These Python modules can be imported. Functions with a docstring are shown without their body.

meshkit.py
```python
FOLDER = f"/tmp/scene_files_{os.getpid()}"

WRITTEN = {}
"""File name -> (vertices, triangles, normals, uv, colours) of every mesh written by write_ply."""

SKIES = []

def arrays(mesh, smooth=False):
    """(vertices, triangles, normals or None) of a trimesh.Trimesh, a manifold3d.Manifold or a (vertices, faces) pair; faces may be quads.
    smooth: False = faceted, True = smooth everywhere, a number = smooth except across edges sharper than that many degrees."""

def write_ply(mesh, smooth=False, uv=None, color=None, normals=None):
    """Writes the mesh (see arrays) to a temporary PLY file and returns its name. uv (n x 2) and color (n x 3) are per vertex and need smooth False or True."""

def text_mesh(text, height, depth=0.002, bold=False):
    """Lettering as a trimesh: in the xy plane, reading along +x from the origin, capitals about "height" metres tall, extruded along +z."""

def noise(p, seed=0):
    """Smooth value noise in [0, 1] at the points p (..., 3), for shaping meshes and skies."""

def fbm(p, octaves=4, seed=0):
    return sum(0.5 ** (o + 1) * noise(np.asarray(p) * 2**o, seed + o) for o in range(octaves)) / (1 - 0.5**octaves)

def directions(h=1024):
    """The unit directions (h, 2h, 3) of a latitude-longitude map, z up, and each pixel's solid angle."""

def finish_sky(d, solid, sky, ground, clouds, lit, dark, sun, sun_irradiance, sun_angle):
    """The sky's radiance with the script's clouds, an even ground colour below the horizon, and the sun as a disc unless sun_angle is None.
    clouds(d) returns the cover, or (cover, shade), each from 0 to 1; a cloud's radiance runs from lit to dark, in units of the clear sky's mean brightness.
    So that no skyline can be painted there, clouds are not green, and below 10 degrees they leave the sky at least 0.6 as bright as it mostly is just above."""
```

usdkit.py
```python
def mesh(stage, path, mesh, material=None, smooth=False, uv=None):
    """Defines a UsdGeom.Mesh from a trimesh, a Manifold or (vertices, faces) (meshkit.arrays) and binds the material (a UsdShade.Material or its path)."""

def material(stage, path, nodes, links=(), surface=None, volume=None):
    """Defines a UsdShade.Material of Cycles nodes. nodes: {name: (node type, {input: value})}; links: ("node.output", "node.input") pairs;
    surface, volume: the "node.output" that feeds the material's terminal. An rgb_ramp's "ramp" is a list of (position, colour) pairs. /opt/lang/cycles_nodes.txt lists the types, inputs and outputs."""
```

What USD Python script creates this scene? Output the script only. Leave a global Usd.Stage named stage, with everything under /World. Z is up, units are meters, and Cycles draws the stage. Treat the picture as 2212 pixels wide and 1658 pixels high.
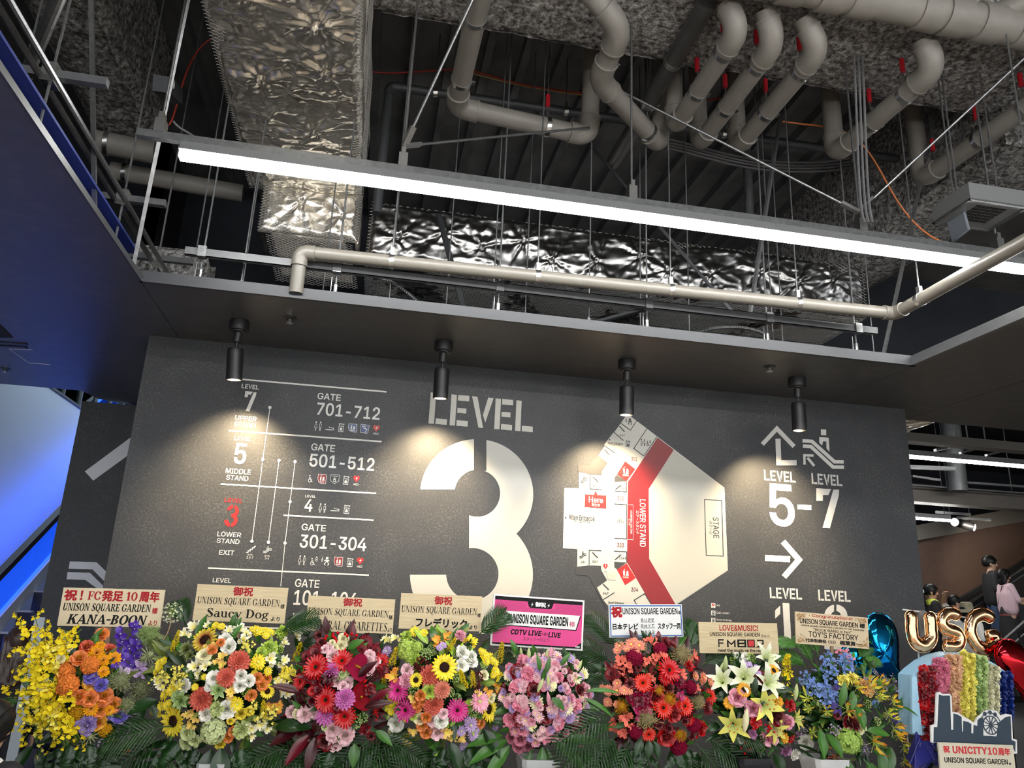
import math, glob, random
import numpy as np, trimesh, usdkit, meshkit
import manifold3d as m3
import shapely
from shapely import affinity, union_all
from shapely.geometry import Polygon, LineString, Point, box as sbox
from pxr import Usd, UsdGeom, UsdLux, UsdShade, Gf, Sdf, Vt

# ------------------------------------------------------------------ stage, camera, lights
stage = Usd.Stage.CreateInMemory()
UsdGeom.SetStageUpAxis(stage, UsdGeom.Tokens.z)
UsdGeom.SetStageMetersPerUnit(stage, 1.0)
UsdGeom.Xform.Define(stage, '/World'); UsdGeom.Scope.Define(stage, '/World/Looks')
W, H, FPX = 2212, 1658, 1668.78
_y, _p, _r = np.radians([10.191, 16.185, 2.553])
FW = np.array([np.sin(_y)*np.cos(_p), np.cos(_y)*np.cos(_p), np.sin(_p)])
_rt = np.array([np.cos(_y), -np.sin(_y), 0.]); _up = np.cross(_rt, FW)
RT, UP = np.cos(_r)*_rt+np.sin(_r)*_up, -np.sin(_r)*_rt+np.cos(_r)*_up
EYE = np.array([0, 0, 1.9])
cam = UsdGeom.Camera.Define(stage, '/World/Camera')
cam.CreateHorizontalApertureAttr(36.0); cam.CreateVerticalApertureAttr(36.0*H/W)
cam.CreateFocalLengthAttr(FPX*36.0/W); cam.CreateClippingRangeAttr(Gf.Vec2f(0.05, 200))
cam.CreateFStopAttr(0.0)
cam.AddTransformOp().Set(Gf.Matrix4d(*RT, 0, *UP, 0, *(-FW), 0, *EYE, 1))
cam.CreateExposureAttr(0.0)

dome = UsdLux.DomeLight.Define(stage, '/World/Sky')          # daylight of the glazed front behind the camera
dome.CreateIntensityAttr(0.75); dome.CreateColorAttr(Gf.Vec3f(0.94, 0.97, 1.0))
shaft_fill = UsdLux.RectLight.Define(stage, '/World/Skylight')       # added unseen area light, stands in for daylight on the pale escalator wall
shaft_fill.CreateWidthAttr(1.5); shaft_fill.CreateHeightAttr(7.0); shaft_fill.CreateIntensityAttr(6.5); shaft_fill.CreateColorAttr(Gf.Vec3f(0.72, 0.88, 1.0))
shaft_fill.AddTranslateOp().Set(Gf.Vec3d(-3.2, 12.1, 6.25))
HALL_STRIP, SPOT_POWER, WARM = 70.0, 370.0, (1.0, 0.77, 0.47)
BLUE = (0.04, 0.16, 1.0)

def at(px, py, y=None, z=None, x=None):
    """the point of the place that the photograph shows at a pixel, on the plane where the thing stands"""
    d = FW+RT*(px-W/2)/FPX-UP*(py-H/2)/FPX
    t = (y-EYE[1])/d[1] if y is not None else (z-EYE[2])/d[2] if z is not None else (x-EYE[0])/d[0]
    return EYE+d*t

# ------------------------------------------------------------------ prims
_used = {}
def path_of(parent, name):
    k = (parent, name); n = _used.get(k, 0); _used[k] = n+1
    return f'{parent}/{name}' if n == 0 else f'{parent}/{name}_{n:03d}'
def say(prim, label=None, cat=None, group=None, kind=None):
    for k, v in (('label', label), ('category', cat), ('group', group), ('kind', kind)):
        if v: prim.SetCustomDataByKey(k, v)
def thing(name, label, cat, loc=(0, 0, 0), group=None, kind=None, rz=0.0):
    p = path_of('/World', name); x = UsdGeom.Xform.Define(stage, p)
    x.AddTranslateOp().Set(Gf.Vec3d(*map(float, loc)))
    if rz: x.AddRotateZOp().Set(rz)
    say(x.GetPrim(), label, cat, group, kind)
    ORIGIN[p] = np.array(loc, float)
    return p
ORIGIN = {}
def part(parent, name, mesh, mat, smooth=False, label=None, kind=None, col=None):
    """one mesh, given in world metres, as a part of a thing (kept relative to that thing's base)"""
    if isinstance(mesh, (list, tuple)) and not (len(mesh) == 2 and isinstance(mesh[0], np.ndarray)):
        mesh = cat(mesh)
    p = path_of(parent, name)
    o = next((ORIGIN[a] for a in (parent, parent.rsplit('/', 1)[0]) if a in ORIGIN), np.zeros(3))
    if hasattr(mesh, 'to_mesh'):
        m = mesh.to_mesh(); mesh = (np.array(m.vert_properties[:, :3], float), np.array(m.tri_verts))
    v, f = (mesh.vertices, mesh.faces) if hasattr(mesh, 'faces') else mesh
    g = usdkit.mesh(stage, p, (np.asarray(v, float)-o, np.asarray(f)), MAT(mat), smooth=smooth)
    if col is not None:
        UsdGeom.PrimvarsAPI(g).CreatePrimvar('col', Sdf.ValueTypeNames.Color3fArray, 'vertex').Set(Vt.Vec3fArray.FromNumpy(np.asarray(col, np.float32)))
    g.CreateDoubleSidedAttr(True)
    say(g.GetPrim(), label, None, None, kind)
    return p
def solo(name, label, cat, mesh, mat, smooth=False, group=None, kind=None):
    p = part('/World', name, mesh, mat, smooth); say(stage.GetPrimAtPath(p), label, cat, group, kind); return p

# ------------------------------------------------------------------ shapes
def cat(ms):
    vs, fs, n = [], [], 0
    for m in ms:
        v, f = (m.vertices, m.faces) if hasattr(m, 'faces') else m
        f = np.asarray(f)
        if f.shape[1] == 4: f = np.vstack([f[:, [0, 1, 2]], f[:, [0, 2, 3]]])
        vs.append(np.asarray(v, float)); fs.append(f+n); n += len(v)
    return (np.vstack(vs), np.vstack(fs))
def bx(x0, x1, y0, y1, z0, z1):
    x0, x1 = min(x0, x1), max(x0, x1); y0, y1 = min(y0, y1), max(y0, y1); z0, z1 = min(z0, z1), max(z0, z1)
    m = trimesh.creation.box((x1-x0, y1-y0, z1-z0)); m.apply_translation(((x0+x1)/2, (y0+y1)/2, (z0+z1)/2))
    return (np.array(m.vertices), np.array(m.faces))
def frame(d, up=(0, 0, 1)):
    d = np.asarray(d, float); d = d/np.linalg.norm(d); u = np.asarray(up, float)
    if abs(d@u) > 0.98: u = np.array([0, 1., 0])
    s = np.cross(d, u); s /= np.linalg.norm(s); return d, s, np.cross(s, d)
def bar(a, b, w, h=None, up=(0, 0, 1)):
    """a rectangular bar from a to b, w wide and h high"""
    h = h or w; a, b = np.asarray(a, float), np.asarray(b, float); d, s, u = frame(b-a, up)
    v = np.array([p+s*i*w/2+u*j*h/2 for p in (a, b) for i, j in ((-1, -1), (1, -1), (1, 1), (-1, 1))])
    return (v, np.array([[0, 1, 2], [0, 2, 3], [4, 6, 5], [4, 7, 6]]+[q for k in range(4) for q in ([k, k+4, (k+1) % 4+4], [k, (k+1) % 4+4, (k+1) % 4])]))
def tube(pts, r, n=10, caps=True):
    """a swept round tube; r a number or one radius per point"""
    P = np.asarray(pts, float); r = np.broadcast_to(np.asarray(r, float), len(P))
    T = np.gradient(P, axis=0) if len(P) > 2 else np.array([P[1]-P[0]]*2); T /= np.linalg.norm(T, axis=1, keepdims=True)
    _, s, u = frame(T[0]); rings = []
    for k in range(len(P)):
        s = s-T[k]*(s@T[k]); s /= np.linalg.norm(s); u = np.cross(T[k], s)
        a = np.arange(n)*2*np.pi/n
        rings.append(P[k]+r[k]*(np.cos(a)[:, None]*s+np.sin(a)[:, None]*u))
    v = np.vstack(rings); i = np.arange(n); j = (i+1) % n; f = []
    for k in range(len(P)-1):
        a, b = k*n, (k+1)*n
        f += [np.stack([a+i, a+j, b+j], 1), np.stack([a+i, b+j, b+i], 1)]
    f = np.vstack(f)
    if caps:
        v = np.vstack([v, P[0], P[-1]]); m = len(v); e = (len(P)-1)*n
        f = np.vstack([f, np.stack([j, i, np.full(n, m-2)], 1), np.stack([e+i, e+j, np.full(n, m-1)], 1)])
    return (v, f)
def arc3(a, c, b, k=8):
    """points of a smooth bend from a by way of corner c to b"""
    t = np.linspace(0, 1, k)[:, None]; return (1-t)**2*np.array(a)+2*t*(1-t)*np.array(c)+t*t*np.array(b)
def lathe(profile, n=24, at_=(0, 0, 0), axis=(0, 0, 1)):
    """(radius, height) pairs turned round an axis"""
    pr = np.asarray(profile, float); d, s, u = frame(axis); a = np.arange(n)*2*np.pi/n
    v = np.vstack([np.asarray(at_, float)+d*h+rr*(np.cos(a)[:, None]*s+np.sin(a)[:, None]*u) for rr, h in pr])
    i = np.arange(n); j = (i+1) % n
    return (v, np.vstack([np.vstack([np.stack([k*n+i, k*n+j, (k+1)*n+j], 1), np.stack([k*n+i, (k+1)*n+j, (k+1)*n+i], 1)]) for k in range(len(pr)-1)]))
def polys(s):
    return [] if s.is_empty else [g for g in (s.geoms if hasattr(s, 'geoms') else [s]) if g.geom_type == 'Polygon' and g.area > 1e-9]
def slab(shape, depth, org, eu, ev, chamfer=0):
    """a flat outline (shapely, in metres along eu and ev from org) with a thickness along eu x ev"""
    eu, ev = np.asarray(eu, float), np.asarray(ev, float); en = np.cross(eu, ev); out = []
    for g in polys(shape):
        m = trimesh.creation.extrude_polygon(g, depth, engine='earcut')
        out.append((np.asarray(org, float)+m.vertices[:, :1]*eu+m.vertices[:, 1:2]*ev+m.vertices[:, 2:]*en, np.array(m.faces)))
    return cat(out)
def grid_faces(nu, nv, wrap=False):
    i, j = np.meshgrid(np.arange(nu-1), np.arange(nv if wrap else nv-1), indexing='ij'); j2 = (j+1) % nv
    a, b, c, d = i*nv+j, (i+1)*nv+j, (i+1)*nv+j2, i*nv+j2
    return np.vstack([np.stack([a, b, c], -1).reshape(-1, 3), np.stack([a, c, d], -1).reshape(-1, 3)])
def hull(points_r):
    """manifold hull of spheres (x, y, z, r)"""
    return m3.Manifold.batch_hull([m3.Manifold.sphere(r, 12).translate((x, y, z)) for x, y, z, r in points_r])

# ------------------------------------------------------------------ materials
_mats = {}
def MAT(m):
    if isinstance(m, UsdShade.Material): return m
    return _mats[m]
def mk(name, nodes, links, surface='p.BSDF'):
    _mats[name] = usdkit.material(stage, '/World/Looks/'+name, nodes, links, surface=surface); return name
def plain(name, color, rough=0.5, metal=0.0, var=0.0, vscale=6.0, bump=0.0, bscale=40.0, **kw):
    """one colour, with an even grain of lighter and darker and a fine relief"""
    n = {'p': ('principled_bsdf', dict(roughness=rough, metallic=metal, base_color=color, **kw))}; l = []
    if var or bump: n['t'] = ('texture_coordinate', {})
    if var:
        c = np.array(color); n['n'] = ('noise_texture', dict(scale=vscale, detail=5.0, roughness=0.6))
        n['r'] = ('rgb_ramp', {'ramp': [(0.3, tuple(c*(1-var))), (0.7, tuple(np.minimum(c*(1+var), 1)))]})
        l += [('t.object', 'n.vector'), ('n.fac', 'r.fac'), ('r.color', 'p.base_color')]
    if bump:
        n['bn'] = ('noise_texture', dict(scale=bscale, detail=4.0)); n['b'] = ('bump', dict(strength=bump, distance=0.01))
        l += [('t.object', 'bn.vector'), ('bn.fac', 'b.height'), ('b.normal', 'p.normal')]
    return mk(name, n, l)
def glow(name, color, strength):
    return mk(name, {'e': ('emission', dict(color=color, strength=strength))}, [], 'e.emission')
def mottled(name, dark, mid, light, rough=0.45, s1=26.0, s2=3.0, spec=0.35):
    """printed stone-look panel: speckles of three greys, with cloudy patches where the speckles thin out"""
    return mk(name, {
        't': ('texture_coordinate', {}), 'n1': ('noise_texture', dict(scale=s1, detail=6.0, roughness=0.65, distortion=0.15)),
        'n2': ('noise_texture', dict(scale=s2, detail=4.0, roughness=0.6)),
        'r1': ('rgb_ramp', {'ramp': [(0.30, (0, 0, 0)), (0.5, (0.35,)*3), (0.62, (1, 1, 1))]}),
        'r2': ('rgb_ramp', {'ramp': [(0.3, (0.25,)*3), (0.72, (1, 1, 1))]}),
        'm': ('math', dict(math_type='multiply')), 'c': ('rgb_ramp', {'ramp': [(0, dark), (0.4, mid), (1, light)]}),
        'b': ('bump', dict(strength=0.06, distance=0.004)), 'p': ('principled_bsdf', dict(roughness=rough, specular_ior_level=spec))},
        [('t.object', 'n1.vector'), ('t.object', 'n2.vector'), ('n1.fac', 'r1.fac'), ('n2.fac', 'r2.fac'), ('r1.color', 'm.value1'), ('r2.color', 'm.value2'),
         ('m.value', 'c.fac'), ('c.color', 'p.base_color'), ('n1.fac', 'b.height'), ('b.normal', 'p.normal')])

mottled('wall_panel', (0.033, 0.035, 0.039), (0.049, 0.0505, 0.0535), (0.102, 0.101, 0.099), s1=75.0)
mottled('soffit_panel', (0.050, 0.050, 0.052), (0.062, 0.062, 0.063), (0.082, 0.081, 0.081), rough=0.4, s1=9.0, s2=1.4, spec=0.45)
plain('slab_concrete', (0.14, 0.14, 0.142), 0.9, var=0.35, vscale=1.6, bump=0.3, bscale=18)
plain('void_navy', (0.028, 0.031, 0.04), 0.8, var=.2, vscale=2)
plain('deck', (0.12, 0.121, 0.123), 0.8, var=0.3, vscale=2)
plain('void_dark', (0.012, 0.013, 0.017), 0.9)
plain('floor_stone', (0.52, 0.45, 0.37), 0.35, var=0.25, vscale=2.5)
plain('pvc', (0.21, 0.195, 0.175), 0.5, var=0.06, vscale=9)
plain('pvc_cream', (0.15, 0.14, 0.12), 0.4, var=0.04, vscale=5)
plain('lined_pipe', (0.10, 0.098, 0.095), 0.35, metal=0.5, var=0.15, vscale=8)
plain('galv', (0.24, 0.245, 0.25), 0.42, metal=0.85, var=0.18, vscale=30)
plain('zinc', (0.62, 0.62, 0.6), 0.3, metal=1.0)
plain('steel_grey', (0.13, 0.135, 0.14), 0.5, metal=0.4, var=0.12, vscale=12)
plain('steel_dark', (0.05, 0.053, 0.058), 0.5, metal=0.3)
plain('black_paint', (0.012, 0.012, 0.013), 0.45)
plain('fixture_grey', (0.22, 0.225, 0.23), 0.4, metal=0.2)
plain('red_plastic', (0.45, 0.01, 0.02), 0.4)
plain('red_cable', (0.35, 0.03, 0.015), 0.5)
plain('orange_cable', (0.5, 0.14, 0.03), 0.5)
plain('grey_cable', (0.14, 0.14, 0.145), 0.6)
plain('white_plastic', (0.75, 0.75, 0.73), 0.4)
plain('blue_plastic', (0.02, 0.16, 0.55), 0.4)
plain('vinyl_white', (0.58, 0.57, 0.54), 0.38, bump=0.05, bscale=60)
plain('vinyl_cream', (0.47, 0.46, 0.41), 0.4, bump=0.05, bscale=60)
plain('vinyl_arena', (0.42, 0.405, 0.35), 0.42, bump=0.05, bscale=60)
plain('vinyl_red', (0.20, 0.006, 0.008), 0.4)
plain('vinyl_bright_red', (0.42, 0.009, 0.007), 0.4)
plain('vinyl_navy', (0.03, 0.055, 0.17), 0.4)
plain('vinyl_dark', (0.035, 0.035, 0.035), 0.45)
plain('vinyl_black', (0.012, 0.012, 0.013), 0.45)
plain('vinyl_maroon', (0.16, 0.03, 0.03), 0.5)
plain('vinyl_grey', (0.72, 0.73, 0.75), 0.4)
mk('fireproofing', {'t': ('texture_coordinate', {}), 'n': ('noise_texture', dict(scale=26.0, detail=5.0, roughness=0.7, distortion=0.25)),
    'r': ('rgb_ramp', {'ramp': [(0.36, (0.05, 0.048, 0.047)), (0.5, (0.22, 0.212, 0.205)), (0.64, (0.52, 0.505, 0.49))]}),
    'b': ('bump', dict(strength=0.8, distance=0.03)), 'p': ('principled_bsdf', dict(roughness=0.95, specular_ior_level=0.1))},
   [('t.object', 'n.vector'), ('n.fac', 'r.fac'), ('r.color', 'p.base_color'), ('n.fac', 'b.height'), ('b.normal', 'p.normal')])
mk('foil', {'t': ('texture_coordinate', {}), 'n': ('noise_texture', dict(scale=22.0, detail=3.0, roughness=0.5, distortion=0.8)),
    'b': ('bump', dict(strength=0.22, distance=0.010)), 'p': ('principled_bsdf', dict(base_color=(0.92, 0.87, 0.77), metallic=0.86, roughness=0.2))},
   [('t.object', 'n.vector'), ('n.fac', 'b.height'), ('b.normal', 'p.normal')])
mk('foil_dim', {'p': ('principled_bsdf', dict(base_color=(0.34, 0.335, 0.33), metallic=1.0, roughness=0.3))}, [])  # darker copy of foil, shade on the back duct put into its colour
glow('led_white', (1.0, 0.985, 0.95), HALL_STRIP)
# ================================================================== the room
ZC, YW = 3.657, 5.6                     # soffit height, main wall
XL, XR = -1.632, 4.383                  # main wall's ends
def structure(name, label, mesh, mat, smooth=False):
    return solo(name, label, None, mesh, mat, smooth, kind='structure')
structure('floor', 'dark warm stone floor of the concourse', bx(-14, 20, -8, 22, -0.1, 0), 'floor_stone')
structure('ceiling', 'dark concrete slab high above the open service void', bx(-14, 20, -8, 22, 6.3, 6.5), 'slab_concrete')
structure('wall_back', 'dark mottled stone-look wall that carries the white level guide', bx(XL, XR, YW, 7.4, 0, ZC), 'wall_panel')
WALL = '/World/wall_back'; ORIGIN[WALL] = np.zeros(3)
structure('wall_left', 'dark mottled wall set back beside the escalator, with a grey arrow', bx(-2.78, XL-0.02, 7.86, 8.1, 0, 3.64), 'wall_panel')
WALL_L = '/World/wall_left'; ORIGIN[WALL_L] = np.zeros(3)
structure('wall_back_void', 'dark wall at the back of the service void', cat([bx(-2.3, 4.4, 8.3, 8.5, 3.9, 6.3), bx(4.4, 11, 8.3, 8.5, 4.75, 6.3)]), 'void_navy')
structure('wall_void_side', 'added dark wall keeping the blue escalator light out of the service void', cat([bx(-9, -2.3, 7.40, 7.5, ZC+.03, 6.3), bx(-2.4, -2.3, 7.4, 8.5, ZC+.03, 6.3)]), 'void_dark')  # added wall, stops blue light leaking into the void
# the soffit: three slabs round the opening, with a joint at the corner
OX0, OX1, OY = -1.432, 3.68, 4.575
t = thing('ceiling_soffit', 'dark grey smooth soffit panels framing the open ceiling void', None, kind='structure')
g = 0.004
part(t, 'panel', bx(OX0+g, OX1-g, OY, 7.95, ZC, ZC+.03), 'soffit_panel')
left = Polygon([(OX0, -6), (OX0, 8.0), (-2.25, 8.0), (-2.62, 7.78), (-2.68, 7.5), (-9.0, 7.5), (-9.0, -6)])
part(t, 'panel', slab(left, .03, (0, 0, ZC), (1, 0, 0), (0, 1, 0)), 'soffit_panel')
part(t, 'panel', bx(OX1, 4.62, -6, 5.9, ZC, ZC+.03), 'soffit_panel')
part(t, 'panel', bx(4.626, 12, -6, 5.9, ZC, ZC+.03), 'soffit_panel')
# metal edge trims of the opening, upstanding flange
part(t, 'edge_trim', [bx(OX0-.01, OX1+.01, OY-.03, OY, ZC-.004, ZC+.012), bx(OX0, OX1, OY-.008, OY, ZC+.012, ZC+.075)], 'steel_dark')
part(t, 'edge_trim', [bx(OX1-.03, OX1, -6, OY, ZC-.004, ZC+.012), bx(OX1-.008, OX1, -6, OY, ZC+.012, ZC+.075)], 'steel_grey')
part(t, 'edge_trim', [bx(OX0, OX0+.012, -6, OY, ZC-.004, ZC+.03)], 'steel_dark')
# furring channels lying on the soffit behind the opening's edge
for x0, x1, yy in ((-1.15, -.1, 4.85), (-.05, 1.0, 4.87), (1.05, 2.1, 4.86), (2.2, 3.1, 4.72), (3.12, 3.6, 4.9)):
    part(t, 'furring_channel', [bx(x0, x1, yy, yy+.04, ZC+.05, ZC+.055), bx(x0, x1, yy, yy+.004, ZC+.05, ZC+.14)], 'steel_grey')
for x in (-1.0, -.2, .55, 1.15, 1.75, 2.3, 2.42, 2.6, 3.05, 3.4):
    part(t, 'joist', bx(x, x+.04, OY+.03, 5.55, ZC+.03, ZC+.07), 'steel_dark')
# void under the panel joint
# access hatch outline and slot diffuser in the left soffit
hp = [at(p[0], p[1], z=ZC) for p in ((20, 753), (70, 755), (62, 783), (108, 787))]
for a, b in ((0, 1), (0, 2), (2, 3)):
    part(t, 'hatch_edge', bar(hp[a]-[0, 0, .001], hp[b]-[0, 0, .001], .006, .003), 'vinyl_grey')
q = [at(*p, z=ZC) for p in ((0, 700), (28, 728), (0, 728))]
part(t, 'slot_diffuser', slab(Polygon([tuple(p[:2]) for p in q]+[]), .004, (0, 0, ZC-.005), (1, 0, 0), (0, 1, 0)), 'void_dark')
for yy in (738, 745):
    a, b = at(-40, yy-1, z=ZC), at(58, yy+4, z=ZC); part(t, 'diffuser_slat', bar(a-[0, 0, .004], b-[0, 0, .004], .03, .008), 'black_paint')

# left: escalator with blue light, bright side wall, window strip above it
structure('wall_side', 'pale glossy wall beside the escalator under a strip of windows', bx(-4.15, -4.0, 6.2, 18, 0, 4.29), plain('pale_wall', (0.60, 0.66, 0.74), 0.42))
wn = thing('window_1', 'strip of bright window panes above the pale escalator wall', None, kind='structure')
for k in range(9):
    y0 = 9.6+k*.62
    part(wn, 'pane', bx(-4.10, -4.09, y0, y0+.58, 4.32, 5.9), mk(f'pane_{k}', {'g': ('glossy_bsdf', dict(roughness=0.02, color=(.8, .9, .9))), 't': ('transparent_bsdf', dict(color=(.86, .97, .96))), 'f': ('fresnel', {}), 'm': ('mix_closure', {})},
         [('f.fac', 'm.fac'), ('t.BSDF', 'm.closure1'), ('g.BSDF', 'm.closure2')], 'm.closure') if k == 0 else 'pane_0')
    part(wn, 'mullion', bx(-4.13, -4.06, y0+.58, y0+.62, 4.29, 6.0), 'steel_grey')
part(wn, 'sill', bx(-4.16, -3.99, 9.5, 15.4, 4.29, 4.32), 'steel_grey')
structure('wall_void_left', 'dark upper wall over the escalator shaft', cat([bx(-4.15, -4.0, 6.2, 9.55, 4.29, 6.3), bx(-4.15, -4.0, 15.3, 18, 4.29, 6.3)]), 'void_dark')
# ceiling trim above escalator: blue-lit ceiling edge is the soffit itself
es = thing('escalator', 'blue-lit escalator rising behind the left wall', 'escalator', (-3.2, 8, 0))
sl = math.tan(math.radians(31.5)); yb = 6.62
plain('step_blue', (0.004, 0.008, 0.04), 0.35); plain('stringer_white', (0.62, 0.62, 0.68), 0.3)
mk('blue_glass', {'p': ('principled_bsdf', dict(base_color=(0.05, 0.24, 1.0), roughness=0.12, specular_ior_level=0.6, emission_color=(0.01, 0.09, 1.0), emission_strength=0.75)), }, [])  # emission puts the edge-lit blue glow into the glass itself
for k in range(24):
    y0 = yb+k*.335; z0 = k*.335*sl
    if y0 > 13: break
    part(es, 'step', [bx(-3.5, -2.45, y0, y0+.36, z0-.4, z0), bx(-3.5, -3.42, y0-.012, y0+.05, z0, z0+.01), bx(-3.49, -2.45, y0-.012, y0+.02, z0-.025, z0)], 'step_blue')
    part(es, 'step_nosing', bx(-3.5, -3.36, y0-.014, y0+.06, z0+.001, z0+.018), 'stringer_white')
def slope_strip(x0, x1, d0, d1, ya=5.2, yz=15.0):
    P = [(ya, (ya-yb)*sl+d0), (yz, (yz-yb)*sl+d0), (yz, (yz-yb)*sl+d1), (ya, (ya-yb)*sl+d1)]
    return slab(Polygon(P), x1-x0, (x0, 0, 0), (0, 1, 0), (0, 0, 1))
part(es, 'stringer', slope_strip(-3.56, -3.5, .0, .19), 'stringer_white')
part(es, 'stringer', slope_strip(-2.45, -2.39, .0, .19, 8.2), 'stringer_white')
for k in range(7):
    ya = 5.4+k*1.35
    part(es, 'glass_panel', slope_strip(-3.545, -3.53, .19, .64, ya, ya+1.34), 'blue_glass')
glow('blue_led', BLUE, 11.0); glow('blue_led_low', BLUE, 1.6)
part(es, 'light_strip', slope_strip(-3.60, -3.585, .60, .67), 'blue_led', label='blue light strip')
part(es, 'light_strip', slope_strip(-3.528, -3.52, .20, .235), 'blue_led_low', label='blue light strip')
part(es, 'handrail', slope_strip(-3.575, -3.5, .655, .725), 'black_paint')
part(es, 'handrail_guide', slope_strip(-3.565, -3.51, .63, .655), 'zinc')
# ================================================================== the open ceiling void
rng = np.random.default_rng(7)
def rough_block(x0, x1, y0, y1, z0, z1, step=.03, amp=.03, seed=1):
    """a beam with a sprayed, lumpy coat: each face a displaced grid"""
    out = []
    c = np.array([(x0+x1)/2, (y0+y1)/2, (z0+z1)/2])
    def face(o, e1, e2):
        n1 = max(2, int(np.linalg.norm(e1)/step)+1); n2 = max(2, int(np.linalg.norm(e2)/step)+1)
        a, b = np.meshgrid(np.linspace(0, 1, n1), np.linspace(0, 1, n2), indexing='ij')
        v = np.array(o)+a[..., None]*np.array(e1)+b[..., None]*np.array(e2); v = v.reshape(-1, 3)
        d = v-c; d /= np.linalg.norm(d, axis=1, keepdims=True)+1e-9
        nrm = np.cross(e1, e2); nrm = nrm/np.linalg.norm(nrm); 
        h = meshkit.fbm(v*9, 4, seed)-.5
        edge = np.minimum(np.minimum(a, 1-a)*np.linalg.norm(e1), np.minimum(b, 1-b)*np.linalg.norm(e2)).ravel()
        rnd = -.05*np.exp(-(edge/.05))
        return (v+nrm*((h*2*amp+rnd)[:, None]), grid_faces(n1, n2))
    X, Y, Z = x1-x0, y1-y0, z1-z0
    out.append(face((x0, y1, z0), (X, 0, 0), (0, -Y, 0)))      # underside
    out.append(face((x0, y0, z0), (X, 0, 0), (0, 0, Z)))       # front
    out.append(face((x1, y1, z0), (-X, 0, 0), (0, 0, Z)))      # back
    out.append(face((x1, y0, z0), (0, Y, 0), (0, 0, Z)))
    out.append(face((x0, y1, z0), (0, -Y, 0), (0, 0, Z)))
    return cat(out)
structure('ceiling_beam', 'steel beam with lumpy grey fireproof coat crossing above the pipes', rough_block(-.30, 7.0, 3.35, 4.22, 5.5, 6.3), 'fireproofing', 30)
structure('ceiling_beam', 'steel beam with lumpy grey fireproof coat at the upper left', rough_block(-2.42, -1.93, 1.5, 6.0, 5.4, 6.3, seed=3), 'fireproofing', 30)
structure('ceiling_beam', 'coated beam in the dark at the right of the void', rough_block(4.2, 4.9, 4.0, 8.2, 5.2, 6.3, .06, seed=5), 'fireproofing', 30)
structure('ceiling_deck', 'dark ribbed steel deck above the void', cat([bx(x, x+.06, 4.4, 8.3, 6.2, 6.3) for x in np.arange(-1.8, 6.5, .3)]), 'deck')
structure('wall_column', 'pale speckled coated column glimpsed at the left of the void', rough_block(-2.0, -1.36, 5.72, 6.1, 3.70, 4.42, .03, .012, seed=8), 'fireproofing', 30)

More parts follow.
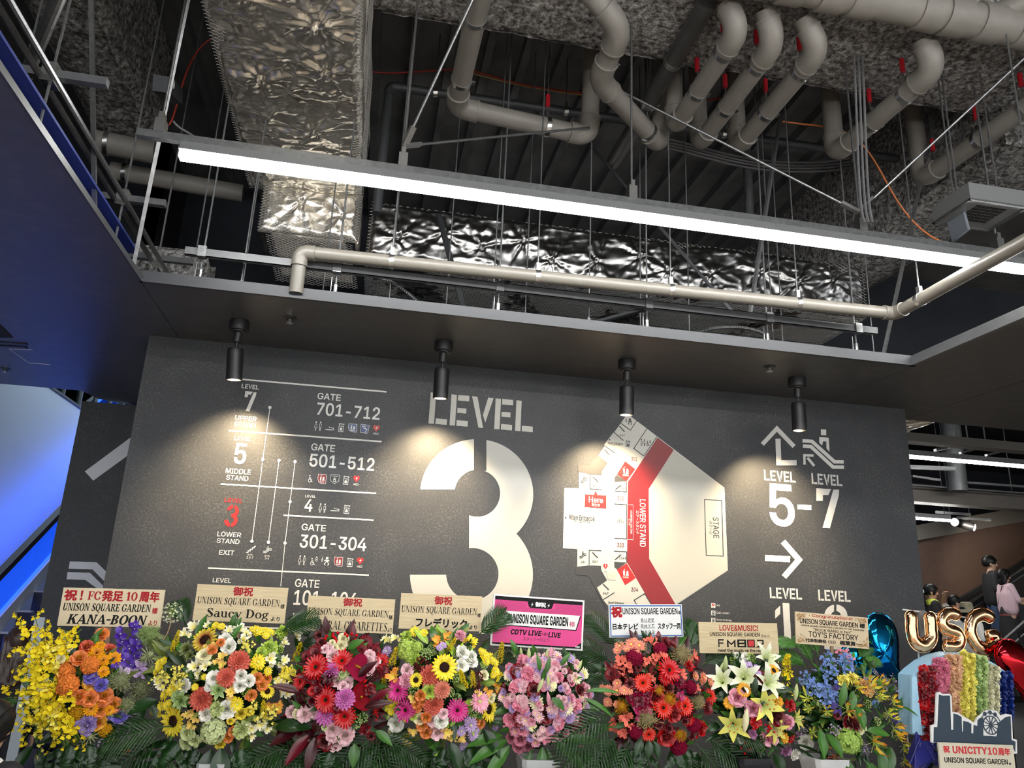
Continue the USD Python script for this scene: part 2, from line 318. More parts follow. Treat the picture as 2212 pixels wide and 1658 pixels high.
# ---- foil wrapped ducts with pinned, star-shaped creases and wire netting
def foil_sheet(o, e1, e2, step, pins, amp, seed, sag=0.0):
    o, e1, e2 = (np.asarray(q, float) for q in (o, e1, e2)); L1, L2 = np.linalg.norm(e1), np.linalg.norm(e2)
    n1, n2 = int(L1/step)+2, int(L2/step)+2
    a, b = np.meshgrid(np.linspace(0, L1, n1), np.linspace(0, L2, n2), indexing='ij')
    nrm = np.cross(e1, e2); nrm /= np.linalg.norm(nrm)
    r = np.random.default_rng(seed); h = np.zeros_like(a); near = np.full(a.shape, 9.)
    for (pa, pb) in pins:
        d = np.hypot(a-pa, b-pb); th = np.arctan2(b-pb, a-pa); R = r.uniform(.13, .24)
        k = r.integers(5, 8); ph = r.uniform(0, 6.28, 3)
        w = np.abs(np.sin(k*th/2+ph[0]+.5*np.sin(2*th+ph[1])))**.5+.4*np.abs(np.sin((k+3)*th/2+ph[2]))
        h += 1.5*amp*w*np.exp(-d/R)*np.minimum(d/.03, 1); near = np.minimum(near, d)
    P = np.stack([a, b, np.zeros_like(a)], -1)
    n = meshkit.fbm(P*np.array([9, 4, 1])+seed, 3, seed); n2_ = meshkit.fbm(P*np.array([5, 14, 1])+3.1, 3, seed+5)
    h += amp*.5*(1-np.abs(2*n-1))**4+amp*.45*(1-np.abs(2*n2_-1))**5+amp*1.5*(meshkit.fbm(P*2.2, 2, seed+9)-.5)
    h += -.015*np.exp(-near/.02)+sag*np.sin(np.pi*a/L1)*np.sin(np.pi*b/L2)
    ed = np.minimum(np.minimum(a, L1-a), np.minimum(b, L2-b)); h = h*np.minimum(ed/.05, 1)-.02*np.exp(-ed/.015)
    v = o+a[..., None]*e1/L1+b[..., None]*e2/L2+h[..., None]*nrm
    return (v.reshape(-1, 3), grid_faces(n1, n2)), [o+e1/L1*pa+e2/L2*pb+nrm*.004 for pa, pb in pins], nrm
def netting(parent, sheets, cell=.028, mat='net_wire'):
    """hexagonal wire netting lying over flat sheets (origin, edge, edge)"""
    pts, cnt = [], []
    for o, e1, e2 in sheets:
        o, e1, e2 = (np.asarray(q, float) for q in (o, e1, e2)); L1, L2 = np.linalg.norm(e1), np.linalg.norm(e2)
        n = np.cross(e1, e2); n /= np.linalg.norm(n); u, w = e1/L1, e2/L2
        for i in range(int(L2/(cell*.5))):
            y0 = i*cell*.5; m = int(L1/(cell*.5))
            if m < 2: continue
            x = np.arange(m+1)*cell*.5; s = np.where((np.arange(m+1)//2+i) % 2 == 0, -.2, .2)*cell
            q = o+x[:, None]*u+(y0+s)[:, None]*w+n*(.012+.006*np.sin(x*7+y0*5))[:, None]
            pts.append(q); cnt.append(len(q))
    p = path_of(parent, 'wire_netting'); c = UsdGeom.BasisCurves.Define(stage, p)
    P = np.vstack(pts)-ORIGIN[parent]
    c.CreateTypeAttr('linear'); c.CreateCurveVertexCountsAttr(Vt.IntArray(cnt)); c.CreatePointsAttr(Vt.Vec3fArray.FromNumpy(P.astype(np.float32)))
    c.CreateWidthsAttr(Vt.FloatArray.FromNumpy(np.full(len(P), 0.0021, np.float32))); c.SetWidthsInterpolation('vertex')
    UsdShade.MaterialBindingAPI.Apply(c.GetPrim()).Bind(MAT(mat)); say(c.GetPrim(), kind='stuff')
plain('net_wire', (0.55, 0.55, 0.54), 0.4, metal=0.7)
def duct(parent, x0, x1, y0, y1, z0, z1, step, pins_b, pins_f=(), amp=.02, seed=1, faces='bflre', sag=-.0, mat='foil'):
    X, Y, Z = x1-x0, y1-y0, z1-z0; S = []; pp = []
    F = {'b': ((x0, y1, z0), (X, 0, 0), (0, -Y, 0), pins_b), 'f': ((x0, y0, z0), (X, 0, 0), (0, 0, Z), pins_f),
         'l': ((x0, y1, z0), (0, -Y, 0), (0, 0, Z), []), 'r': ((x1, y0, z0), (0, Y, 0), (0, 0, Z), []), 'e': ((x1, y1, z0), (-X, 0, 0), (0, 0, Z), [])}
    for k in faces:
        o, e1, e2, pins = F[k]; m, pn, nr = foil_sheet(o, e1, e2, step, pins, amp if k in 'bf' else amp*.4, seed+ord(k), sag if k == 'b' else 0); S.append(m); pp += [(q, nr) for q in pn]
    part(parent, 'foil_wrap', cat(S), mat, True)
    for q, nr in pp:
        part(parent, 'insulation_pin', lathe([(0, .006), (.012, .006), (.016, 0), (.016, -.004)], 10, q, nr), 'steel_dark')
    return [F[k][:3] for k in faces]
t = thing('foil_duct', 'big silver foil-wrapped duct running towards the wall under wire netting', 'air duct', (-.7, 4, 5.0))
sh = duct(t, -1.14, -.27, 1.6, 5.72, 5.0, 5.62, .011, [(.26, 1.45), (.66, 1.60), (.55, .95), (.62, 2.0), (.25, 2.15), (.66, 2.55), (.3, 2.75), (.3, .5), (.7, .45), (.3, 3.3), (.68, 3.4)], amp=.026, seed=11, faces='bflre')
netting(t, [sh[0], sh[3]])
t = thing('foil_duct', 'short foil box hanging below the end of the big duct under netting', 'air duct', (-.6, 5.9, 4.6))
part(t, 'foil_wrap', cat([foil_sheet((-1.02, 5.66, 4.60), (.76, 0, 0), (0, 0, .42), .012, [(.3, .28), (.62, .2)], .02, 31)[0],
     foil_sheet((-.86, 6.1, 4.42), (.58, 0, 0), (-.08, -.44, .18), .014, [], .02, 33)[0], foil_sheet((-1.02, 6.1, 4.6), (0, -.44, 0), (0, 0, .42), .03, [], .01, 34)[0],
     foil_sheet((-.26, 5.66, 4.6), (0, .44, 0), (0, 0, .42), .03, [], .01, 35)[0]]), 'foil', True)
netting(t, [((-1.02, 5.65, 4.60), (.76, 0, 0), (0, 0, .42)), ((-.9, 6.1, 4.4), (.66, 0, 0), (-.06, -.44, .2))], .024)
t = thing('foil_duct', 'long dim foil-wrapped duct crossing behind the cream drain pipe', 'air duct', (2, 6.2, 4.62))
pf = [(.25, .2), (.62, .28), (.95, .2), (1.3, .3), (1.55, .15), (1.95, .2), (2.35, .3), (2.6, .2), (3.0, .22), (3.5, .3), (3.85, .25), (4.2, .3)]
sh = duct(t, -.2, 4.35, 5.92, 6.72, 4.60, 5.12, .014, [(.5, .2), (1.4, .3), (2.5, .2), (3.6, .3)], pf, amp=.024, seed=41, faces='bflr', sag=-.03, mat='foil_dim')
netting(t, sh[:2], .03)
t = thing('foil_duct', 'foil-wrapped duct glimpsed past the right end of the wall', 'air duct', (5.3, 6.5, 3.9))
duct(t, 4.75, 5.5, 6.1, 7.6, 3.86, 4.3, .03, [(.2, .3), (.4, .8)], amp=.03, seed=61, faces='bflr')

# ---- pipes
def pipe_run(name, label, pts, r, mat, clamps=(), cat_='pipe', rods=True, socket=1.14, slabz=6.3, red=False, bend=1.55):
    P = [np.asarray(p, float) for p in pts]; t = thing(name, label, cat_, P[0]); n = len(P); E = r*bend
    ends = [[P[i].copy(), P[i+1].copy()] for i in range(n-1)]
    for i in range(1, n-1):
        d0 = (P[i]-P[i-1])/np.linalg.norm(P[i]-P[i-1]); d1 = (P[i+1]-P[i])/np.linalg.norm(P[i+1]-P[i])
        a, b = P[i]-d0*E, P[i]+d1*E; ends[i-1][1] = a; ends[i][0] = b
        c = arc3(a, P[i], b, 9); c = np.vstack([a-d0*r*.75, a-d0*r*.02, c[1:-1], b+d1*r*.02, b+d1*r*.75])
        part(t, 'elbow', [tube(c, r*socket, 18), lathe([(r, -.006), (r*socket*1.05, -.006), (r*socket*1.05, .006), (r, .006)], 18, a-d0*r*.72, d0), lathe([(r, -.006), (r*socket*1.05, -.006), (r*socket*1.05, .006), (r, .006)], 18, b+d1*r*.72, d1)], mat, 40)
    for a, b in ends: part(t, 'straight_pipe', tube([a, b], r, 20), mat, 40)
    for s, f in clamps:
        a, b = ends[s]; d = (b-a)/np.linalg.norm(b-a); q = a+(b-a)*f
        cl = part(t, 'clamp', [lathe([(r*1.0, -.016), (r*1.07, -.016), (r*1.07, .016), (r*1.0, .016)], 20, q, d), bx(q[0]-.012, q[0]+.012, q[1]-.016, q[1]+.016, q[2]+r, q[2]+r+.05), bar(q+[r*1.02, 0, -.01], q+[r*1.35, 0, -.01], .03, .012)], 'zinc', 40)
        if rods:
            part(cl, 'hanger_rod', tube([q+[0, 0, r+.02], [q[0], q[1], slabz]], .005, 6), 'galv')
            if red: part(cl, 'rod_sleeve', tube([q+[0, 0, r+.10], q+[0, 0, r+.20]], .016, 8), 'red_plastic')
    return t
Z = 5.2
def z_(px, py, z=Z): return at(px, py, z=z)
g0 = 'grey drain pipes with elbows'
pipe_run('drain_pipe', 'grey drain pipe with long level run between two elbows, left of the others', [(.385, 1.8, Z), (.345, 4.60, Z), (1.33, 4.70, Z), (1.36, 4.72, 6.3)], .066, 'pvc', [(0, .72), (0, .93), (1, .72)], red=True)
a, b = z_(1293, 172), z_(1425, 312)
pipe_run('drain_pipe', 'grey drain pipe zigzagging through three elbows, centre of the void', [at(1262, -30, z=5.4), at(1342, 62, z=Z+.05), a, b, b+[.02, .02, 1.1]], .066, 'pvc', [(1, .8), (2, .86)])
runs = [((1570, 10), (1602, 68), (1452, 272), 'first'), ((1652, 22), (1686, 97), (1500, 308), 'second'), ((1735, 38), (1777, 110), (1588, 316), 'third')]
for (s, e, f, w) in runs:
    S, E_, F_ = at(*s, z=5.36), z_(*e), z_(*f)
    E_[0] = F_[0] = (E_[0]+F_[0])/2
    pipe_run('drain_pipe', f'grey drain pipe dropping from the main, {w} from the left of three', [S, E_, F_, F_+[0, .02, 1.1]], .062, 'pvc', [(1, .12), (1, .62)], red=True)
S, E_, F_ = at(1992, 85, z=5.36), z_(2020, 148), z_(1805, 332)
pipe_run('drain_pipe', 'grey drain pipe branching from the right of the thick main', [S, E_, F_, F_+[0, .02, 1.1]], .066, 'pvc', [(1, .2), (1, .62)], red=True)
E_, F_ = z_(2320, 160), z_(1992, 388)
pipe_run('drain_pipe', 'grey drain pipe leaving the picture at the right edge', [E_, F_, F_+[0, .02, 1.1]], .066, 'pvc', [(0, .3), (0, .62), (0, .97)], red=True)
# thick main
t = pipe_run('main_drain_pipe', 'thick grey main drain pipe with couplings across the top right', [(1.62, 3.24, 5.36), (6.5, 3.24, 5.36)], .1, 'pvc', [(0, .27), (0, .6)])
for x in (1.86, 2.08, 2.33, 2.52, 2.95, 3.12, 3.35, 3.6):
    part(t, 'coupling', lathe([(.1, -.075), (.112, -.075), (.112, .075), (.1, .075)], 24, (x, 3.24, 5.36), (1, 0, 0)), 'pvc', 40)
a, b = at(2095, 62, z=5.42), at(2300, -35, z=5.5)
part(t, 'branch', tube([a-(b-a)*.05, b], .075, 18), 'pvc', 40); part(t, 'coupling', tube([a+(b-a)*.12, a+(b-a)*.3], .085, 18), 'pvc', 40)
part(t, 'coupling', lathe([(.1, -.06), (.122, -.06), (.122, .06), (.1, .06)], 24, (1.66, 3.24, 5.36), (1, 0, 0)), 'pvc', 40)
A = at(1528, 8, z=5.42); B = at(1398, 228, z=5.42); C = B+(B-A)*.75-[0, 0, .0]
pipe_run('steel_pipe', 'dark metal pipe slanting behind the row of drain pipes', [A, C], .06, 'lined_pipe', [(0, .3), (0, .55)])
# slim conduit
q1, q2 = at(842, 186, z=5.75), at(1262, 246, z=5.75)
pipe_run('conduit_pipe', 'slim dark conduit with one elbow under the steel deck', [q1+[0, 0, -1.1], q1, q2], .035, 'steel_dark', [(1, .2), (1, .9)])
q1, q2 = at(1262, 246, z=5.75), at(1950, 345, z=5.75)
pipe_run('conduit_pipe', 'slim dark conduit behind the elbows of the drain pipes', [q1+[.1, 0, 0], q2], .035, 'steel_dark', [(0, .4)])
# cream pipe above the soffit
pl = pipe_run('cream_drain_pipe', 'cream drain pipe crossing above the soffit and turning towards the viewer', [(-.545, 4.56, 3.69), (-.545, 4.53, 3.95), (3.43, 4.38, 3.95), (3.43, 1.5, 3.99)], .042, 'pvc_cream', [(1, .13), (1, .37), (1, .60), (1, .83), (2, .07), (2, .4)], bend=1.25)
pipe_run('cream_drain_pipe', 'dim drain pipe coming out of the dark at the far left', [at(240, 368, z=5.2), at(525, 418, z=5.2)], .075, 'pvc', [(0, .1)])
pipe_run('duct_collar_pipe', 'lagged pipe end with grey collars under the left beam', [at(205, 305, z=5.25), at(335, 330, z=5.25)], .09, 'pvc', [(0, .2)])
pipe_run('steel_pipe', 'grey conduit drop behind the void at mid right', [at(1612, 300, y=5.82), at(1620, 470, y=5.82)], .038, 'steel_grey', [], rods=False)

# ---- long LED light with steel carrier, hangers and bracing rods
LZ, LY = 4.12, 3.90
t = thing('linear_light', 'long bright white LED light hung across the whole void', 'light', (1.4, LY, LZ))
part(t, 'diffuser', cat([bx(x0, x1, LY-.028, LY+.028, LZ, LZ+.034) for x0, x1 in ((-1.15, .545), (.55, 2.045), (2.05, 3.545), (3.55, 5.2))]), 'led_white', label='lit white diffuser')
part(t, 'housing', [bx(-1.15, 5.2, LY-.032, LY+.032, LZ+.036, LZ+.09), bx(-1.15, 5.2, LY-.05, LY+.05, LZ+.034, LZ+.042)], 'fixture_grey')
part(t, 'carrier_channel', [bx(-1.38, 5.2, LY-.021, LY+.021, LZ+.095, LZ+.137)], 'galv')
for k, x in enumerate((-1.27, .02, 1.37, 2.87, 3.85, 4.9)):
    part(t, 'bracket', [bx(x-.025, x+.025, LY-.035, LY+.035, LZ+.13, LZ+.21), bx(x-.012, x+.012, LY-.03, LY+.03, LZ+.21, LZ+.25)], 'zinc')
    part(t, 'hanger_rod', tube([(x, LY, LZ+.2), (x, LY, 6.3)], .0075, 8), 'galv')
for x, ends in ((.02, ((1.30, 4.6, 5.2), (.55, 3.2, 5.7))), (2.87, ((1.45, 4.35, 5.35),)), (2.87, ((4.0, 3.0, 5.6),))):
    for e in ends:
        a = np.array([x, LY, LZ+.27]); e = np.array(e); e2 = a+(e-a)*(6.25-a[2])/(e[2]-a[2]) if e[2] > 5.5 else e
        d = (e2-a)/np.linalg.norm(e2-a)
        part(t, 'brace_rod', tube([a+d*.08, e2], .0085, 8), 'galv'); part(t, 'brace_joint', [bar(a, a+d*.12, .035, .02)], 'zinc')
# the same kind of light farther down the hall, over the viewer
plain('hall_housing', (.2, .2, .2), .5)
for k, (yy, zz) in enumerate(((1.2, 4.12), (-1.6, 4.12), (-4.4, 4.12))):
    t = thing('linear_light', f'long white LED light of the hall, {("first", "second", "third")[k]} row behind the viewer', 'light', (1.4, yy, zz))
    part(t, 'diffuser', bx(-1.15, 5.2, yy-.028, yy+.028, zz, zz+.034), 'led_white')
    part(t, 'housing', bx(-1.15, 5.2, yy-.032, yy+.032, zz+.036, zz+.09), 'fixture_grey')
    for x in (-1.1, 2., 5.1): part(t, 'hanger_rod', tube([(x, yy, zz+.05), (x, yy, 6.3)], .0075, 8), 'galv')

# ---- strut rack of the soffit: rails, hangers, braces
t = thing('strut_rail', 'grey steel channel hung above the soffit behind the cream pipe', 'ceiling rail', (1, 4.6, 3.9))
part(t, 'rail', [bx(-1.23, 3.45, 4.60, 4.605, 3.88, 3.935), bx(-1.23, 3.45, 4.60, 4.63, 3.88, 3.884), bx(-1.23, 3.45, 4.60, 4.63, 3.931, 3.935)], 'steel_grey')
for x in (-1.13, -.32, .72, 1.74, 2.62, 3.3):
    part(t, 'rod_clip', bx(x-.025, x+.025, 4.59, 4.64, 3.875, 3.945), 'galv'); part(t, 'hanger_rod', tube([(x, 4.645, ZC+.05), (x, 4.645, 6.3)], .006, 6), 'steel_grey')
    part(t, 'rod_spring_clip', [tube([(x, 4.645, ZC+.10), (x, 4.645, ZC+.15)], .013, 8), bx(x-.03, x-.025, 4.64, 4.65, ZC+.05, ZC+.2)], 'galv')
for (x0, z0, y0), (x1, z1, y1) in (((.35, 4.9, 5.6), (.55, 3.75, 4.9)), ((1.55, 5.6, 5.4), (2.45, 3.95, 4.75)), ((1.15, 3.73, 4.9), (1.75, 3.9, 4.66)), ((2.6, 4.0, 5.4), (2.2, 3.72, 5.0))):
    part(t, 'diagonal_brace', bar((x0, y0, z0), (x1, y1, z1), .04, .02), 'steel_dark')
t = thing('strut_rail', 'pair of shiny steel rails sloping into the void along the left edge', 'ceiling rail', (-1.6, 3.8, 4.1))
for dx in (-.03, .03): part(t, 'rail', tube([(-1.60+dx, 1.6, 4.12), (-1.60+dx, 5.6, 4.12)], .016, 8), 'galv')
for y in (3.35, 4.5, 5.35):
    part(t, 'cross_channel', bx(-1.95, -1.36, y, y+.04, 4.135, 4.175), 'steel_grey'); part(t, 'rod_clip', bx(-1.63, -1.57, y-.02, y+.06, 4.1, 4.2), 'zinc')
    part(t, 'hanger_rod', tube([(-1.6, y+.02, ZC+.03), (-1.6, y+.02, 6.3)], .007, 6), 'galv')
t = thing('strut_rail', 'round steel brace slanting across the upper left corner', 'ceiling rail', (-1.6, 3, 4.3))
part(t, 'brace_tube', tube([(-2.0, 3.9, 4.25), (-1.05, 2.35, 4.62)], .03, 12), 'galv'); part(t, 'hanger_rod', tube([(-1.9, 3.73, 4.3), (-1.9, 3.73, 6.3)], .006, 6), 'galv')
t = thing('steel_channel', 'blue steel channel behind the left soffit edge', 'ceiling rail', (-1.6, 4, 3.8))
plain('blue_steel', (.03, .05, .22), .45)  # one even dark blue for the channel
part(t, 'web', bx(-1.66, -1.645, 1.6, 4.9, ZC+.036, 3.98), 'blue_steel'); part(t, 'flange', [bx(-1.66, -1.58, 1.6, 4.9, 3.97, 3.985), bx(-1.66, -1.58, 1.6, 4.9, ZC+.036, ZC+.05)], 'blue_steel')
# lone threaded rods and braces that hold the soffit
ORD = 'first second third fourth fifth sixth seventh eighth ninth tenth eleventh twelfth thirteenth fourteenth'.split()
for k, (x, y) in enumerate(((-1.26, 4.98), (-.98, 5.2), (-.9, 4.72), (-.42, 4.95), (.02, 5.2), (.42, 5.1), (.70, 4.75), (1.02, 5.25), (1.35, 4.7), (1.86, 5.1), (2.2, 5.0), (2.75, 4.8), (3.0, 5.1), (3.55, 4.8))):
    t = solo('threaded_rod', f'thin threaded hanger rod standing on the soffit frame, {ORD[k]} from the left', 'hanger rod', cat([tube([(x, y, ZC+.06), (x, y, 6.3)], .005, 6), tube([(x, y, ZC+.06), (x, y, ZC+.14)], .012, 8)]), 'steel_grey', group='threaded hanger rods of the soffit')
for k, ((a, b), w) in enumerate((((( -1.42, 2.0, 6.2), (-1.62, 4.3, 3.75)), 'left of the light hanger'), (((-1.15, 3.6, 6.2), (-1.5, 4.6, 3.75)), 'beside the left rails'), (((3.0, 4.9, 5.9), (2.5, 4.65, 3.95)), 'thin, right of centre'), (((4.08, 4.3, 6.2), (3.72, 4.95, 3.8)), 'right of the speaker'))):
    solo('brace_bar', f'slanting steel brace bar in the ceiling void, {w}', 'brace', bar(a, b, .022, .022), 'galv' if k != 2 else 'steel_grey')

# ---- cables
def cable(label, pts, r, mat, name='cable'):
    P = np.asarray(pts, float); tt = np.linspace(0, 1, 40); s = np.linspace(0, 1, len(P))
    from scipy.interpolate import CubicSpline
    solo(name, label, 'cable', tube(CubicSpline(s, P)(tt), r, 6), mat, 40)
cable('red cable sagging along the steel deck', [at(x, y, z=6.1) for x, y in ((785, 152), (900, 155), (1010, 152), (1110, 178), (1250, 200), (1420, 215), (1560, 212))], .008, 'red_cable')
cable('yellow cable beside the red cable on the deck', [at(x, y, z=6.1) for x, y in ((1010, 156), (1130, 185), (1250, 204), (1400, 216))], .006, plain('yellow_cable', (.45, .32, .12), .5))
cable('orange cable curving down to the light at the right', [at(x, y, y=4.6) for x, y in ((1690, 262), (1790, 275), (1868, 318), (1930, 420), (1985, 490), (2030, 520))], .007, 'orange_cable')
cable('red cable curving down beside the big foil duct', [at(x, y, y=5.0) for x, y in ((455, 85), (410, 140), (385, 215), (365, 270))], .006, 'red_cable')
for k, dy in enumerate((0, 7, 13, 20)):
    cable(f'grey cable in the bundle sagging across the void, {("top", "second", "third", "lowest")[k]} strand', [at(x, y+dy, y=5.75) for x, y in ((1440, 300), (1530, 322), (1640, 345), (1760, 350), (1850, 338))], .011, 'grey_cable')
for k, dx in enumerate((0, 9, 18)):
    cable(f'grey cable tied along the light hanger, {("left", "middle", "right")[k]} of three', [at(x+dx, y, y=3.82) for x, y in ((1832, -20), (1846, 150), (1852, 300), (1858, 420), (1868, 480))], .008, 'grey_cable')
cable('grey cable hooked from the end of the LED light', [at(x, y, y=3.98) for x, y in ((375, 262), (392, 278), (412, 290), (422, 300))], .006, 'grey_cable')
def flex(label, pts, r=.011):
    P = np.asarray(pts, float); n = 160; from scipy.interpolate import CubicSpline
    q = CubicSpline(np.linspace(0, 1, len(P)), P)(np.linspace(0, 1, n)); rr = r*(1+.22*np.sign(np.sin(np.arange(n)*np.pi/1.5+.3)))
    solo('flexible_conduit', label, 'conduit', tube(q, rr, 8), 'galv', False)
flex('ribbed metal conduit arching from the pipe elbow to the soffit', [at(x, y, y=4.78) for x, y in ((655, 592), (690, 580), (760, 588), (830, 603), (880, 632), (922, 668))])
flex('ribbed metal conduit beside the cream pipe drop, with blue end', [at(x, y, y=4.66) for x, y in ((636, 640), (634, 622), (645, 600), (660, 590))])
flex('ribbed metal conduit arching above the right soffit', [at(x, y, y=4.85) for x, y in ((1505, 718), (1550, 708), (1600, 707), (1640, 716), (1662, 735))])
q = at(633, 636, y=4.66); solo('conduit_connector', 'small blue conduit connector on the soffit edge', 'connector', tube([q-[0, 0, .03], q+[0, 0, .03]], .018, 10), 'blue_plastic', 40)

# ---- speaker, junction boxes
c = at(2118, 462, z=4.42)
t = thing('ceiling_speaker', 'grey box speaker with perforated face hung at the right', 'speaker', c)
X0, X1, Y0, Y1 = c[0]-.2, c[0]+.2, c[1]-.15, c[1]+.17
part(t, 'box', bx(X0, X1, Y0, Y1, c[2], c[2]+.11), 'fixture_grey')
part(t, 'rim', [bx(X0-.006, X1+.006, Y0-.006, Y0+.01, c[2]-.012, c[2]), bx(X0-.006, X1+.006, Y1-.01, Y1+.006, c[2]-.012, c[2]), bx(X0-.006, X0+.01, Y0, Y1, c[2]-.012, c[2]), bx(X1-.01, X1+.006, Y0, Y1, c[2]-.012, c[2])], 'galv')
part(t, 'grille_holes', [bx(x, x+.016, y, y+.022, c[2]-.003, c[2]+.0) for x in np.arange(c[0]-.1, c[0]+.1, .024) for y in np.arange(c[1]-.09, c[1]+.1, .032)], 'black_paint')
for dx in (-.15, .15): part(t, 'hanger_rod', tube([(c[0]+dx, c[1], c[2]+.11), (c[0]+dx, c[1], 6.3)], .006, 6), 'galv')
q = at(2064, 460, z=4.45); t = thing('junction_plate', 'flat grey metal plate hung beside the speaker', 'plate', q)
part(t, 'plate', bar(q+[0, -.02, -.17], q+[0, .02, .13], .14, .02, up=(1, 0, 0)), plain('plate_blue', (.26, .29, .34), .4, metal=.3)); part(t, 'hanger_rod', tube([q+[0, 0, .1], [q[0], q[1], 6.3]], .006, 6), 'galv')
q = at(362, 195, z=5.0); t = thing('junction_box', 'dark box clipped to the rod above the light end', 'junction box', q)
part(t, 'box', bar(q+[0, -.12, -.04], q+[0, .14, .06], .11, .1), 'steel_dark'); part(t, 'clip', lathe([(.02, -.008), (.028, -.008), (.028, .008), (.02, .008)], 12, q+[.06, -.12, -.03], (1, 0, 0)), 'white_plastic'); part(t, 'hanger_rod', tube([q, [q[0], q[1], 6.3]], .006, 6), 'galv')

# ---- spotlights under the soffit
def spotlight(px, py, label, tilt):
    b = at(px, py, z=ZC); b[1] = 5.09; t = thing('spotlight', label, 'spotlight', b, group=None)
    part(t, 'ceiling_base', lathe([(0, 0), (.062, 0), (.064, -.004), (.064, -.062), (.058, -.07), (.03, -.07), (0, -.07)], 28, b), 'black_paint', 40)
    part(t, 'ring', lathe([(.046, -.068), (.05, -.072), (.05, -.08), (.03, -.086), (0, -.086)], 24, b), 'black_paint', 40)
    part(t, 'stem', [lathe([(.027, -.08), (.027, -.15), (.0, -.15)], 16, b), tube([b-[0, 0, .15], b-[0, 0, .21]], .009, 10)], 'black_paint', 40)
    j = b-[0, 0, .205]; d = np.array([math.sin(math.radians(tilt[0])), math.sin(math.radians(tilt[1])), -1.]); d /= np.linalg.norm(d)
    top = j-d*.012
    part(t, 'lamp_head', lathe([(0, 0), (.046, 0), (.05, .006), (.052, .03), (.052, .205), (.05, .21), (.044, .21), (.04, .16), (0, .16)], 28, top, d), 'black_paint', 40)
    part(t, 'lamp_lens', lathe([(0, .166), (.04, .166)], 20, top, d), LENS)
    p = path_of(t, 'lamp'); L = UsdLux.SphereLight.Define(stage, p); L.CreateRadiusAttr(.03); L.CreateIntensityAttr(SPOT_POWER*14); L.CreateColorAttr(Gf.Vec3f(*WARM))
    s = UsdLux.ShapingAPI.Apply(L.GetPrim()); s.CreateShapingConeAngleAttr(44.0); s.CreateShapingConeSoftnessAttr(0.85)
    aim = np.array([.0, .80, -1.]) ; aim /= np.linalg.norm(aim); _, s1, u1 = frame(aim)
    q = top+d*.2-b
    L.AddTransformOp().Set(Gf.Matrix4d(*s1, 0, *u1, 0, *(-aim), 0, *q, 1))
LENS = glow('lens_warm', (1, .82, .6), 6.0)
for px, py, w, tl in ((520, 697, 'first', (4, 6)), (958, 742, 'second', (1, 5)), (1353, 780, 'third', (0, 2)), (1722, 816, 'fourth', (0, 1))):
    spotlight(px, py, f'black cylinder spotlight under the soffit, {w} from the left', tl)
for px, py, w in ((627, 686, 'left, beside the first spotlight'), (1662, 791, 'right, beside the fourth spotlight')):
    b = at(px, py, z=ZC); t = thing('sprinkler_head', f'small ceiling sprinkler head at the {w}', 'sprinkler', b)
    part(t, 'flange', lathe([(0, 0), (.042, 0), (.042, -.004), (.03, -.008), (0, -.008)], 24, b), 'black_paint', 40)
    part(t, 'deflector', [lathe([(0, -.012), (.016, -.012), (.018, -.03), (0, -.032)], 12, b), lathe([(.0, -.036), (.022, -.036), (.022, -.04), (0, -.04)], 12, b), tube([b-[.012, 0, .01], b-[.012, 0, .04]], .003, 6)], 'zinc')
b = at(12, 796, z=ZC); t = thing('sprinkler_head', 'small ceiling sprinkler head in the blue-lit soffit', 'sprinkler', b)
part(t, 'flange', lathe([(0, 0), (.042, 0), (.042, -.004), (.03, -.008), (0, -.008)], 24, b), 'steel_dark', 40); part(t, 'deflector', lathe([(0, -.012), (.016, -.012), (.018, -.03), (0, -.032)], 12, b), 'zinc')
# ================================================================== the hall at the right, behind the wall
mottled('brown_wall', (0.072, 0.043, 0.032), (0.078, 0.047, 0.035), (0.09, 0.054, 0.04), s1=5, s2=.8, rough=.6)
plain('hall_beam', (0.10, 0.09, 0.08), .6, var=.1, vscale=3); plain('hall_dark', (0.02, 0.02, 0.023), .8)
q0, q1 = at(1985, 1165, y=14.2), at(2212, 1125, y=14.2); sl2 = (q1[2]-q0[2])/(q1[0]-q0[0])
def top(x): return q0[2]+(x-q0[0])*sl2
structure('wall_right_hall', 'brown wall of the hall beyond, behind the rising escalator', slab(Polygon([(5, 0), (22, 0), (22, top(22)), (5, top(5))]), .12, (0, 14.32, 0), (1, 0, 0), (0, 0, 1)), 'brown_wall')
structure('trim_1', 'dark sloping band on top of the brown wall', slab(Polygon([(5, top(5)), (22, top(22)), (22, top(22)+.3), (5, top(5)+.3)]), .3, (0, 14.32, 0), (1, 0, 0), (0, 0, 1)), 'hall_beam')
structure('wall_far', 'black far wall above the brown wall', bx(-14, 22, 18, 18.2, 0, 6.4), 'void_dark')
structure('wall_end', 'dark end wall of the hall at the far right', bx(19.8, 20, -8, 22, 0, 6.4), 'hall_dark')
structure('wall_far_left', 'dark wall at the far left of the concourse', bx(-14, -13.8, -8, 22, 0, 6.4), 'hall_dark')
za, zb = at(1975, 1050, y=12.2)[2], at(1975, 1082, y=12.2)[2]
structure('ceiling_fascia', 'brown-grey fascia beam across the hall beyond', bx(5, 19, 12.2, 12.5, zb, za), 'hall_beam')
structure('ceiling_fascia', 'dark ceiling edge above the fascia of the hall beyond', bx(5, 19, 12.18, 14, za+.002, za+.05), 'hall_dark')
za, zb = at(1965, 933, y=9.0)[2], at(1965, 951, y=9.0)[2]
structure('ceiling_beam', 'low dark beam crossing the hall beyond', bx(4.6, 16, 9.0, 9.2, zb, za), 'hall_beam')
structure('ceiling_hall', 'black slab over the hall beyond', bx(4.9, 19, 8.6, 17.9, 6.0, 6.2), 'hall_dark')
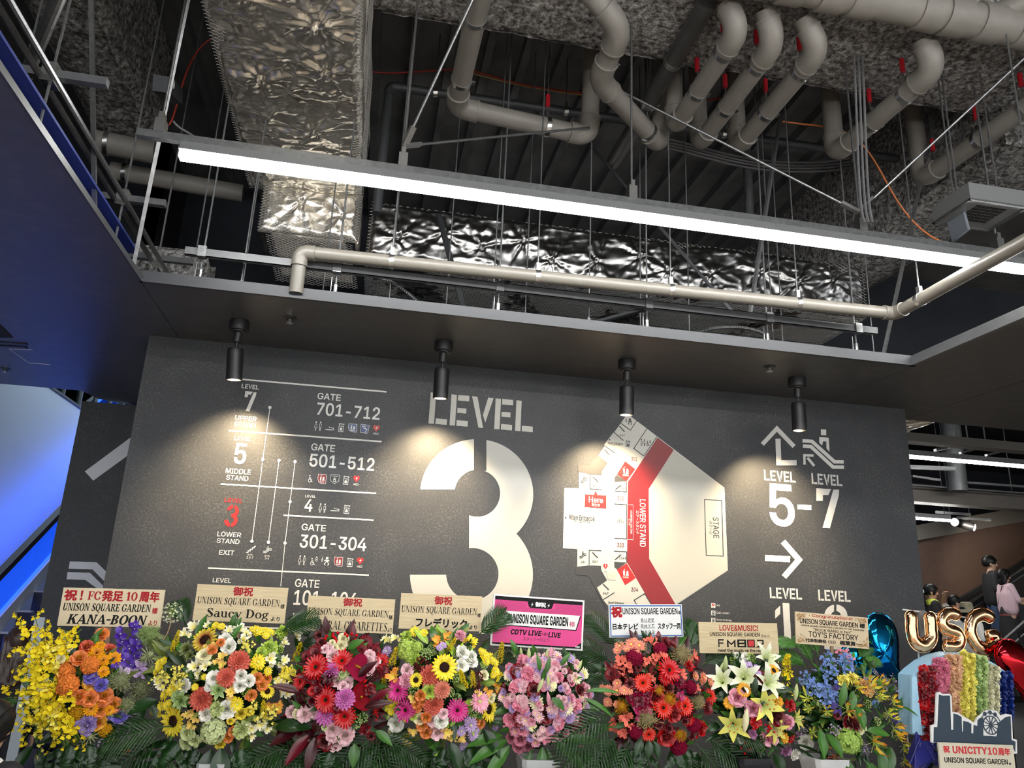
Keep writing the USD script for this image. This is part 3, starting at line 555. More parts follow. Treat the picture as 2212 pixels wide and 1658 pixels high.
for (p0, p1, y, lab) in (((1965, 986), (2300, 1014), 10.0, 'white LED light in the hall beyond, the upper of two'), ((1950, 1117), (2052, 1124), 12.9, 'short white LED light in the hall beyond, the lower of two')):
    a, b = at(*p0, y=y), at(*p1, y=y); z = a[2]; a[0] -= .6
    t = thing('linear_light', lab, 'light', ((a[0]+b[0])/2, y, z))
    part(t, 'diffuser', bx(a[0], b[0], y-.03, y+.03, z-.022, z+.022), 'led_white'); part(t, 'housing', bx(a[0], b[0], y-.035, y+.035, z+.024, z+.1), 'fixture_grey')
    for x in (a[0]+.3, b[0]-.1): part(t, 'hanger_rod', tube([(x, y, z+.1), (x, y, 6.1)], .008, 6), 'galv')
glow('lens_white', (1, .97, .88), 25)
for (px, py, w, d) in ((2062, 1127, 'left', (-.2, -.9, -.3)), (2106, 1139, 'right, tilted', (.55, -.75, -.35))):
    q = at(px, py, y=13.0); t = thing('track_spotlight', f'black track spotlight in the hall beyond, the {w} one', 'spotlight', q); d = np.array(d)/np.linalg.norm(d)
    part(t, 'lamp_head', lathe([(0, -.3), (.075, -.3), (.085, -.28), (.085, .0), (.075, 0.), (.07, -.02), (0, -.02)], 18, q, d), 'black_paint', 40)
    part(t, 'lamp_lens', lathe([(0, -.015), (.07, -.015)], 18, q, d), 'lens_white')
    L = UsdLux.SphereLight.Define(stage, path_of(t, 'lamp')); L.CreateRadiusAttr(.04); L.CreateIntensityAttr(1500.); L.CreateColorAttr(Gf.Vec3f(1, .9, .75)); s_ = UsdLux.ShapingAPI.Apply(L.GetPrim()); s_.CreateShapingConeAngleAttr(55.0); s_.CreateShapingConeSoftnessAttr(.8); d2 = np.array([.75, .55, -.35]); d2 /= np.linalg.norm(d2); _, s1, u1 = frame(d2); L.AddTransformOp().Set(Gf.Matrix4d(*s1, 0, *u1, 0, *(-d2), 0, *(d*.04), 1))
    part(t, 'track', bar(q+[-.3, .1, .18], q+[.45, .1, .18], .04, .05), 'fixture_grey'); part(t, 'hanger_rod', tube([q+[0, .1, .2], [q[0], q[1]+.1, 6.1]], .008, 6), 'galv')
    part(t, 'arm', tube([q-d*.15, q+[0, .1, .17]], .02, 8), 'black_paint')
# ceiling clutter of the hall: rails, ducts
r_ = np.random.default_rng(5)
for k, (p0, p1, y, w) in enumerate((((1962, 955), (2200, 965), 9.4, .05), ((1962, 1008), (2060, 1012), 11, .09), ((1970, 1028), (2030, 1036), 11.4, .05), ((2090, 1042), (2230, 1052), 11.6, .06), ((1968, 1047), (2230, 1066), 11.9, .04), ((2020, 972), (2066, 961), 9.6, .06), ((2074, 978), (2120, 966), 9.7, .05), ((2130, 983), (2180, 970), 9.8, .05))):
    solo('ceiling_rail', 'dim steel rail in the ceiling of the hall beyond, ' + ('just under the low beam', 'behind the upper light', 'short, below the upper light', 'right, below the upper light', 'long, above the fascia', 'slanting, leftmost', 'slanting, middle', 'slanting, rightmost')[k], 'ceiling rail', [bar(at(*p0, y=y), at(*p1, y=y), w, w*.6)], 'steel_grey')
for k, (px, py, y) in enumerate(((2062, 905, 9.1), (2085, 905, 9.1), (2122, 905, 9.1), (2058, 1010, 12.0), (2180, 1020, 12))):
    a = at(px, py, y=y); solo('threaded_rod', f'thin rod in the ceiling of the hall beyond, {ORD[(1, 2, 3, 0, 4)[k]]} of five', 'hanger rod', tube([a-[0, 0, .35], [a[0], a[1], 6.0]], .01, 6), 'steel_grey', group='rods in the ceiling of the hall beyond')
q = at(2066, 1030, y=11.8); solo('air_duct', 'grey round duct in the ceiling of the hall beyond', 'air duct', tube([q-[0, 0, .25], [q[0], q[1], 6.0]], .16, 18), 'steel_grey', 40)
# escalator of the hall
f0, f1 = at(2065, 1300, y=13.9), at(2212, 1212, y=13.9); n0, n1 = at(2075, 1320, y=12.9), at(2212, 1231, y=12.9)
t = thing('escalator', 'dark escalator rising to the right along the brown wall', 'escalator', (n0[0], 13.4, 0))
def line_at(a, b, x): return a+(b-a)*(x-a[0])/(b[0]-a[0])
for nm, a, b in (('far', f0, f1), ('near', n0, n1)):
    A, B = line_at(a, b, 6.2), line_at(a, b, 16)
    part(t, 'handrail', bar(A, B, .09, .07), 'black_paint')
    part(t, 'handrail_guide', bar(A-[0, 0, .06], B-[0, 0, .06], .05, .03), 'steel_grey')
    P = [(A[0], A[2]-.08), (B[0], B[2]-.08), (B[0], B[2]-.95), (A[0], A[2]-.95)]
    part(t, 'balustrade', slab(Polygon(P), .03, (0, a[1]+.02, 0), (1, 0, 0), (0, 0, 1)), plain('balustrade_dark', (.03, .024, .022), .3) if nm == 'far' else 'balustrade_dark')
    part(t, 'skirt', slab(Polygon([(x, z-.87) for x, z in P[:2]]+[(B[0], B[2]-1.6), (A[0], max(A[2]-1.6, 0))]), .1, (0, a[1]+.05, 0), (1, 0, 0), (0, 0, 1)), 'steel_dark')
for k in range(28):
    x = 6.4+k*.34; z = line_at(n0, n1, x)[2]-1.0
    if z > 0: part(t, 'step', bx(x, x+.34, 12.93, 13.88, z-.35, z), 'steel_dark')
STEPZ = lambda x: line_at(n0, n1, x)[2]-1.0
# front stair rail
a, b = at(2160, 1392, y=11.25), at(2230, 1330, y=11.25)
t = thing('stair_railing', 'black stair railing with balusters at the right edge', 'railing', (a[0], 11.25, 0))
part(t, 'top_rail', bar(a, a+(b-a)*2, .06, .05), 'black_paint'); part(t, 'middle_rail', bar(a-[0, 0, .16], a+(b-a)*2-[0, 0, .16], .04, .03), 'black_paint')
for k in range(8):
    q = a+(b-a)*k*.28; part(t, 'baluster', tube([q, [q[0], q[1], 0.0]], .015, 6), 'black_paint')
# ================================================================== lettering
FONT = glob.glob('/opt/blender-*/*/datafiles/fonts/Inter.woff2')[0]; CJK = glob.glob('/opt/blender-*/*/datafiles/fonts/Noto Sans CJK Regular.woff2')[0]
from PIL import Image, ImageDraw, ImageFont
_tc = {}
def outline(text, w=600, stroke=0, px=112):
    """the printed outline of a text (shapely), sans-serif; Japanese letters when it holds any"""
    k = (text, w, stroke, px)
    if k in _tc: return _tc[k]
    if any(ord(c) > 0x2e80 for c in text): f = ImageFont.truetype(CJK, px)
    else:
        f = ImageFont.truetype(FONT, px); f.set_variation_by_axes([32 if w > 500 else 20, w])
    x0, y0, x1, y1 = f.getbbox(text, anchor='ls', stroke_width=stroke)
    im = Image.new('L', (int(x1-x0)+8, int(y1-y0)+8)); ImageDraw.Draw(im).text((4-x0, 4-y0), text, 255, font=f, anchor='ls', stroke_width=stroke)
    on = np.pad(np.asarray(im) > 127, ((0, 0), (1, 1))).astype(np.int8); d = np.diff(on, axis=1)
    r, s = np.nonzero(d == 1); e = np.nonzero(d == -1)[1]
    g = union_all(shapely.box(s, -r-1.0, e, -r*1.0)).buffer(.7).buffer(-.7).simplify(.6 if px < 150 else .75)
    _tc[k] = g; return g
# a narrow roman letter drawn from thick and thin strokes
def _st(*pts, w=.05): return LineString(pts).buffer(w/2, cap_style=2, join_style=2)
def _bowl(cx, cy, rx, ry, a0, a1, th=.15, tn=.045):
    o = Point(0, 0).buffer(1, 24); O = affinity.translate(affinity.scale(o, rx, ry, origin=(0, 0)), cx, cy); I = affinity.translate(affinity.scale(o, rx-th, ry-tn, origin=(0, 0)), cx, cy)
    a = np.radians(np.linspace(a0, a1, 40)); w = Polygon([(cx, cy)]+[(cx+3*np.cos(t), cy+3*np.sin(t)) for t in a]) if abs(a1-a0) < 359 else O
    return O.difference(I).intersection(w)
def _serif(x, y, l=.26): return sbox(x-l/2, y if y < .5 else y-.045, x+l/2, y+.045 if y < .5 else y)
def _stem(x, y0=0, y1=1, w=.15, s0=True, s1=True):
    g = [sbox(x-w/2, y0, x+w/2, y1)]
    if s0: g.append(_serif(x, y0, w+.16))
    if s1: g.append(_serif(x, y1, w+.16) if y1 > .9 else sbox(x-w/2-.09, y1-.045, x+w/2, y1))
    return g
SER = {
 'U': lambda: (_stem(.2, .3, 1, s0=False)+_stem(.66, .3, 1, .05, s0=False)+[_bowl(.405, .3, .28, .32, 180, 360, .15, .05)], .86),
 'N': lambda: (_stem(.16, 0, 1, .05)+_stem(.72, 0, 1, .05, s0=False)+[Polygon([(.1, 1), (.28, 1), (.75, 0), (.66, 0)])], .9),
 'I': lambda: (_stem(.2), .4), 'O': lambda: ([_bowl(.42, .5, .38, .52, 0, 360, .16, .045)], .84),
 'S': lambda: ([_bowl(.34, .74, .24, .28, 35, 270, .1, .05), _bowl(.34, .27, .27, .29, -145, 90, .12, .05), Polygon([(.15, .66), (.25, .77), (.58, .36), (.48, .22)]), sbox(.52, .72, .56, .98), sbox(.08, .02, .12, .3)], .68),
 'Q': lambda: ([_bowl(.42, .5, .38, .52, 0, 360, .16, .045), Polygon([(.34, .1), (.44, .14), (.7, -.2), (.84, -.12), (.82, -.2), (.66, -.27)])], .86),
 'A': lambda: ([Polygon([(.36, 1.02), (.46, 1.02), (.84, 0), (.66, 0)]), _st((.41, 1), (.12, 0), w=.05), sbox(.22, .3, .62, .345), _serif(.12, 0, .26), _serif(.75, 0, .32)], .9),
 'R': lambda: (_stem(.2)+[_bowl(.3, .74, .36, .26, -90, 90, .14, .045), sbox(.2, .955, .31, 1), sbox(.2, .48, .31, .525), Polygon([(.36, .5), (.5, .5), (.8, .04), (.84, 0), (.64, 0)])], .84),
 'E': lambda: (_stem(.2)+[sbox(.2, .955, .66, 1), sbox(.2, 0, .68, .045), sbox(.2, .49, .5, .53), sbox(.62, .76, .66, 1), sbox(.64, 0, .68, .28), sbox(.47, .38, .5, .64)], .74),
 'G': lambda: ([_bowl(.44, .5, .39, .52, 40, 330, .16, .045), sbox(.62, .1, .76, .44), _serif(.69, .4, .3), sbox(.71, .68, .75, .98)], .88),
 'C': lambda: ([_bowl(.44, .5, .39, .52, 40, 318, .16, .045), sbox(.71, .68, .75, .98)], .82),
 'D': lambda: (_stem(.2)+[_bowl(.3, .5, .48, .5, -90, 90, .16, .045), sbox(.2, .955, .31, 1), sbox(.2, 0, .31, .045)], .86),
 'K': lambda: (_stem(.2)+[_st((.28, .42), (.66, .97), w=.05), Polygon([(.36, .56), (.5, .66), (.84, 0), (.64, 0)]), _serif(.66, 1, .26), _serif(.75, 0, .28)], .88),
 'B': lambda: (_stem(.2)+[_bowl(.3, .75, .32, .25, -90, 90, .14, .045), _bowl(.3, .26, .38, .27, -90, 90, .15, .045), sbox(.2, .955, .31, 1), sbox(.2, 0, .31, .045), sbox(.2, .49, .31, .53)], .78),
 'T': lambda: (_stem(.38, s1=False)+[sbox(.04, .955, .72, 1), sbox(.04, .74, .08, 1), sbox(.68, .74, .72, 1)], .76),
 'H': lambda: (_stem(.18)+_stem(.68)+[sbox(.2, .48, .68, .525)], .86), 'L': lambda: (_stem(.2)+[sbox(.2, 0, .66, .045), sbox(.62, 0, .66, .3)], .72),
 'F': lambda: (_stem(.2)+[sbox(.2, .955, .66, 1), sbox(.2, .49, .5, .53), sbox(.62, .74, .66, 1), sbox(.47, .38, .5, .64)], .7),
 '1': lambda: (_stem(.26, 0, 1, s1=False)+[Polygon([(.04, .86), (.2, 1), (.3, 1), (.2, .84)])], .5), '0': lambda: ([_bowl(.33, .5, .29, .52, 0, 360, .13, .045)], .66),
 '-': lambda: ([sbox(.04, .42, .38, .52)], .42), '!': lambda: ([Polygon([(.1, 1), (.26, 1), (.21, .3), (.15, .3)]), Point(.18, .08).buffer(.09)], .36),
 'a': lambda: ([_bowl(.26, .19, .22, .21, 0, 360, .12, .04), sbox(.38, .05, .5, .5), _bowl(.29, .46, .21, .2, 0, 150, .1, .045), sbox(.38, 0, .58, .05)], .6),
 'u': lambda: (_stem(.16, .2, .66, .12, s0=False)+_stem(.5, 0, .66, .12, s0=False)+[_bowl(.34, .22, .24, .24, 180, 350, .12, .05), sbox(.5, 0, .66, .045)], .68),
 'c': lambda: ([_bowl(.3, .33, .26, .35, 40, 320, .13, .045), Point(.47, .5).buffer(.07)], .54),
 'y': lambda: ([Polygon([(.06, .66), (.24, .66), (.44, .1), (.36, -.02)]), _st((.6, .66), (.3, -.26), w=.05), _serif(.15, .66, .3), _serif(.6, .66, .22), Point(.22, -.24).buffer(.08)], .68),
 'o': lambda: ([_bowl(.31, .33, .28, .35, 0, 360, .13, .045)], .62),
 'g': lambda: ([_bowl(.28, .42, .22, .24, 0, 360, .11, .045), _bowl(.3, -.1, .27, .19, 0, 360, .1, .05), _st((.22, .2), (.16, .1), (.4, .06), w=.09), sbox(.44, .56, .6, .66)], .62), ' ': lambda: ([], .34),
}
def roman(text):
    x, out = 0, []
    for c in text:
        g, w = SER[c](); out += [affinity.translate(q, x) for q in g]; x += w
    return union_all([q.buffer(0) for q in out])
def fit(shape, x0, y0, x1, y1, keep=False):
    """a shape stretched into a box"""
    a, b, c, d = shape.bounds; sx, sy = (x1-x0)/(c-a), (y1-y0)/(d-b)
    return affinity.affine_transform(shape, [sx, 0, 0, sy, x0-a*sx, y0-b*sy])
def stencil_word():
    L = [sbox(0, 0, .2, 1), sbox(.25, 0, .66, .18)]; E = [sbox(0, 0, .2, 1), sbox(.25, .82, .66, 1), sbox(.25, .42, .58, .58), sbox(.25, 0, .66, .18)]
    V = [Polygon([(0, 1), (.2, 1), (.47, .0), (.3, 0)]), Polygon([(.6, 1), (.8, 1), (.54, .18), (.44, .42)])]
    x, out = 0, []
    for g, w in ((L, .76), (E, .76), (V, .88), (E, .78), (L, .7)): out += [affinity.translate(q, x) for q in g]; x += w
    return union_all(out)
def stencil_three():
    def el(cx, cy, rx, ry): return affinity.translate(affinity.scale(Point(0, 0).buffer(1, 32), rx, ry, origin=(0, 0)), cx, cy)
    up = el(562, 820, 405, 395).difference(el(567, 812, 163, 168)).difference(sbox(0, 785, 510, 1300)); up = up.difference(sbox(543, 300, 632, 652))
    lo = el(525, 1395, 440, 430).difference(el(531, 1390, 187, 186)).difference(sbox(0, 800, 508, 1395)).difference(sbox(490, 1560, 580, 1900))
    return up.union(lo).difference(el(567, 812, 163, 168)).difference(el(531, 1390, 187, 186))
SEVEN = union_all([Polygon([(483, 575), (578, 580), (560, 618), (525, 617), (524, 655), (483, 655)]), Polygon([(592, 583), (628, 583), (627, 620), (570, 830), (523, 828)])])
SEVEN_U = affinity.scale(SEVEN, 1, -1); THREE = stencil_three(); THREE_U = affinity.scale(THREE, 1, -1); LEVEL = stencil_word()

# ---- graphics on the wall: outlines measured on the wall's own plane
def on_wall(shape, ox, oy, s, y=YW):
    """an outline taken from an enlarged view of the wall (offset and scale of the view), laid on the wall's plane"""
    def f(xy): 
        return np.array([at(ox+x/s, oy+yy/s, y=y)[[0, 2]] for x, yy in xy])
    out = []
    for g in polys(shape):
        g = g.segmentize(60); out.append(Polygon(f(np.array(g.exterior.coords)), [f(np.array(h.coords)) for h in g.interiors]).buffer(0))
    return union_all(out)
class View:
    def __init__(s, ox, oy, sc, wall=WALL, y=YW): s.o = (ox, oy, sc); s.w = wall; s.y = y
    def pt(s, x, y): return at(s.o[0]+x/s.o[2], s.o[1]+y/s.o[2], y=s.y)
    def put(s, shape, name, mat, lift=0, parent=None, label=None):
        return part(parent or s.w, name, slab(shape, .0015, (0, s.y-.0005-lift*.0012, 0), (1, 0, 0), (0, 0, 1)), mat, label=label)
    def draw(s, shape, name, mat, lift=0, parent=None, label=None): return s.put(on_wall(shape, *s.o, y=s.y), name, mat, lift, parent, label)
    def box(s, shape, bl, tr, name, mat, lift=0, parent=None, label=None, rot=0):
        a, b = s.pt(*bl), s.pt(*tr)
        if rot: shape = affinity.rotate(shape, rot)
        return s.put(fit(shape, min(a[0], b[0]), min(a[2], b[2]), max(a[0], b[0]), max(a[2], b[2])), name, mat, lift, parent, label)
    def text(s, t, bl, tr, mat='vinyl_white', w=600, lift=0, parent=None, rot=0, stroke=0, label=None, px=112): return s.box(outline(t, w, stroke, px), bl, tr, 'lettering', mat, lift, parent, label or f'lettering {t}' if len(t) > 2 else label, rot)
    def line(s, pts, w, name, mat, lift=0, parent=None, closed=False, cap=2): 
        return s.draw(LineString(list(pts)+([pts[0]] if closed else [])).buffer(w/2, cap_style=cap, join_style=2), name, mat, lift, parent)
def P_(*pts): return Polygon(pts)
def _ln(pts, w, cap=2): return LineString(pts).buffer(w/2, cap_style=cap, join_style=2)
def pict(kind):
    """little signs in a unit square: [(outline, material)]"""
    W_ = 'vinyl_white'; c = lambda x, y, r: Point(x, y).buffer(r, 12)
    def man(x, fem):
        b = P_((x-.13, .72), (x+.13, .72), (x+.13, .32), (x+.07, .3), (x+.07, 0), (x+.01, 0), (x+.01, .3), (x-.01, .3), (x-.01, 0), (x-.07, 0), (x-.07, .3), (x-.13, .32)) if not fem else P_((x-.08, .72), (x+.08, .72), (x+.2, .28), (x+.08, .28), (x+.07, 0), (x-.07, 0), (x-.08, .28), (x-.2, .28))
        return b.difference(b.buffer(-.045)).union(c(x, .88, .09))
    if kind == 'wc': return [(man(.22, True).union(man(.76, False)), W_)]
    if kind == 'smoke': return [(union_all([_ln([(0, .2), (.72, .2)], .13), _ln([(.8, .14), (.8, .26)], .1), _ln([(.94, .16), (.94, .45), (.42, .5), (.4, .62)], .07)]), W_)]
    if kind == 'locker': return [(union_all([sbox(.1, 0, .9, .68).difference(sbox(.17, .07, .83, .61)), sbox(.3, .16, .7, .44), sbox(.42, .44, .58, .52), c(.2, .88, .11).difference(c(.2, .88, .05)), _ln([(.3, .88), (.98, .88)], .08), sbox(.82, .76, .9, .88)]), W_)]
    if kind == 'drink_b' or kind == 'drink_r':
        sh = P_((0, 1), (1, 1), (1, 0), (.45, 0), (.12, .16), (.0, .5))
        return [(sh, W_), (sh.buffer(-.05), 'vinyl_navy' if kind[-1] == 'b' else 'vinyl_red'), (union_all([sbox(.28, .3, .44, .68), _ln([(.36, .68), (.38, .86), (.46, .88)], .05), P_((.54, .3), (.8, .3), (.76, .7), (.6, .74)), sbox(.28, .14, .78, .22)]), W_)]
    if kind == 'flag7':
        sh = P_((0, 1), (1, .95), (.9, .1), (.66, 0), (.4, .12), (.05, .1)); return [(sh, W_), (sh.buffer(-.04), 'vinyl_navy'), (union_all([fit(outline('7', 700), .52, .14, .78, .56), fit(outline('REST', 700), .16, .68, .6, .84), fit(outline('BAR', 700), .36, .5, .6, .64)]), W_)]
    if kind == 'shield5':
        sh = P_((0, 1), (1, 1), (1, .32), (.5, 0), (0, .32)); return [(sh, W_), (sh.buffer(-.05), 'vinyl_black'), (union_all([fit(outline('5', 700), .34, .2, .68, .66), fit(outline('LOUNGE', 600), .2, .76, .8, .88)]), W_)]
    if kind == 'aed':
        h = union_all([c(.27, .78, .24), c(.73, .78, .24), P_((.05, .7), (.95, .7), (.5, .3)), sbox(.3, .6, .7, .8)]); return [(h, 'vinyl_bright_red'), (P_((.62, .92), (.36, .68), (.52, .68), (.42, .52), (.7, .76), (.55, .76)), W_), (fit(outline('AED', 600), .12, 0, .9, .2), W_)]
    if kind in ('chair', 'chair_o'):
        g = [c(.38, .9, .1), _ln([(.36, .76), (.4, .42), (.7, .42), (.82, .1), (.95, .14)], .09), _ln([(.38, .6), (.64, .6)], .08), c(.42, .26, .27).difference(c(.42, .26, .19)).difference(P_((.4, .3), (.9, .9), (.2, .9)))]
        if kind == 'chair_o': g = [affinity.scale(q, .72, .8, origin=(0, 0)) for q in g]+[sbox(.72, .46, .98, .86).difference(sbox(.77, .51, .93, .81)), sbox(.8, .86, .9, .98), c(.85, .66, .05)]
        return [(union_all(g), W_)]
    if kind == 'baby': return [(union_all([P_((0, .4), (.16, .4), (.16, .7), (.11, .78), (.11, .95), (.05, .95), (.05, .78), (0, .7)).difference(sbox(.04, .45, .12, .65)), sbox(.52, .74, .84, .98), _ln([(.34, .52), (.5, .62), (.86, .62), (1, .5)], .1), sbox(.54, .4, .82, .62), _ln([(.56, .38), (.4, .2), (.54, .04)], .1), _ln([(.8, .38), (.96, .2), (.82, .04)], .1)]), W_)]
    if kind == 'stairs': return [(_ln([(0, .08), (.2, .08), (.2, .3), (.42, .3), (.42, .52), (.64, .52), (.64, .74), (.84, .74), (.84, .94), (1, .94)], .11), W_)]
    if kind == 'esc': return [(union_all([_ln([(0, .06), (.28, .06), (.72, .46), (1, .46)], .1), _ln([(0, .26), (.22, .26), (.66, .66), (1, .66)], .1), c(.5, .94, .07), _ln([(.4, .46), (.4, .78), (.56, .78), (.56, .56)], .07)]), W_)]
def sign(view, kind, bl, tr, mat=None, parent=None, lift=0):
    (sh, m), *rest = pict(kind); a, b = view.pt(*bl), view.pt(*tr)
    def place(g):
        sx, sz = (b[0]-a[0]), (b[2]-a[2]); return affinity.affine_transform(g, [sx, 0, 0, sz, a[0], a[2]])
    if parent: 
        for k, (g, m2) in enumerate([(sh, m)]+rest): view.put(place(g), 'map_pictogram', mat if mat and k == 0 else m2, lift+k, parent)
        return
    names = {'wc': 'toilet', 'smoke': 'smoking room', 'locker': 'coin locker', 'drink_b': 'drink counter', 'drink_r': 'drink counter', 'flag7': 'bar flag', 'shield5': 'lounge shield', 'aed': 'AED heart', 'chair': 'wheelchair', 'chair_o': 'accessible toilet', 'baby': 'baby room', 'stairs': 'stairs', 'esc': 'escalator'}
    p = view.put(place(sh), 'pictogram', mat or m, lift, label=f'{names[kind]} pictogram')
    for k, (g, m2) in enumerate(rest): view.put(place(g), 'pictogram_mark', m2, lift+1+k, p)

v = View(420, 780, 3.604)                                          # level directory at the left
v.box(LEVEL, (366, 209), (505, 187), 'lettering', 'vinyl_white', label='lettering LEVEL'); v.box(SEVEN_U, (374, 386), (484, 238), 'numeral', 'vinyl_white', label='stencil numeral 7')
v.text('UPPER', (314, 457), (487, 433)); v.text('STAND', (306, 507), (481, 481))
v.box(LEVEL, (307, 613), (449, 593), 'lettering', 'vinyl_white', label='lettering LEVEL'); v.text('5', (300, 797), (418, 641), w=700, label='numeral 5')
v.text('MIDDLE', (241, 870), (444, 844)); v.text('STAND', (245, 921), (423, 895))
v.box(LEVEL, (232, 1094), (379, 1072), 'lettering', 'vinyl_bright_red', label='red lettering LEVEL'); v.box(THREE_U, (226, 1287), (353, 1120), 'numeral', 'vinyl_bright_red', label='red stencil numeral 3')
v.text('LOWER', (176, 1361), (366, 1333)); v.text('STAND', (172, 1413), (354, 1386)); v.text('EXIT', (190, 1504), (312, 1473))
v.text('LEVEL', (410, 1510), (457, 1501), w=500); v.text('3·5·7', (403, 1535), (459, 1520), w=500); v.text('LEVEL', (543, 1518), (590, 1508), w=500); v.text('3·5', (547, 1541), (581, 1526), w=500)
for a, b, c_, d in (((956, 294), (1142, 259), (948, 416), (1449, 360)), ((907, 692), (1097, 651), (892, 818), (1406, 754)), ((832, 1314), (1026, 1273), (816, 1450), (1345, 1374))):
    v.text('GATE', a, b)
    v.text({948: '701-712', 892: '501-512', 816: '301-304'}[c_[0]], c_, d, w=650)
v.text('LEVEL', (861, 1058), (947, 1043)); v.text('4', (853, 1167), (926, 1076), w=700, label='numeral 4')
for pts, w in (([(328, 137), (1495, 238)], 12), ([(267, 539), (1457, 625)], 12), ([(205, 955), (1416, 1028)], 12), ([(694, 1198), (1395, 1236)], 12), ([(107, 1609), (1358, 1664)], 12)):
    v.line(pts, w, 'divider_line', 'vinyl_white')
for pts in ([(588, 360), (533, 765), (448, 1400)], [(659, 773), (577, 1408)], [(784, 782), (745, 1093), (706, 1414), (672, 1750)]):
    v.line(pts, 6, 'route_line', 'vinyl_white', 1)
    for x, y in pts:
        if y < 1500: v.draw(Point(x, y).buffer(13), 'route_dot', 'vinyl_white', 2)
for k, bl, tr in (('wc', (927, 536), (1000, 468)), ('smoke', (1018, 541), (1092, 490)), ('locker', (1114, 548), (1170, 482)), ('drink_b', (1194, 548), (1268, 490)), ('flag7', (1288, 562), (1364, 494)), ('aed', (1384, 568), (1446, 500)),
    ('chair', (878, 941), (926, 884)), ('drink_r', (955, 950), (1031, 880)), ('shield5', (1055, 952), (1130, 884)), ('locker', (1150, 958), (1208, 892)), ('aed', (1230, 964), (1290, 892)), ('wc', (962, 1175), (1034, 1106)), ('smoke', (1058, 1172), (1132, 1122)), ('locker', (1156, 1185), (1214, 1118)),
    ('wc', (802, 1582), (874, 1510)), ('chair_o', (894, 1586), (962, 1518)), ('baby', (985, 1588), (1054, 1522)), ('drink_r', (1082, 1594), (1158, 1524)), ('locker', (1180, 1598), (1240, 1530)), ('aed', (1258, 1604), (1320, 1530)), ('stairs', (402, 1492), (480, 1436)), ('esc', (535, 1492), (606, 1442))):
    sign(v, k, bl, tr)
v2 = View(560, 1240, 3.967)
v2.text('GATE', (303, 107), (520, 47)); v2.text('101-104', (290, 262), (848, 156), w=650); v2.text('LEVEL', (-401, 67), (-237, 36), w=600)
sign(v2, 'wc', (272, 408), (350, 330)); sign(v2, 'chair_o', (375, 412), (450, 338)); v2.line([(-560, 434), (380, 470), (900, 500)], 13, 'divider_line', 'vinyl_white')

v = View(860, 820, 3.315)                                          # the large level numeral
v.box(LEVEL, (217, 312), (971, 158), 'lettering', 'vinyl_cream', label='large stencil lettering LEVEL')
v.draw(THREE, 'numeral', 'vinyl_cream', label='huge cream stencil numeral 3')

v = View(1180, 860, 3.527)                                         # venue map
M = v.draw(P_((617, 117), (1357, 680), (1383, 1310), (1000, 1565), (640, 1790), (430, 1530), (385, 1440), (463, 1385), (420, 1310), (415, 1275), (325, 1272), (235, 1285), (237, 1148), (126, 1142), (137, 682), (247, 685), (247, 560), (338, 582), (422, 588), (422, 560), (467, 493), (395, 437), (445, 362), (441, 352), (510, 262), (517, 258), (567, 190)), 'venue_map', 'vinyl_cream', label='cream venue map of the hall')
v.draw(P_((970, 396), (1353, 683), (1379, 1308), (998, 1562), (785, 1222), (781, 690)), 'map_arena', 'vinyl_arena', 1, M)
v.draw(P_((847, 299), (970, 393), (779, 690), (783, 1222), (985, 1570), (1000, 1600), (830, 1620), (615, 1250), (622, 635)), 'map_stand', 'vinyl_red', 1, M, label='red lower stand area')
for p in (P_((600, 480), (677, 540), (610, 633), (537, 580)), P_((612, 1257), (680, 1368), (600, 1422), (537, 1303))): v.draw(p, 'map_counter', 'vinyl_bright_red', 1, M, label='red drink counter square')
for p in (P_((240, 508), (330, 512), (395, 437), (467, 493), (422, 560), (422, 588), (338, 580), (240, 560)), P_((223, 1283), (325, 1272), (415, 1275), (420, 1320), (463, 1385), (385, 1440), (430, 1530), (470, 1600), (455, 1600), (320, 1350), (222, 1342)), P_((537, 583), (610, 633), (520, 635), (520, 600)), P_((518, 1245), (612, 1250), (540, 1303), (518, 1285))):
    v.draw(p, 'map_void', 'vinyl_dark', 1, M, label='dark void area')
K = 'vinyl_black'
for pts, cl in (([(1204, 770), (1335, 779), (1347, 1202), (1217, 1195)], True), ([(567, 190), (640, 243), (689, 170)], False), ([(515, 258), (587, 322)], False), ([(765, 232), (666, 382), (742, 440), (842, 292)], False), ([(445, 362), (522, 418)], False), ([(332, 582), (332, 690), (422, 697)], False),
    ([(520, 706), (612, 713), (612, 635)], False), ([(518, 804), (612, 809), (612, 1070), (518, 1065)], False), ([(326, 1270), (326, 1156), (418, 1160)], False), ([(516, 1163), (612, 1168), (612, 1250)], False), ([(432, 1532), (518, 1478)], False), ([(800, 1570), (748, 1486), (668, 1536), (700, 1590)], False)):
    v.line(pts, 5, 'map_outline', K, 2, M, cl)
for x in range(530, 610, 11): v.line([(x, 815), (x, 1060)], 1.5, 'map_stair_line', 'vinyl_grey', 2, M)
v.line([(617, 809), (660, 812), (660, 1077), (617, 1073)], 3, 'map_outline', 'vinyl_white', 2, M)
v.draw(union_all([P_((295, 731), (456, 741), (455, 837), (293, 826)), P_((375, 703), (360, 738), (390, 740))]), 'map_marker', 'vinyl_bright_red', 3, M, label='red marker Here')
v.text('Here', (322, 792), (431, 755), lift=4, parent=M); v.text('現在地', (344, 822), (407, 803), lift=4, parent=M)
for t_, bl, tr in (('301', (646, 474), (692, 449)), ('302', (540, 774), (590, 748)), ('303', (539, 1131), (591, 1104)), ('304', (646, 1468), (699, 1441))): v.text(t_, bl, tr, 'vinyl_maroon', 450, 2, M)
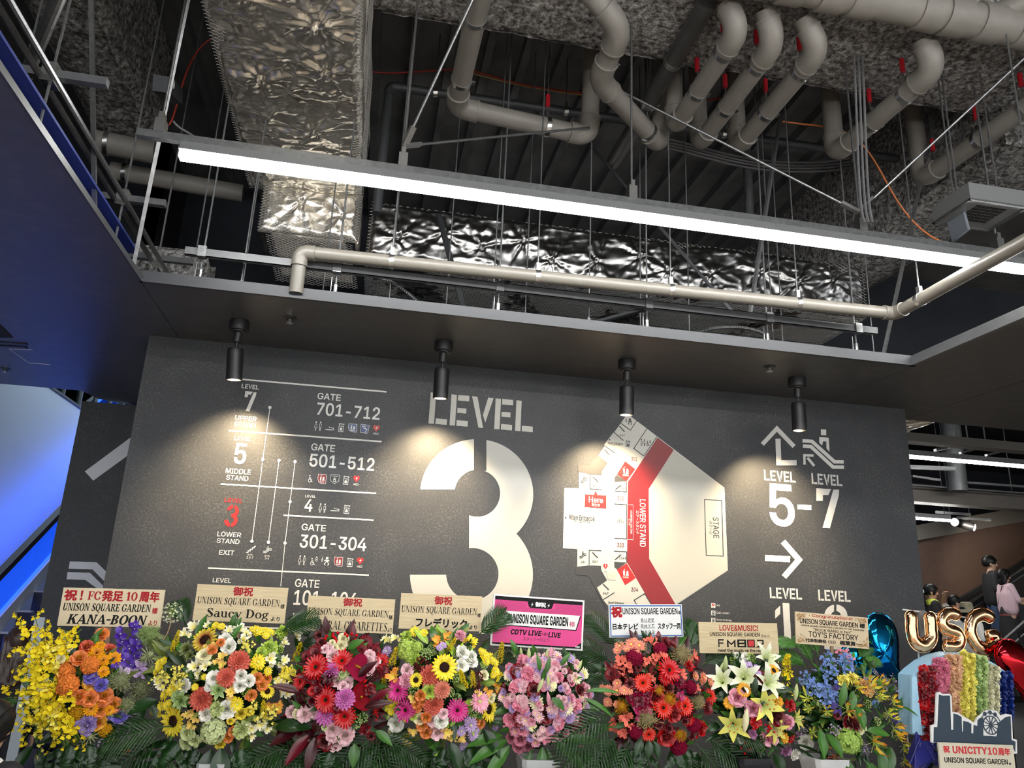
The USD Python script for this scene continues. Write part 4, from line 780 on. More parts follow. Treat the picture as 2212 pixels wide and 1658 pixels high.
v.text('Main Entrance', (177, 922), (367, 896), 'vinyl_dark', 480, 2, M); v.text('メインエントランス', (213, 943), (332, 928), 'vinyl_dark', 0, 2, M); v.draw(P_((142, 902), (156, 909), (142, 916)), 'map_arrow', K, 2, M)
v.text('North Entrance', (470, 350), (583, 338), 'vinyl_dark', 480, 2, M); v.text('ノースエントランス', (492, 359), (560, 351), 'vinyl_dark', 0, 2, M); v.draw(P_((473, 320), (481, 308), (489, 320)), 'map_arrow', K, 2, M)
v.text('South Entrance', (473, 1562), (590, 1550), 'vinyl_dark', 480, 2, M)
v.text('LOWER STAND', (712, 1130), (756, 772), lift=2, parent=M, rot=-90, w=560); v.text('ロアースタンド', (682, 1032), (704, 858), lift=2, parent=M, rot=-90)
v.text('ACCESSIBLE SEATING', (640, 1031), (654, 853), lift=2, parent=M, rot=-90, w=500); v.text('車いす席', (626, 966), (636, 918), lift=2, parent=M, rot=-90)
v.text('STAGE', (1272, 1064), (1312, 908), 'vinyl_dark', 480, 2, M, -90); v.text('ステージ', (1242, 1036), (1264, 936), 'vinyl_dark', 0, 2, M, -90)
for k, bl, tr in (('baby', (604, 200), (652, 155)), ('locker', (602, 370), (640, 322)), ('wc', (716, 360), (756, 312)), ('chair_o', (758, 362), (796, 318)), ('esc', (265, 645), (312, 592)), ('esc', (253, 1218), (304, 1165))): sign(v, k, bl, tr, K, M, 2)
for pts in ([(555, 215), (598, 262)], [(438, 392), (484, 437)], [(352, 600), (400, 647)], [(348, 1175), (395, 1222)], [(430, 1417), (478, 1464)]):
    (x0, y0), (x1, y1) = pts; n = 5; pl = []
    for i in range(n): pl += [(x0+(x1-x0)*i/n, y0+(y1-y0)*i/n), (x0+(x1-x0)*(i+1)/n, y0+(y1-y0)*i/n)]
    v.line(pl, 5, 'map_pictogram', K, 2, M)
    v.text('3·5·7', (x0+3, y1+28), (x0+42, y1+14), 'vinyl_dark', 500, 2, M)
for (x0, y0), (x1, y1) in (((522, 695), (570, 655)), ((520, 1226), (570, 1184))):
    pl = []
    for i in range(5): pl += [(x0+(x1-x0)*i/5, y0+(y1-y0)*i/5), (x0+(x1-x0)*(i+1)/5, y0+(y1-y0)*i/5)]
    v.line(pl, 5, 'map_pictogram', K, 2, M); v.text('1·3·4·5', (556, y0-2), (606, y0-18), 'vinyl_dark', 500, 2, M)
v.text('LEVEL', (548, 926), (577, 916), 'vinyl_dark', 400, 3, M); v.text('1·3·4·5', (540, 946), (590, 930), 'vinyl_dark', 400, 3, M); v.text('3·5', (275, 674), (300, 660), 'vinyl_dark', 450, 2, M); v.text('3·5', (265, 1252), (290, 1238), 'vinyl_dark', 450, 2, M)
for x0, y0 in ((577, 525), (577, 1302)):
    v.draw(union_all([P_((x0+6, y0+10), (x0+22, y0+12), (x0+20, y0+48), (x0+8, y0+46)), _ln([(x0+14, y0+10), (x0+16, y0), (x0+24, y0-2)], 4), P_((x0+26, y0+48), (x0+50, y0+50), (x0+46, y0+14), (x0+36, y0+10))]), 'map_pictogram', 'vinyl_white', 2, M); v.text('DRINK', (x0+6, y0+66), (x0+50, y0+54), lift=2, parent=M)
sign(v, 'aed', (432, 1316), (468, 1262), None, M, 2)
v.draw(P_((455, 1322), (530, 1326), (528, 1386), (470, 1380)), 'map_note', 'vinyl_arena', 2, M)

v = View(1600, 860, 2.961)                                         # arrows and levels at the right
A_ = 'vinyl_white'
v.draw(union_all([_ln([(138, 294), (231, 194), (341, 308)], 27), _ln([(238, 258), (243, 412), (357, 412)], 33)]), 'arrow', A_, label='turning arrow up')
v.draw(union_all([P_((512, 198), (546, 200), (547, 237), (513, 235)), P_((502, 248), (562, 252), (568, 342), (548, 320), (547, 276), (526, 275), (520, 302), (502, 284)), _ln([(395, 272), (455, 275), (600, 406), (658, 407)], 22), _ln([(397, 305), (448, 308), (590, 439), (660, 440)], 22), _ln([(408, 423), (406, 364), (465, 366)], 15), _ln([(427, 380), (470, 432)], 16)]), 'pictogram', A_, label='escalator pictogram with arrow')
v.box(LEVEL, (150, 524), (348, 472), 'lettering', A_, label='lettering LEVEL'); v.box(LEVEL, (455, 547), (645, 493), 'lettering', A_, label='lettering LEVEL')
v.text('5', (188, 815), (335, 553), w=700, label='numeral 5', px=200); v.draw(P_((363, 678), (452, 682), (452, 714), (363, 709)), 'dash', A_); v.draw(SEVEN, 'numeral', A_, label='stencil numeral 7')
v.draw(union_all([_ln([(155, 1020), (316, 1029)], 40), _ln([(270, 915), (372, 1032), (276, 1142)], 38)]), 'arrow', A_, label='arrow to the right')
v.box(LEVEL, (187, 1277), (388, 1218), 'lettering', A_, label='lettering LEVEL'); v.box(LEVEL, (498, 1292), (698, 1233), 'lettering', A_, label='lettering LEVEL')
v.draw(union_all([P_((220, 1355), (252, 1325), (252, 1378), (220, 1408)), P_((267, 1307), (310, 1310), (325, 1586), (282, 1585))]), 'numeral', A_, label='stencil numeral 1')
two = Point(608, 1392).buffer(74, 24).difference(Point(608, 1392).buffer(32, 16)).difference(sbox(596, 1300, 612, 1370)).difference(P_((500, 1392), (608, 1392), (640, 1500), (500, 1500))).union(P_((655, 1420), (682, 1430), (590, 1560), (690, 1565), (690, 1610), (535, 1602), (535, 1570)))
v.draw(two, 'numeral', A_, label='stencil numeral 2')
v = View(1260, 1240, 3.967)                                        # small legend at the foot of the wall
for yy, t_, s_ in ((268, 'AED', 'aed'), (332, 'Coin Lockers', 'locker'), (394, 'Money Exchange', 'locker'), (440, 'Toilets', None), (500, 'Accessible Toilet', None), (572, 'Free alcove', None)):
    x0 = 1142 if s_ else 864
    if s_:
        p = v.draw(P_((1095, yy-22), (1131, yy-20), (1131, yy+20), (1095, yy+18)), 'legend_tile', A_); sign(v, s_, (1100, yy+14), (1126, yy-16), 'vinyl_bright_red' if s_ == 'aed' else 'vinyl_dark', p, 1)
    v.text(t_, (x0, yy+5), (x0+len(t_)*9.2, yy-9), w=480)
# grey arrow on the wall set back at the left
v = View(0, 800, 2.962, WALL_L, 7.86)
v.draw(P_((543, 645), (840, 425), (870, 445), (870, 505), (815, 545), (597, 704)), 'arrow', 'vinyl_grey', label='grey arrow bar')
for p in (P_((447, 1220), (618, 1226), (690, 1295), (690, 1370), (593, 1272), (440, 1267)), P_((433, 1288), (575, 1293), (665, 1380), (665, 1425), (545, 1338), (426, 1335))): v.draw(p, 'arrow', 'vinyl_grey', label='grey arrow band')
# ================================================================== flowers
def lin(h):
    c = np.array([int(h[i:i+2], 16) for i in (0, 2, 4)])/255.; return np.where(c < .04045, c/12.92, ((c+.055)/1.055)**2.4)
COL = {k: lin(v) for k, v in dict(orange='f0873a', redorange='e0512b', golden='f6b21c', yellow='f7e02a', lemon='f6ea6a', cream='f7efc4', white='f6f4ea', ivory='f2f0cf', coral='ec7560', salmon='f29a80', peach='f0c07a', pink='f0a9bd', palepink='f6cbd2', rosepink='ef8fa8', hotpink='d8308c', orchidpink='e07fc8',
    magenta='b3275f', red='cf141c', scarlet='e8301c', darkred='86081a', crimson='8a0a34', burgundy='5c0d1c', brick='8f3038', purple='4a2498', violet='6a5cc0', lavender='a58fd0', lilac='c3a6d6', mauve='b878a6', blue='6c8fd6', skyblue='8aa8e2', green='9fc24a', lime='b4cf4c', palegreen='d3dfa0', celery='c9d68a', leaf='3f6b2a', deep='1c3a17', olive='6e7a3a', sage='a3ab7d', straw='b5a878', brown='2a1710', chocolate='3a1c12', gold='d9a520', wine='3a0c14', copper='c46a2a', mint='a9c47a').items()}
def fm(name, rough, trans, spec=.14): 
    return mk(name, {'a': ('attribute', dict(attribute='col')), 'p': ('principled_bsdf', dict(roughness=rough, specular_ior_level=spec)), 'tr': ('translucent_bsdf', {}), 'm': ('mix_closure', dict(fac=trans))},
       [('a.color', 'p.base_color'), ('a.color', 'tr.color'), ('p.BSDF', 'm.closure1'), ('tr.BSDF', 'm.closure2')], 'm.closure')
fm('petal', .7, .12); fm('leafy', .3, .10, .5); fm('matte_plant', .8, .05)
fr = np.random.default_rng(21)
PROF = {'round': (.30, .78, 1.0, .92, .42), 'point': (.45, .9, .95, .6, .06), 'strap': (.45, .85, 1., .98, .55), 'wide': (.22, .7, 1., 1.05, .75), 'spear': (.25, .8, 1., .7, .04)}
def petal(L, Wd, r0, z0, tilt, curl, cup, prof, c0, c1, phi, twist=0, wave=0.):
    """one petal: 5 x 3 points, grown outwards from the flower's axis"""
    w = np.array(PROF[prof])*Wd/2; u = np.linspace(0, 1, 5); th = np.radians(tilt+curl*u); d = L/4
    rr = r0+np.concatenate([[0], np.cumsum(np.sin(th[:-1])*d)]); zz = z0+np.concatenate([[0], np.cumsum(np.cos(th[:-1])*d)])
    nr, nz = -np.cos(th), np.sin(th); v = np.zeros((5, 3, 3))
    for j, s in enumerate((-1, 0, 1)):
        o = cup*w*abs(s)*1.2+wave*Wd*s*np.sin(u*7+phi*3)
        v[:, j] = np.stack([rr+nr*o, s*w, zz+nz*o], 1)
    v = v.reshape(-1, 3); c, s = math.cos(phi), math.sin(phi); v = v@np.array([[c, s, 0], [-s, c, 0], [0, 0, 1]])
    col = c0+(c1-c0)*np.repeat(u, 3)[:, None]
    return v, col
PF = grid_faces(5, 3)
class Bloom:
    def __init__(s): s.v, s.f, s.c, s.n = [], [], [], 0
    def add(s, v, f, c):
        s.v.append(v); s.f.append(np.asarray(f)+s.n); s.c.append(np.broadcast_to(c, (len(v), 3))); s.n += len(v); return s
    def ring(s, n, L, Wd, r0, z0, tilt, curl, cup, prof, c0, c1, ph=None, jit=.06, wave=0.):
        ph = fr.uniform(0, 6.28) if ph is None else ph
        for k in range(n):
            j = 1+fr.normal(0, jit); sh = 1+fr.normal(0, .07)
            v, c = petal(L*j, Wd, r0, z0, tilt*(1+fr.normal(0, jit)), curl, cup, prof, c0*sh, c1*sh, ph+k*6.2832/n+fr.normal(0, .25*jit), 0, wave); s.add(v, PF, np.clip(c, 0, 1))
        return s
    def swirl(s, r1, z0, z1, c0, c1, turns=3.4, n=54):
        u = np.linspace(0, 1, n); th = u*turns*6.2832+fr.uniform(0, 6.28); r = (.012+(r1-.012)*u**.85)*(1+.07*np.sin(th*2.5)); top = z1-(z1-z0)*.42*u**1.5+.018*np.sin(th*2.5+1)
        V = np.stack([np.stack([r*k*np.cos(th), r*k*np.sin(th), z], 1) for k, z in ((.62, z0+0*u), (.95, z0+(top-z0)*.6), (1.0, top-.02), (1.13, top))], 1).reshape(-1, 3)
        g = np.array([0, .35, .8, 1.])[None, :, None]; C = np.repeat((c0+(c1-c0)*g), n, 0).reshape(-1, 3); return s.add(V, grid_faces(n, 4), np.clip(C*(1+.08*np.sin(np.repeat(th, 4)*3))[:, None], 0, 1))
    def ball(s, r, z, c, sub=1, flat=1., amp=0., seed=0, freq=4.):
        m = trimesh.creation.icosphere(sub, 1.0); v = np.array(m.vertices)
        if amp: v = v*(1+amp*(meshkit.fbm(v*freq+seed*7.3, 3, seed)-.5))[:, None]
        sh = .8+.4*meshkit.noise(v*6, seed)[:, None]; return s.add(v*[r, r, r*flat]+[0, 0, z], m.faces, np.clip(c*sh, 0, 1))
    def spikes(s, n, r0, r1, w, c0, c1, zmin=-.2, bend=.0):
        for k in range(n):
            d = fr.normal(size=3); d /= np.linalg.norm(d)
            if d[2] < zmin: d[2] = -d[2]
            a = np.cross(d, fr.normal(size=3)); a /= np.linalg.norm(a); m = d*(r0+r1)/2+a*bend*fr.normal()
            q = np.array([d*r0-a*w, d*r0+a*w, m+a*w*.8, m-a*w*.8, d*r1+a*bend*fr.normal()]); s.add(q, [[0, 1, 2], [0, 2, 3], [3, 2, 4]], np.array([c0, c0, (c0+c1)/2, (c0+c1)/2, c1]))
        return s
    def tubes(s, paths, r, c):
        for p in paths: v, f = tube(p, r, 4, False); s.add(v, f, c)
        return s
    def put(s, other, M, o, k=1.):
        pass
        V = np.vstack(other.v)*k@M+o; F = np.vstack(other.f); return s.add(V, F, np.vstack(other.c))
    def out(s): return np.vstack(s.v), np.vstack(s.f), np.clip(np.vstack(s.c), 0, 1)
def basis(n, roll=None):
    n = np.asarray(n, float); n = n/np.linalg.norm(n); a = np.array([0, 0, 1.]) if abs(n[2]) < .9 else np.array([1., 0, 0]); x = np.cross(a, n); x /= np.linalg.norm(x); y = np.cross(n, x)
    r = fr.uniform(0, 6.28) if roll is None else roll; return np.array([x*math.cos(r)+y*math.sin(r), -x*math.sin(r)+y*math.cos(r), n])
def floret(c0, c1, n=4, L=.5, w=.4, tilt=72, curl=10, cup=.1, prof='round'): return Bloom().ring(n, L, w, .02, 0, tilt, curl, cup, prof, c0, c1, 0, .04)
def dome_of(fl, n, R, k, zmin=-.1, flat=1.):
    b = Bloom(); i = np.arange(n)+.5; z = 1-(1-zmin)*i/n; a = i*2.399963
    for zz, aa in zip(z, a):
        r = math.sqrt(max(0, 1-zz*zz)); d = np.array([r*math.cos(aa), r*math.sin(aa), zz]); d += fr.normal(0, .08, 3); d /= np.linalg.norm(d)
        b.put(fl, basis(d), d*R*[1, 1, flat]*fr.uniform(.92, 1.04), k*fr.uniform(.85, 1.15))
    return b
def flower(kind, c):
    """a bloom about one unit wide, facing +z; (bloom, name, [(centre bloom, name)])"""
    C = COL[c]; W = COL['white']; dk = C*(.5 if C.mean() < .36 else .8); lt = C+(1-C)*.10; b = Bloom(); extra = []  # dk petal bases put the inner shading of the blooms into the colour
    if kind == 'rose':
        hot = {'orange': COL['golden'], 'redorange': COL['orange'], 'pink': COL['rosepink'], 'golden': COL['orange']}.get(c, dk)
        b.swirl(.23, -.2, .24, hot*(.42 if C.mean() < .36 else .66), (hot+lt)/2, 3.4)
        b.ring(5, .52, .54, .07, -.30, 60, 44, -.1, 'wide', dk, lt).ring(5, .52, .48, .09, -.28, 44, 34, -.2, 'wide', dk*.9, C).ring(5, .50, .42, .12, -.24, 26, 26, -.3, 'wide', dk*.8, lt)
        return b, 'rose', extra
    if kind == 'lisi':
        b.swirl(.2, -.14, .17, (C+COL['palegreen'])/2*.62, (C+lt)/2, 2.8, 44); b.ring(6, .5, .5, .05, -.24, 64, 30, -.1, 'wide', C*.95, lt, None, .1, .10).ring(6, .48, .44, .08, -.22, 48, 30, -.16, 'wide', C*.85, lt, None, .1, .12).ring(5, .44, .38, .1, -.19, 32, 22, -.24, 'wide', C*.8, C, None, .12, .1); return b, 'lisianthus', extra
    if kind == 'gerbera':
        b.ring(24, .42, .085, .08, -.03, 84, -4, .12, 'strap', dk, C).ring(20, .36, .08, .07, 0, 72, 4, .12, 'strap', C, lt).ring(18, .16, .05, .06, .01, 52, 10, .1, 'strap', C*.8, C)
        cc = COL['brown'] if c in ('red', 'scarlet', 'magenta', 'hotpink') else COL['celery']; d = Bloom(); d.ball(.075, .015, cc, 1, .5); d.ring(14, .05, .025, .06, .02, 30, 0, .1, 'point', cc, COL['copper'] if c != 'pink' else COL['lemon']); return b, 'gerbera', [(d, 'flower_center')]
    if kind == 'daisy':
        b.ring(15, .42, .14, .09, -.02, 80, 0, .12, 'strap', C*.9, C).ring(12, .32, .12, .08, .02, 62, 6, .12, 'strap', C*.9, lt).ring(8, .18, .09, .05, .04, 42, 0, .1, 'strap', C*.85, C); d = Bloom(); d.ball(.11, .05, COL['celery'] if c in ('lilac', 'yellow') else COL['lemon'], 1, .5); return b, 'daisy', [(d, 'flower_center')]
    if kind == 'mum':
        for n, L, t_, z in ((16, .44, 88, -.06), (16, .42, 74, -.03), (14, .36, 58, 0), (12, .28, 40, .02), (8, .2, 22, .03)): b.ring(n, L, .12, .05, z, t_, -12, .25, 'strap', C*.82, C if t_ > 50 else lt)
        return b, 'chrysanthemum', extra
    if kind == 'dahlia':
        b.ball(.27, -.06, C*.5, 1, .8)
        for n, ph, L in ((17, 104, .24), (17, 86, .25), (16, 70, .24), (15, 55, .22), (12, 41, .19), (9, 27, .16), (6, 13, .13)): b.ring(n, L, .155, .26*math.sin(math.radians(min(ph, 90)))-.02, .24*math.cos(math.radians(ph))-.1, ph*.86+6, -8, .42, 'point', C*.78, C if n % 2 else lt)
        return b, 'dahlia', extra
    if kind in ('sunflower', 'redsun'):
        c0 = COL['darkred'] if kind == 'redsun' else C*.95; b.ring(20, .34, .13, .19, -.02, 84, 6, .15, 'spear', c0, C).ring(18, .31, .12, .18, 0, 72, 10, .15, 'spear', c0, lt); d = Bloom(); d.ball(.19, .0, COL['brown'], 2, .3, .25, 3, 14); d.spikes(70, .17, .21, .008, COL['brown'], COL['chocolate'], .1); return b, 'sunflower', [(d, 'flower_center')]
    if kind == 'lily':
        th = COL['celery']; b.ring(3, .66, .26, .03, -.25, 22, 82, .12, 'point', th, C, 0, .05, .03).ring(3, .66, .22, .03, -.25, 24, 84, .12, 'point', th, C, 1.047, .05, .03)
        s_ = Bloom(); s_.tubes([arc3((0, 0, -.2), (math.cos(a)*.03, math.sin(a)*.03, .1), (math.cos(a)*.13, math.sin(a)*.13, .28), 5) for a in np.arange(6)*1.047+.3], .008, COL['palegreen'])
        for a in np.arange(6)*1.047+.3: s_.add(*Bloom().ball(.024, 0, COL['copper'] if c != 'yellow' else COL['olive'], 0).out()[0:2], COL['copper'] if c == 'lemon' else COL['celery']); s_.v[-1] = s_.v[-1]*[1.4, 1, .7]+[math.cos(a)*.13, math.sin(a)*.13, .28]
        return b, 'lily', [(s_, 'stamens')]
    if kind == 'alstro':
        th = COL['lemon'] if c in ('white', 'peach', 'orange', 'ivory') else lt; b.ring(3, .5, .27, .03, -.2, 26, 50, .12, 'wide', th, C, 0, .08).ring(3, .5, .2, .03, -.2, 22, 48, .1, 'spear', th, C, 1.047, .08)
        b.put(Bloom().ring(3, .45, .25, .03, -.2, 26, 50, .12, 'wide', th, C, 0, .08).ring(3, .45, .18, .03, -.2, 22, 48, .1, 'spear', th, C, 1.047, .08), basis((.6, .3, .7)), [.28, .12, -.12], .75).put(Bloom().ring(6, .42, .2, .03, -.2, 24, 46, .1, 'wide', th, C*.95, 0, .08), basis((-.5, -.5, .7)), [-.24, -.2, -.14], .75)
        return b, 'alstroemeria', extra
    if kind == 'carnation':
        b.ball(.24, -.1, C*.55, 1, .8)
        for n, L, t_, z in ((17, .45, 84, -.12), (18, .43, 68, -.1), (17, .41, 53, -.08), (15, .38, 39, -.06), (12, .36, 26, -.05), (8, .34, 12, -.05)): b.ring(n, L, .2, .03, z, t_, 14, .05, 'wide', C*.62, C if n % 2 else lt, None, .16, .30)
        return b, 'carnation', extra
    if kind == 'hydrangea': b.ball(.34, -.05, C*.45, 1); b.put(dome_of(floret(C*.85, lt, 4, .5, .46), 64, .38, .22, -.15, .9), np.eye(3), [0, 0, -.05]); return b, 'hydrangea', extra
    if kind == 'cockscomb':
        b.ball(.44, -.02, C, 4, .8, .55, int(fr.integers(99)), 6.); v = b.v[0]; q_ = np.sin(60*meshkit.fbm(v*4+3, 3, 2)); b.v[0] = v*(1+.07*q_)[:, None]; b.c[0] = np.clip(C*(.72+.33*q_)[:, None], 0, 1); return b, 'cockscomb', extra
    if kind == 'pincushion': b.ball(.26, -.05, COL['gold']*.6 if c == 'copper' else C*.7, 1, .8).spikes(170, .24, .5, .009, C*.9, COL['gold'] if c == 'copper' else lt, -.1, .02); return b, 'pincushion', extra
    if kind == 'pompon': b.ball(.36, -.06, C*.6, 1, .8).put(dome_of(floret(C*.8, C, 3, .5, .45, 40, 0), 90, .36, .17, -.05, .85), np.eye(3), [0, 0, -.05]); return b, 'pompon_chrysanthemum', extra
    if kind == 'plume':
        for k in range(90):
            u = k/90; r = .13*(1-u)**.7+.02; a = k*2.4; o = np.array([math.cos(a)*r, math.sin(a)*r, u*1.0-.3]); d = np.array([math.cos(a), math.sin(a), .9]); b.put(Bloom().spikes(3, .0, .13, .018, C*.7, C, .2), basis(d), o)
        return b, 'celosia_plume', extra
    if kind == 'allium': b.spikes(60, .05, .46, .006, COL['green']*.7, COL['palegreen'], -.6).put(dome_of(floret(COL['palegreen'], C, 6, .5, .2, 60), 70, .45, .12, -.7), np.eye(3), [0, 0, 0]); return b, 'allium', extra
    if kind == 'smoke':
        b.ball(.3, 0, C*.45, 2, 1., .6, 3, 5.)
        for k in range(230):
            d = fr.normal(size=3); d /= np.linalg.norm(d); p0 = d*fr.uniform(.05, .3); p2 = d*fr.uniform(.34, .52)+fr.normal(0, .08, 3); p1 = (p0+p2)/2+fr.normal(0, .13, 3); b.tubes([arc3(p0, p1, p2, 4)], .008, C*fr.uniform(.6, 1.15))
        return b, 'smoke_bush', extra
    if kind == 'orchid': b.ring(3, .46, .34, .03, 0, 74, 12, .06, 'round', C*.85, C, .5, .05).ring(2, .46, .44, .03, .02, 78, 6, .05, 'round', C, lt, 0, .05).ring(1, .24, .24, .02, .04, 40, 40, -.2, 'wide', dk, lt, 4.7); b.ball(.05, .06, W, 0); return b, 'orchid', extra
    if kind == 'gloriosa':
        tip = COL['scarlet'] if c in ('orange', 'golden', 'coral') else COL['golden']; b.ring(6, .7, .13, .05, .08, 74, -128, .15, 'spear', COL['lime'] if c != 'coral' else C, (C+tip*.5)/1.5, None, .14, .38); b.tubes([arc3((0, 0, .05), (math.cos(a)*.2, math.sin(a)*.2, .0), (math.cos(a)*.42, math.sin(a)*.42, -.05), 5) for a in np.arange(6)*1.047+.2], .012, COL['celery']); return b, 'gloriosa_lily', extra
    if kind in ('delph', 'statice'):
        b.ball(.16, -.05, COL['leaf'], 1); b.spikes(26, .05, .42, .012, COL['leaf'], COL['olive'], -.05)
        f_ = floret(C*.75, lt, 5, .5, .4, 66, 8) if kind == 'delph' else floret(C*.8, lt, 5, .45, .34, 40, 20); [b.put(f_, basis(np.array([*fr.normal(0, .5, 2), 1.])), np.clip(fr.normal(0, .24, 3), -.5, .5)*[1, 1, .5], fr.uniform(.2, .3) if kind == 'delph' else .17) for _ in range(26 if kind == 'delph' else 34)]; return b, 'delphinium' if kind == 'delph' else 'statice', extra
    if kind == 'berries':
        for k in range(9):
            o = fr.normal(0, .24, 3); o[2] = abs(o[2])*.6; q = Bloom().ball(.085, 0, C, 1, 1.2); b.put(q, basis((0, 0, 1)), o); b.tubes([[(0, 0, -.4), o]], .012, COL['leaf'])
        return b, 'berry_cluster', extra
    if kind == 'bud':
        v, f = lathe([(.01, -.5), (.09, -.36), (.14, -.1), (.13, .12), (.07, .36), (.01, .5)], 8); b.add(v, f, C*(1+.15*np.sin(np.arctan2(v[:, 1], v[:, 0])*3))[:, None]); return b, 'lily_bud', extra
    if kind == 'anthurium':
        t_ = np.linspace(0, 2*np.pi, 25)[:-1]; x = 16*np.sin(t_)**3/34; y = (13*np.cos(t_)-5*np.cos(2*t_)-2*np.cos(3*t_)-np.cos(4*t_))/34
        V = np.vstack([[0, .1, 0]]+[np.stack([x*k, y*k, .12*k*k-.06*np.abs(x)*k], 1) for k in (.4, .75, 1.)]); F = [[0, 1+i, 1+(i+1) % 24] for i in range(24)]
        for q in (0, 1): F += [f for i in range(24) for f in ([1+q*24+i, 1+(q+1)*24+i, 1+(q+1)*24+(i+1) % 24], [1+q*24+i, 1+(q+1)*24+(i+1) % 24, 1+q*24+(i+1) % 24])]
        b.add(V, F, C); d = Bloom().tubes([[(0, .15, 0), (0, .0, .22), (0, -.1, .4)]], .035, COL['gold'] if c != 'wine' else COL['red']); return b, 'anthurium', [(d, 'spadix')]
    if kind == 'succulent':
        for n, L, t_ in ((7, .5, 76), (7, .42, 56), (6, .34, 36), (4, .26, 16)): b.ring(n, L, .26, .03, 0, t_, 0, .3, 'spear', C*.8, lt if t_ > 50 else C)
        return b, 'curcuma_bract', extra
    if kind == 'sprig': 
        b.put(dome_of(Bloom().ball(.5, 0, C, 0), 34, .4, .12, .0), np.eye(3), [0, 0, 0]); b.spikes(40, .05, .4, .008, COL['leaf'], C, .1); return b, 'filler_sprig', extra
    if kind == 'thistle': b.ball(.2, 0, C*.8, 1, 1.2).spikes(30, .2, .36, .01, C, C*1.2, 0.).ring(12, .5, .07, .1, -.1, 76, 0, .1, 'spear', C*.7, COL['sage']); return b, 'sea_holly', extra
    raise KeyError(kind)
def leaf_blade(L, Wd, c0, c1, droop=30, fold=.25, n=7):
    u = np.linspace(0, 1, n); w = Wd/2*np.sin(np.pi*np.clip(u, .02, .985)**.8)**.9; th = np.radians(droop*u); y = np.concatenate([[0], np.cumsum(np.cos(th[:-1]))])*L/(n-1); z = -np.concatenate([[0], np.cumsum(np.sin(th[:-1]))])*L/(n-1)
    V = np.stack([np.stack([s*w, y, z+fold*w*abs(s)], 1) for s in (-1, -.5, 0, .5, 1)], 1).reshape(-1, 3); cc = np.repeat(c0+(c1-c0)*u[:, None], 5, 0); cc[2::5] = np.clip(cc[2::5]*1.35, 0, 1); return V, grid_faces(n, 5), cc
def frond(L, Wd, n, c, droop=50, lw=.011):
    """a palm leaf: a bent midrib with rows of narrow leaflets"""
    b = Bloom(); u = np.linspace(0, 1, 12); th = np.radians(-10+droop*u*1.4); y = np.concatenate([[0], np.cumsum(np.cos(th[:-1]))])*L/11; z = -np.concatenate([[0], np.cumsum(np.sin(th[:-1]))])*L/11; P = np.stack([0*u, y, z], 1); b.tubes([P], .004, c*1.3)
    for k in range(n):
        t_ = .12+.86*k/n; i = min(int(t_*11), 10); o = P[i]+(P[i+1]-P[i])*(t_*11-i); d = (P[i+1]-P[i])/np.linalg.norm(P[i+1]-P[i]); l = Wd*1.25*(math.sin(math.pi*min(t_*.9+.12, .97)))**.6
        for s in (-1, 1):
            x = np.array([s*.8, 0, .1])+d*.75+np.array([0, 0, -.1])*fr.uniform(.4, 1.4); x /= np.linalg.norm(x); q = np.cross(x, [0, 0, 1.]); q /= np.linalg.norm(q)
            p1 = o+x*l*.5; p2 = o+x*l+np.array([0, 0, -.22*l]); b.add(np.array([o-q*lw*.3, o+q*lw*.3, p1-q*lw*.5, p1+q*lw*.5, p1+[0, 0, lw*.25], p2]), [[0, 4, 2], [0, 1, 4], [1, 3, 4], [2, 4, 5], [4, 3, 5]], c*fr.uniform(.75, 1.3))
    return b
def monstera(L, c):
    """a big glossy leaf, deeply slit and holed"""
    o = []
    for k in np.linspace(0, 1, 20): o.append((.5*math.sin(math.pi*k**.75)*(1-.18*k), k))
    g = Polygon(o+[(-x, y) for x, y in o[::-1]]).buffer(.01)
    for y0 in (.2, .36, .52, .68):
        for s in (-1, 1): g = g.difference(LineString([(s*.16, y0), (s*.36, y0+.1), (s*.7, y0+.2)]).buffer(.022)); g = g.difference(affinity.rotate(affinity.scale(Point(s*.1, y0+.07).buffer(.02), 1.6, .7), s*28))
    m = trimesh.creation.extrude_polygon(max(polys(g), key=lambda q: q.area), .004, engine='earcut'); v, f = trimesh.remesh.subdivide_to_size(m.vertices, m.faces, .09)
    u = v[:, 1]; z = -.42*u**2-.35*np.abs(v[:, 0])**1.3+.03*np.sin(np.abs(v[:, 0])*40+u*8)+v[:, 2]; col = np.clip(c*(1+.7*np.exp(-np.abs(v[:, 0])/.012)+.25*np.sin(np.abs(v[:, 0])*30-u*22))[:, None], 0, 1)
    return np.stack([v[:, 0], u, z], 1)*L, f, col
YF = 4.66
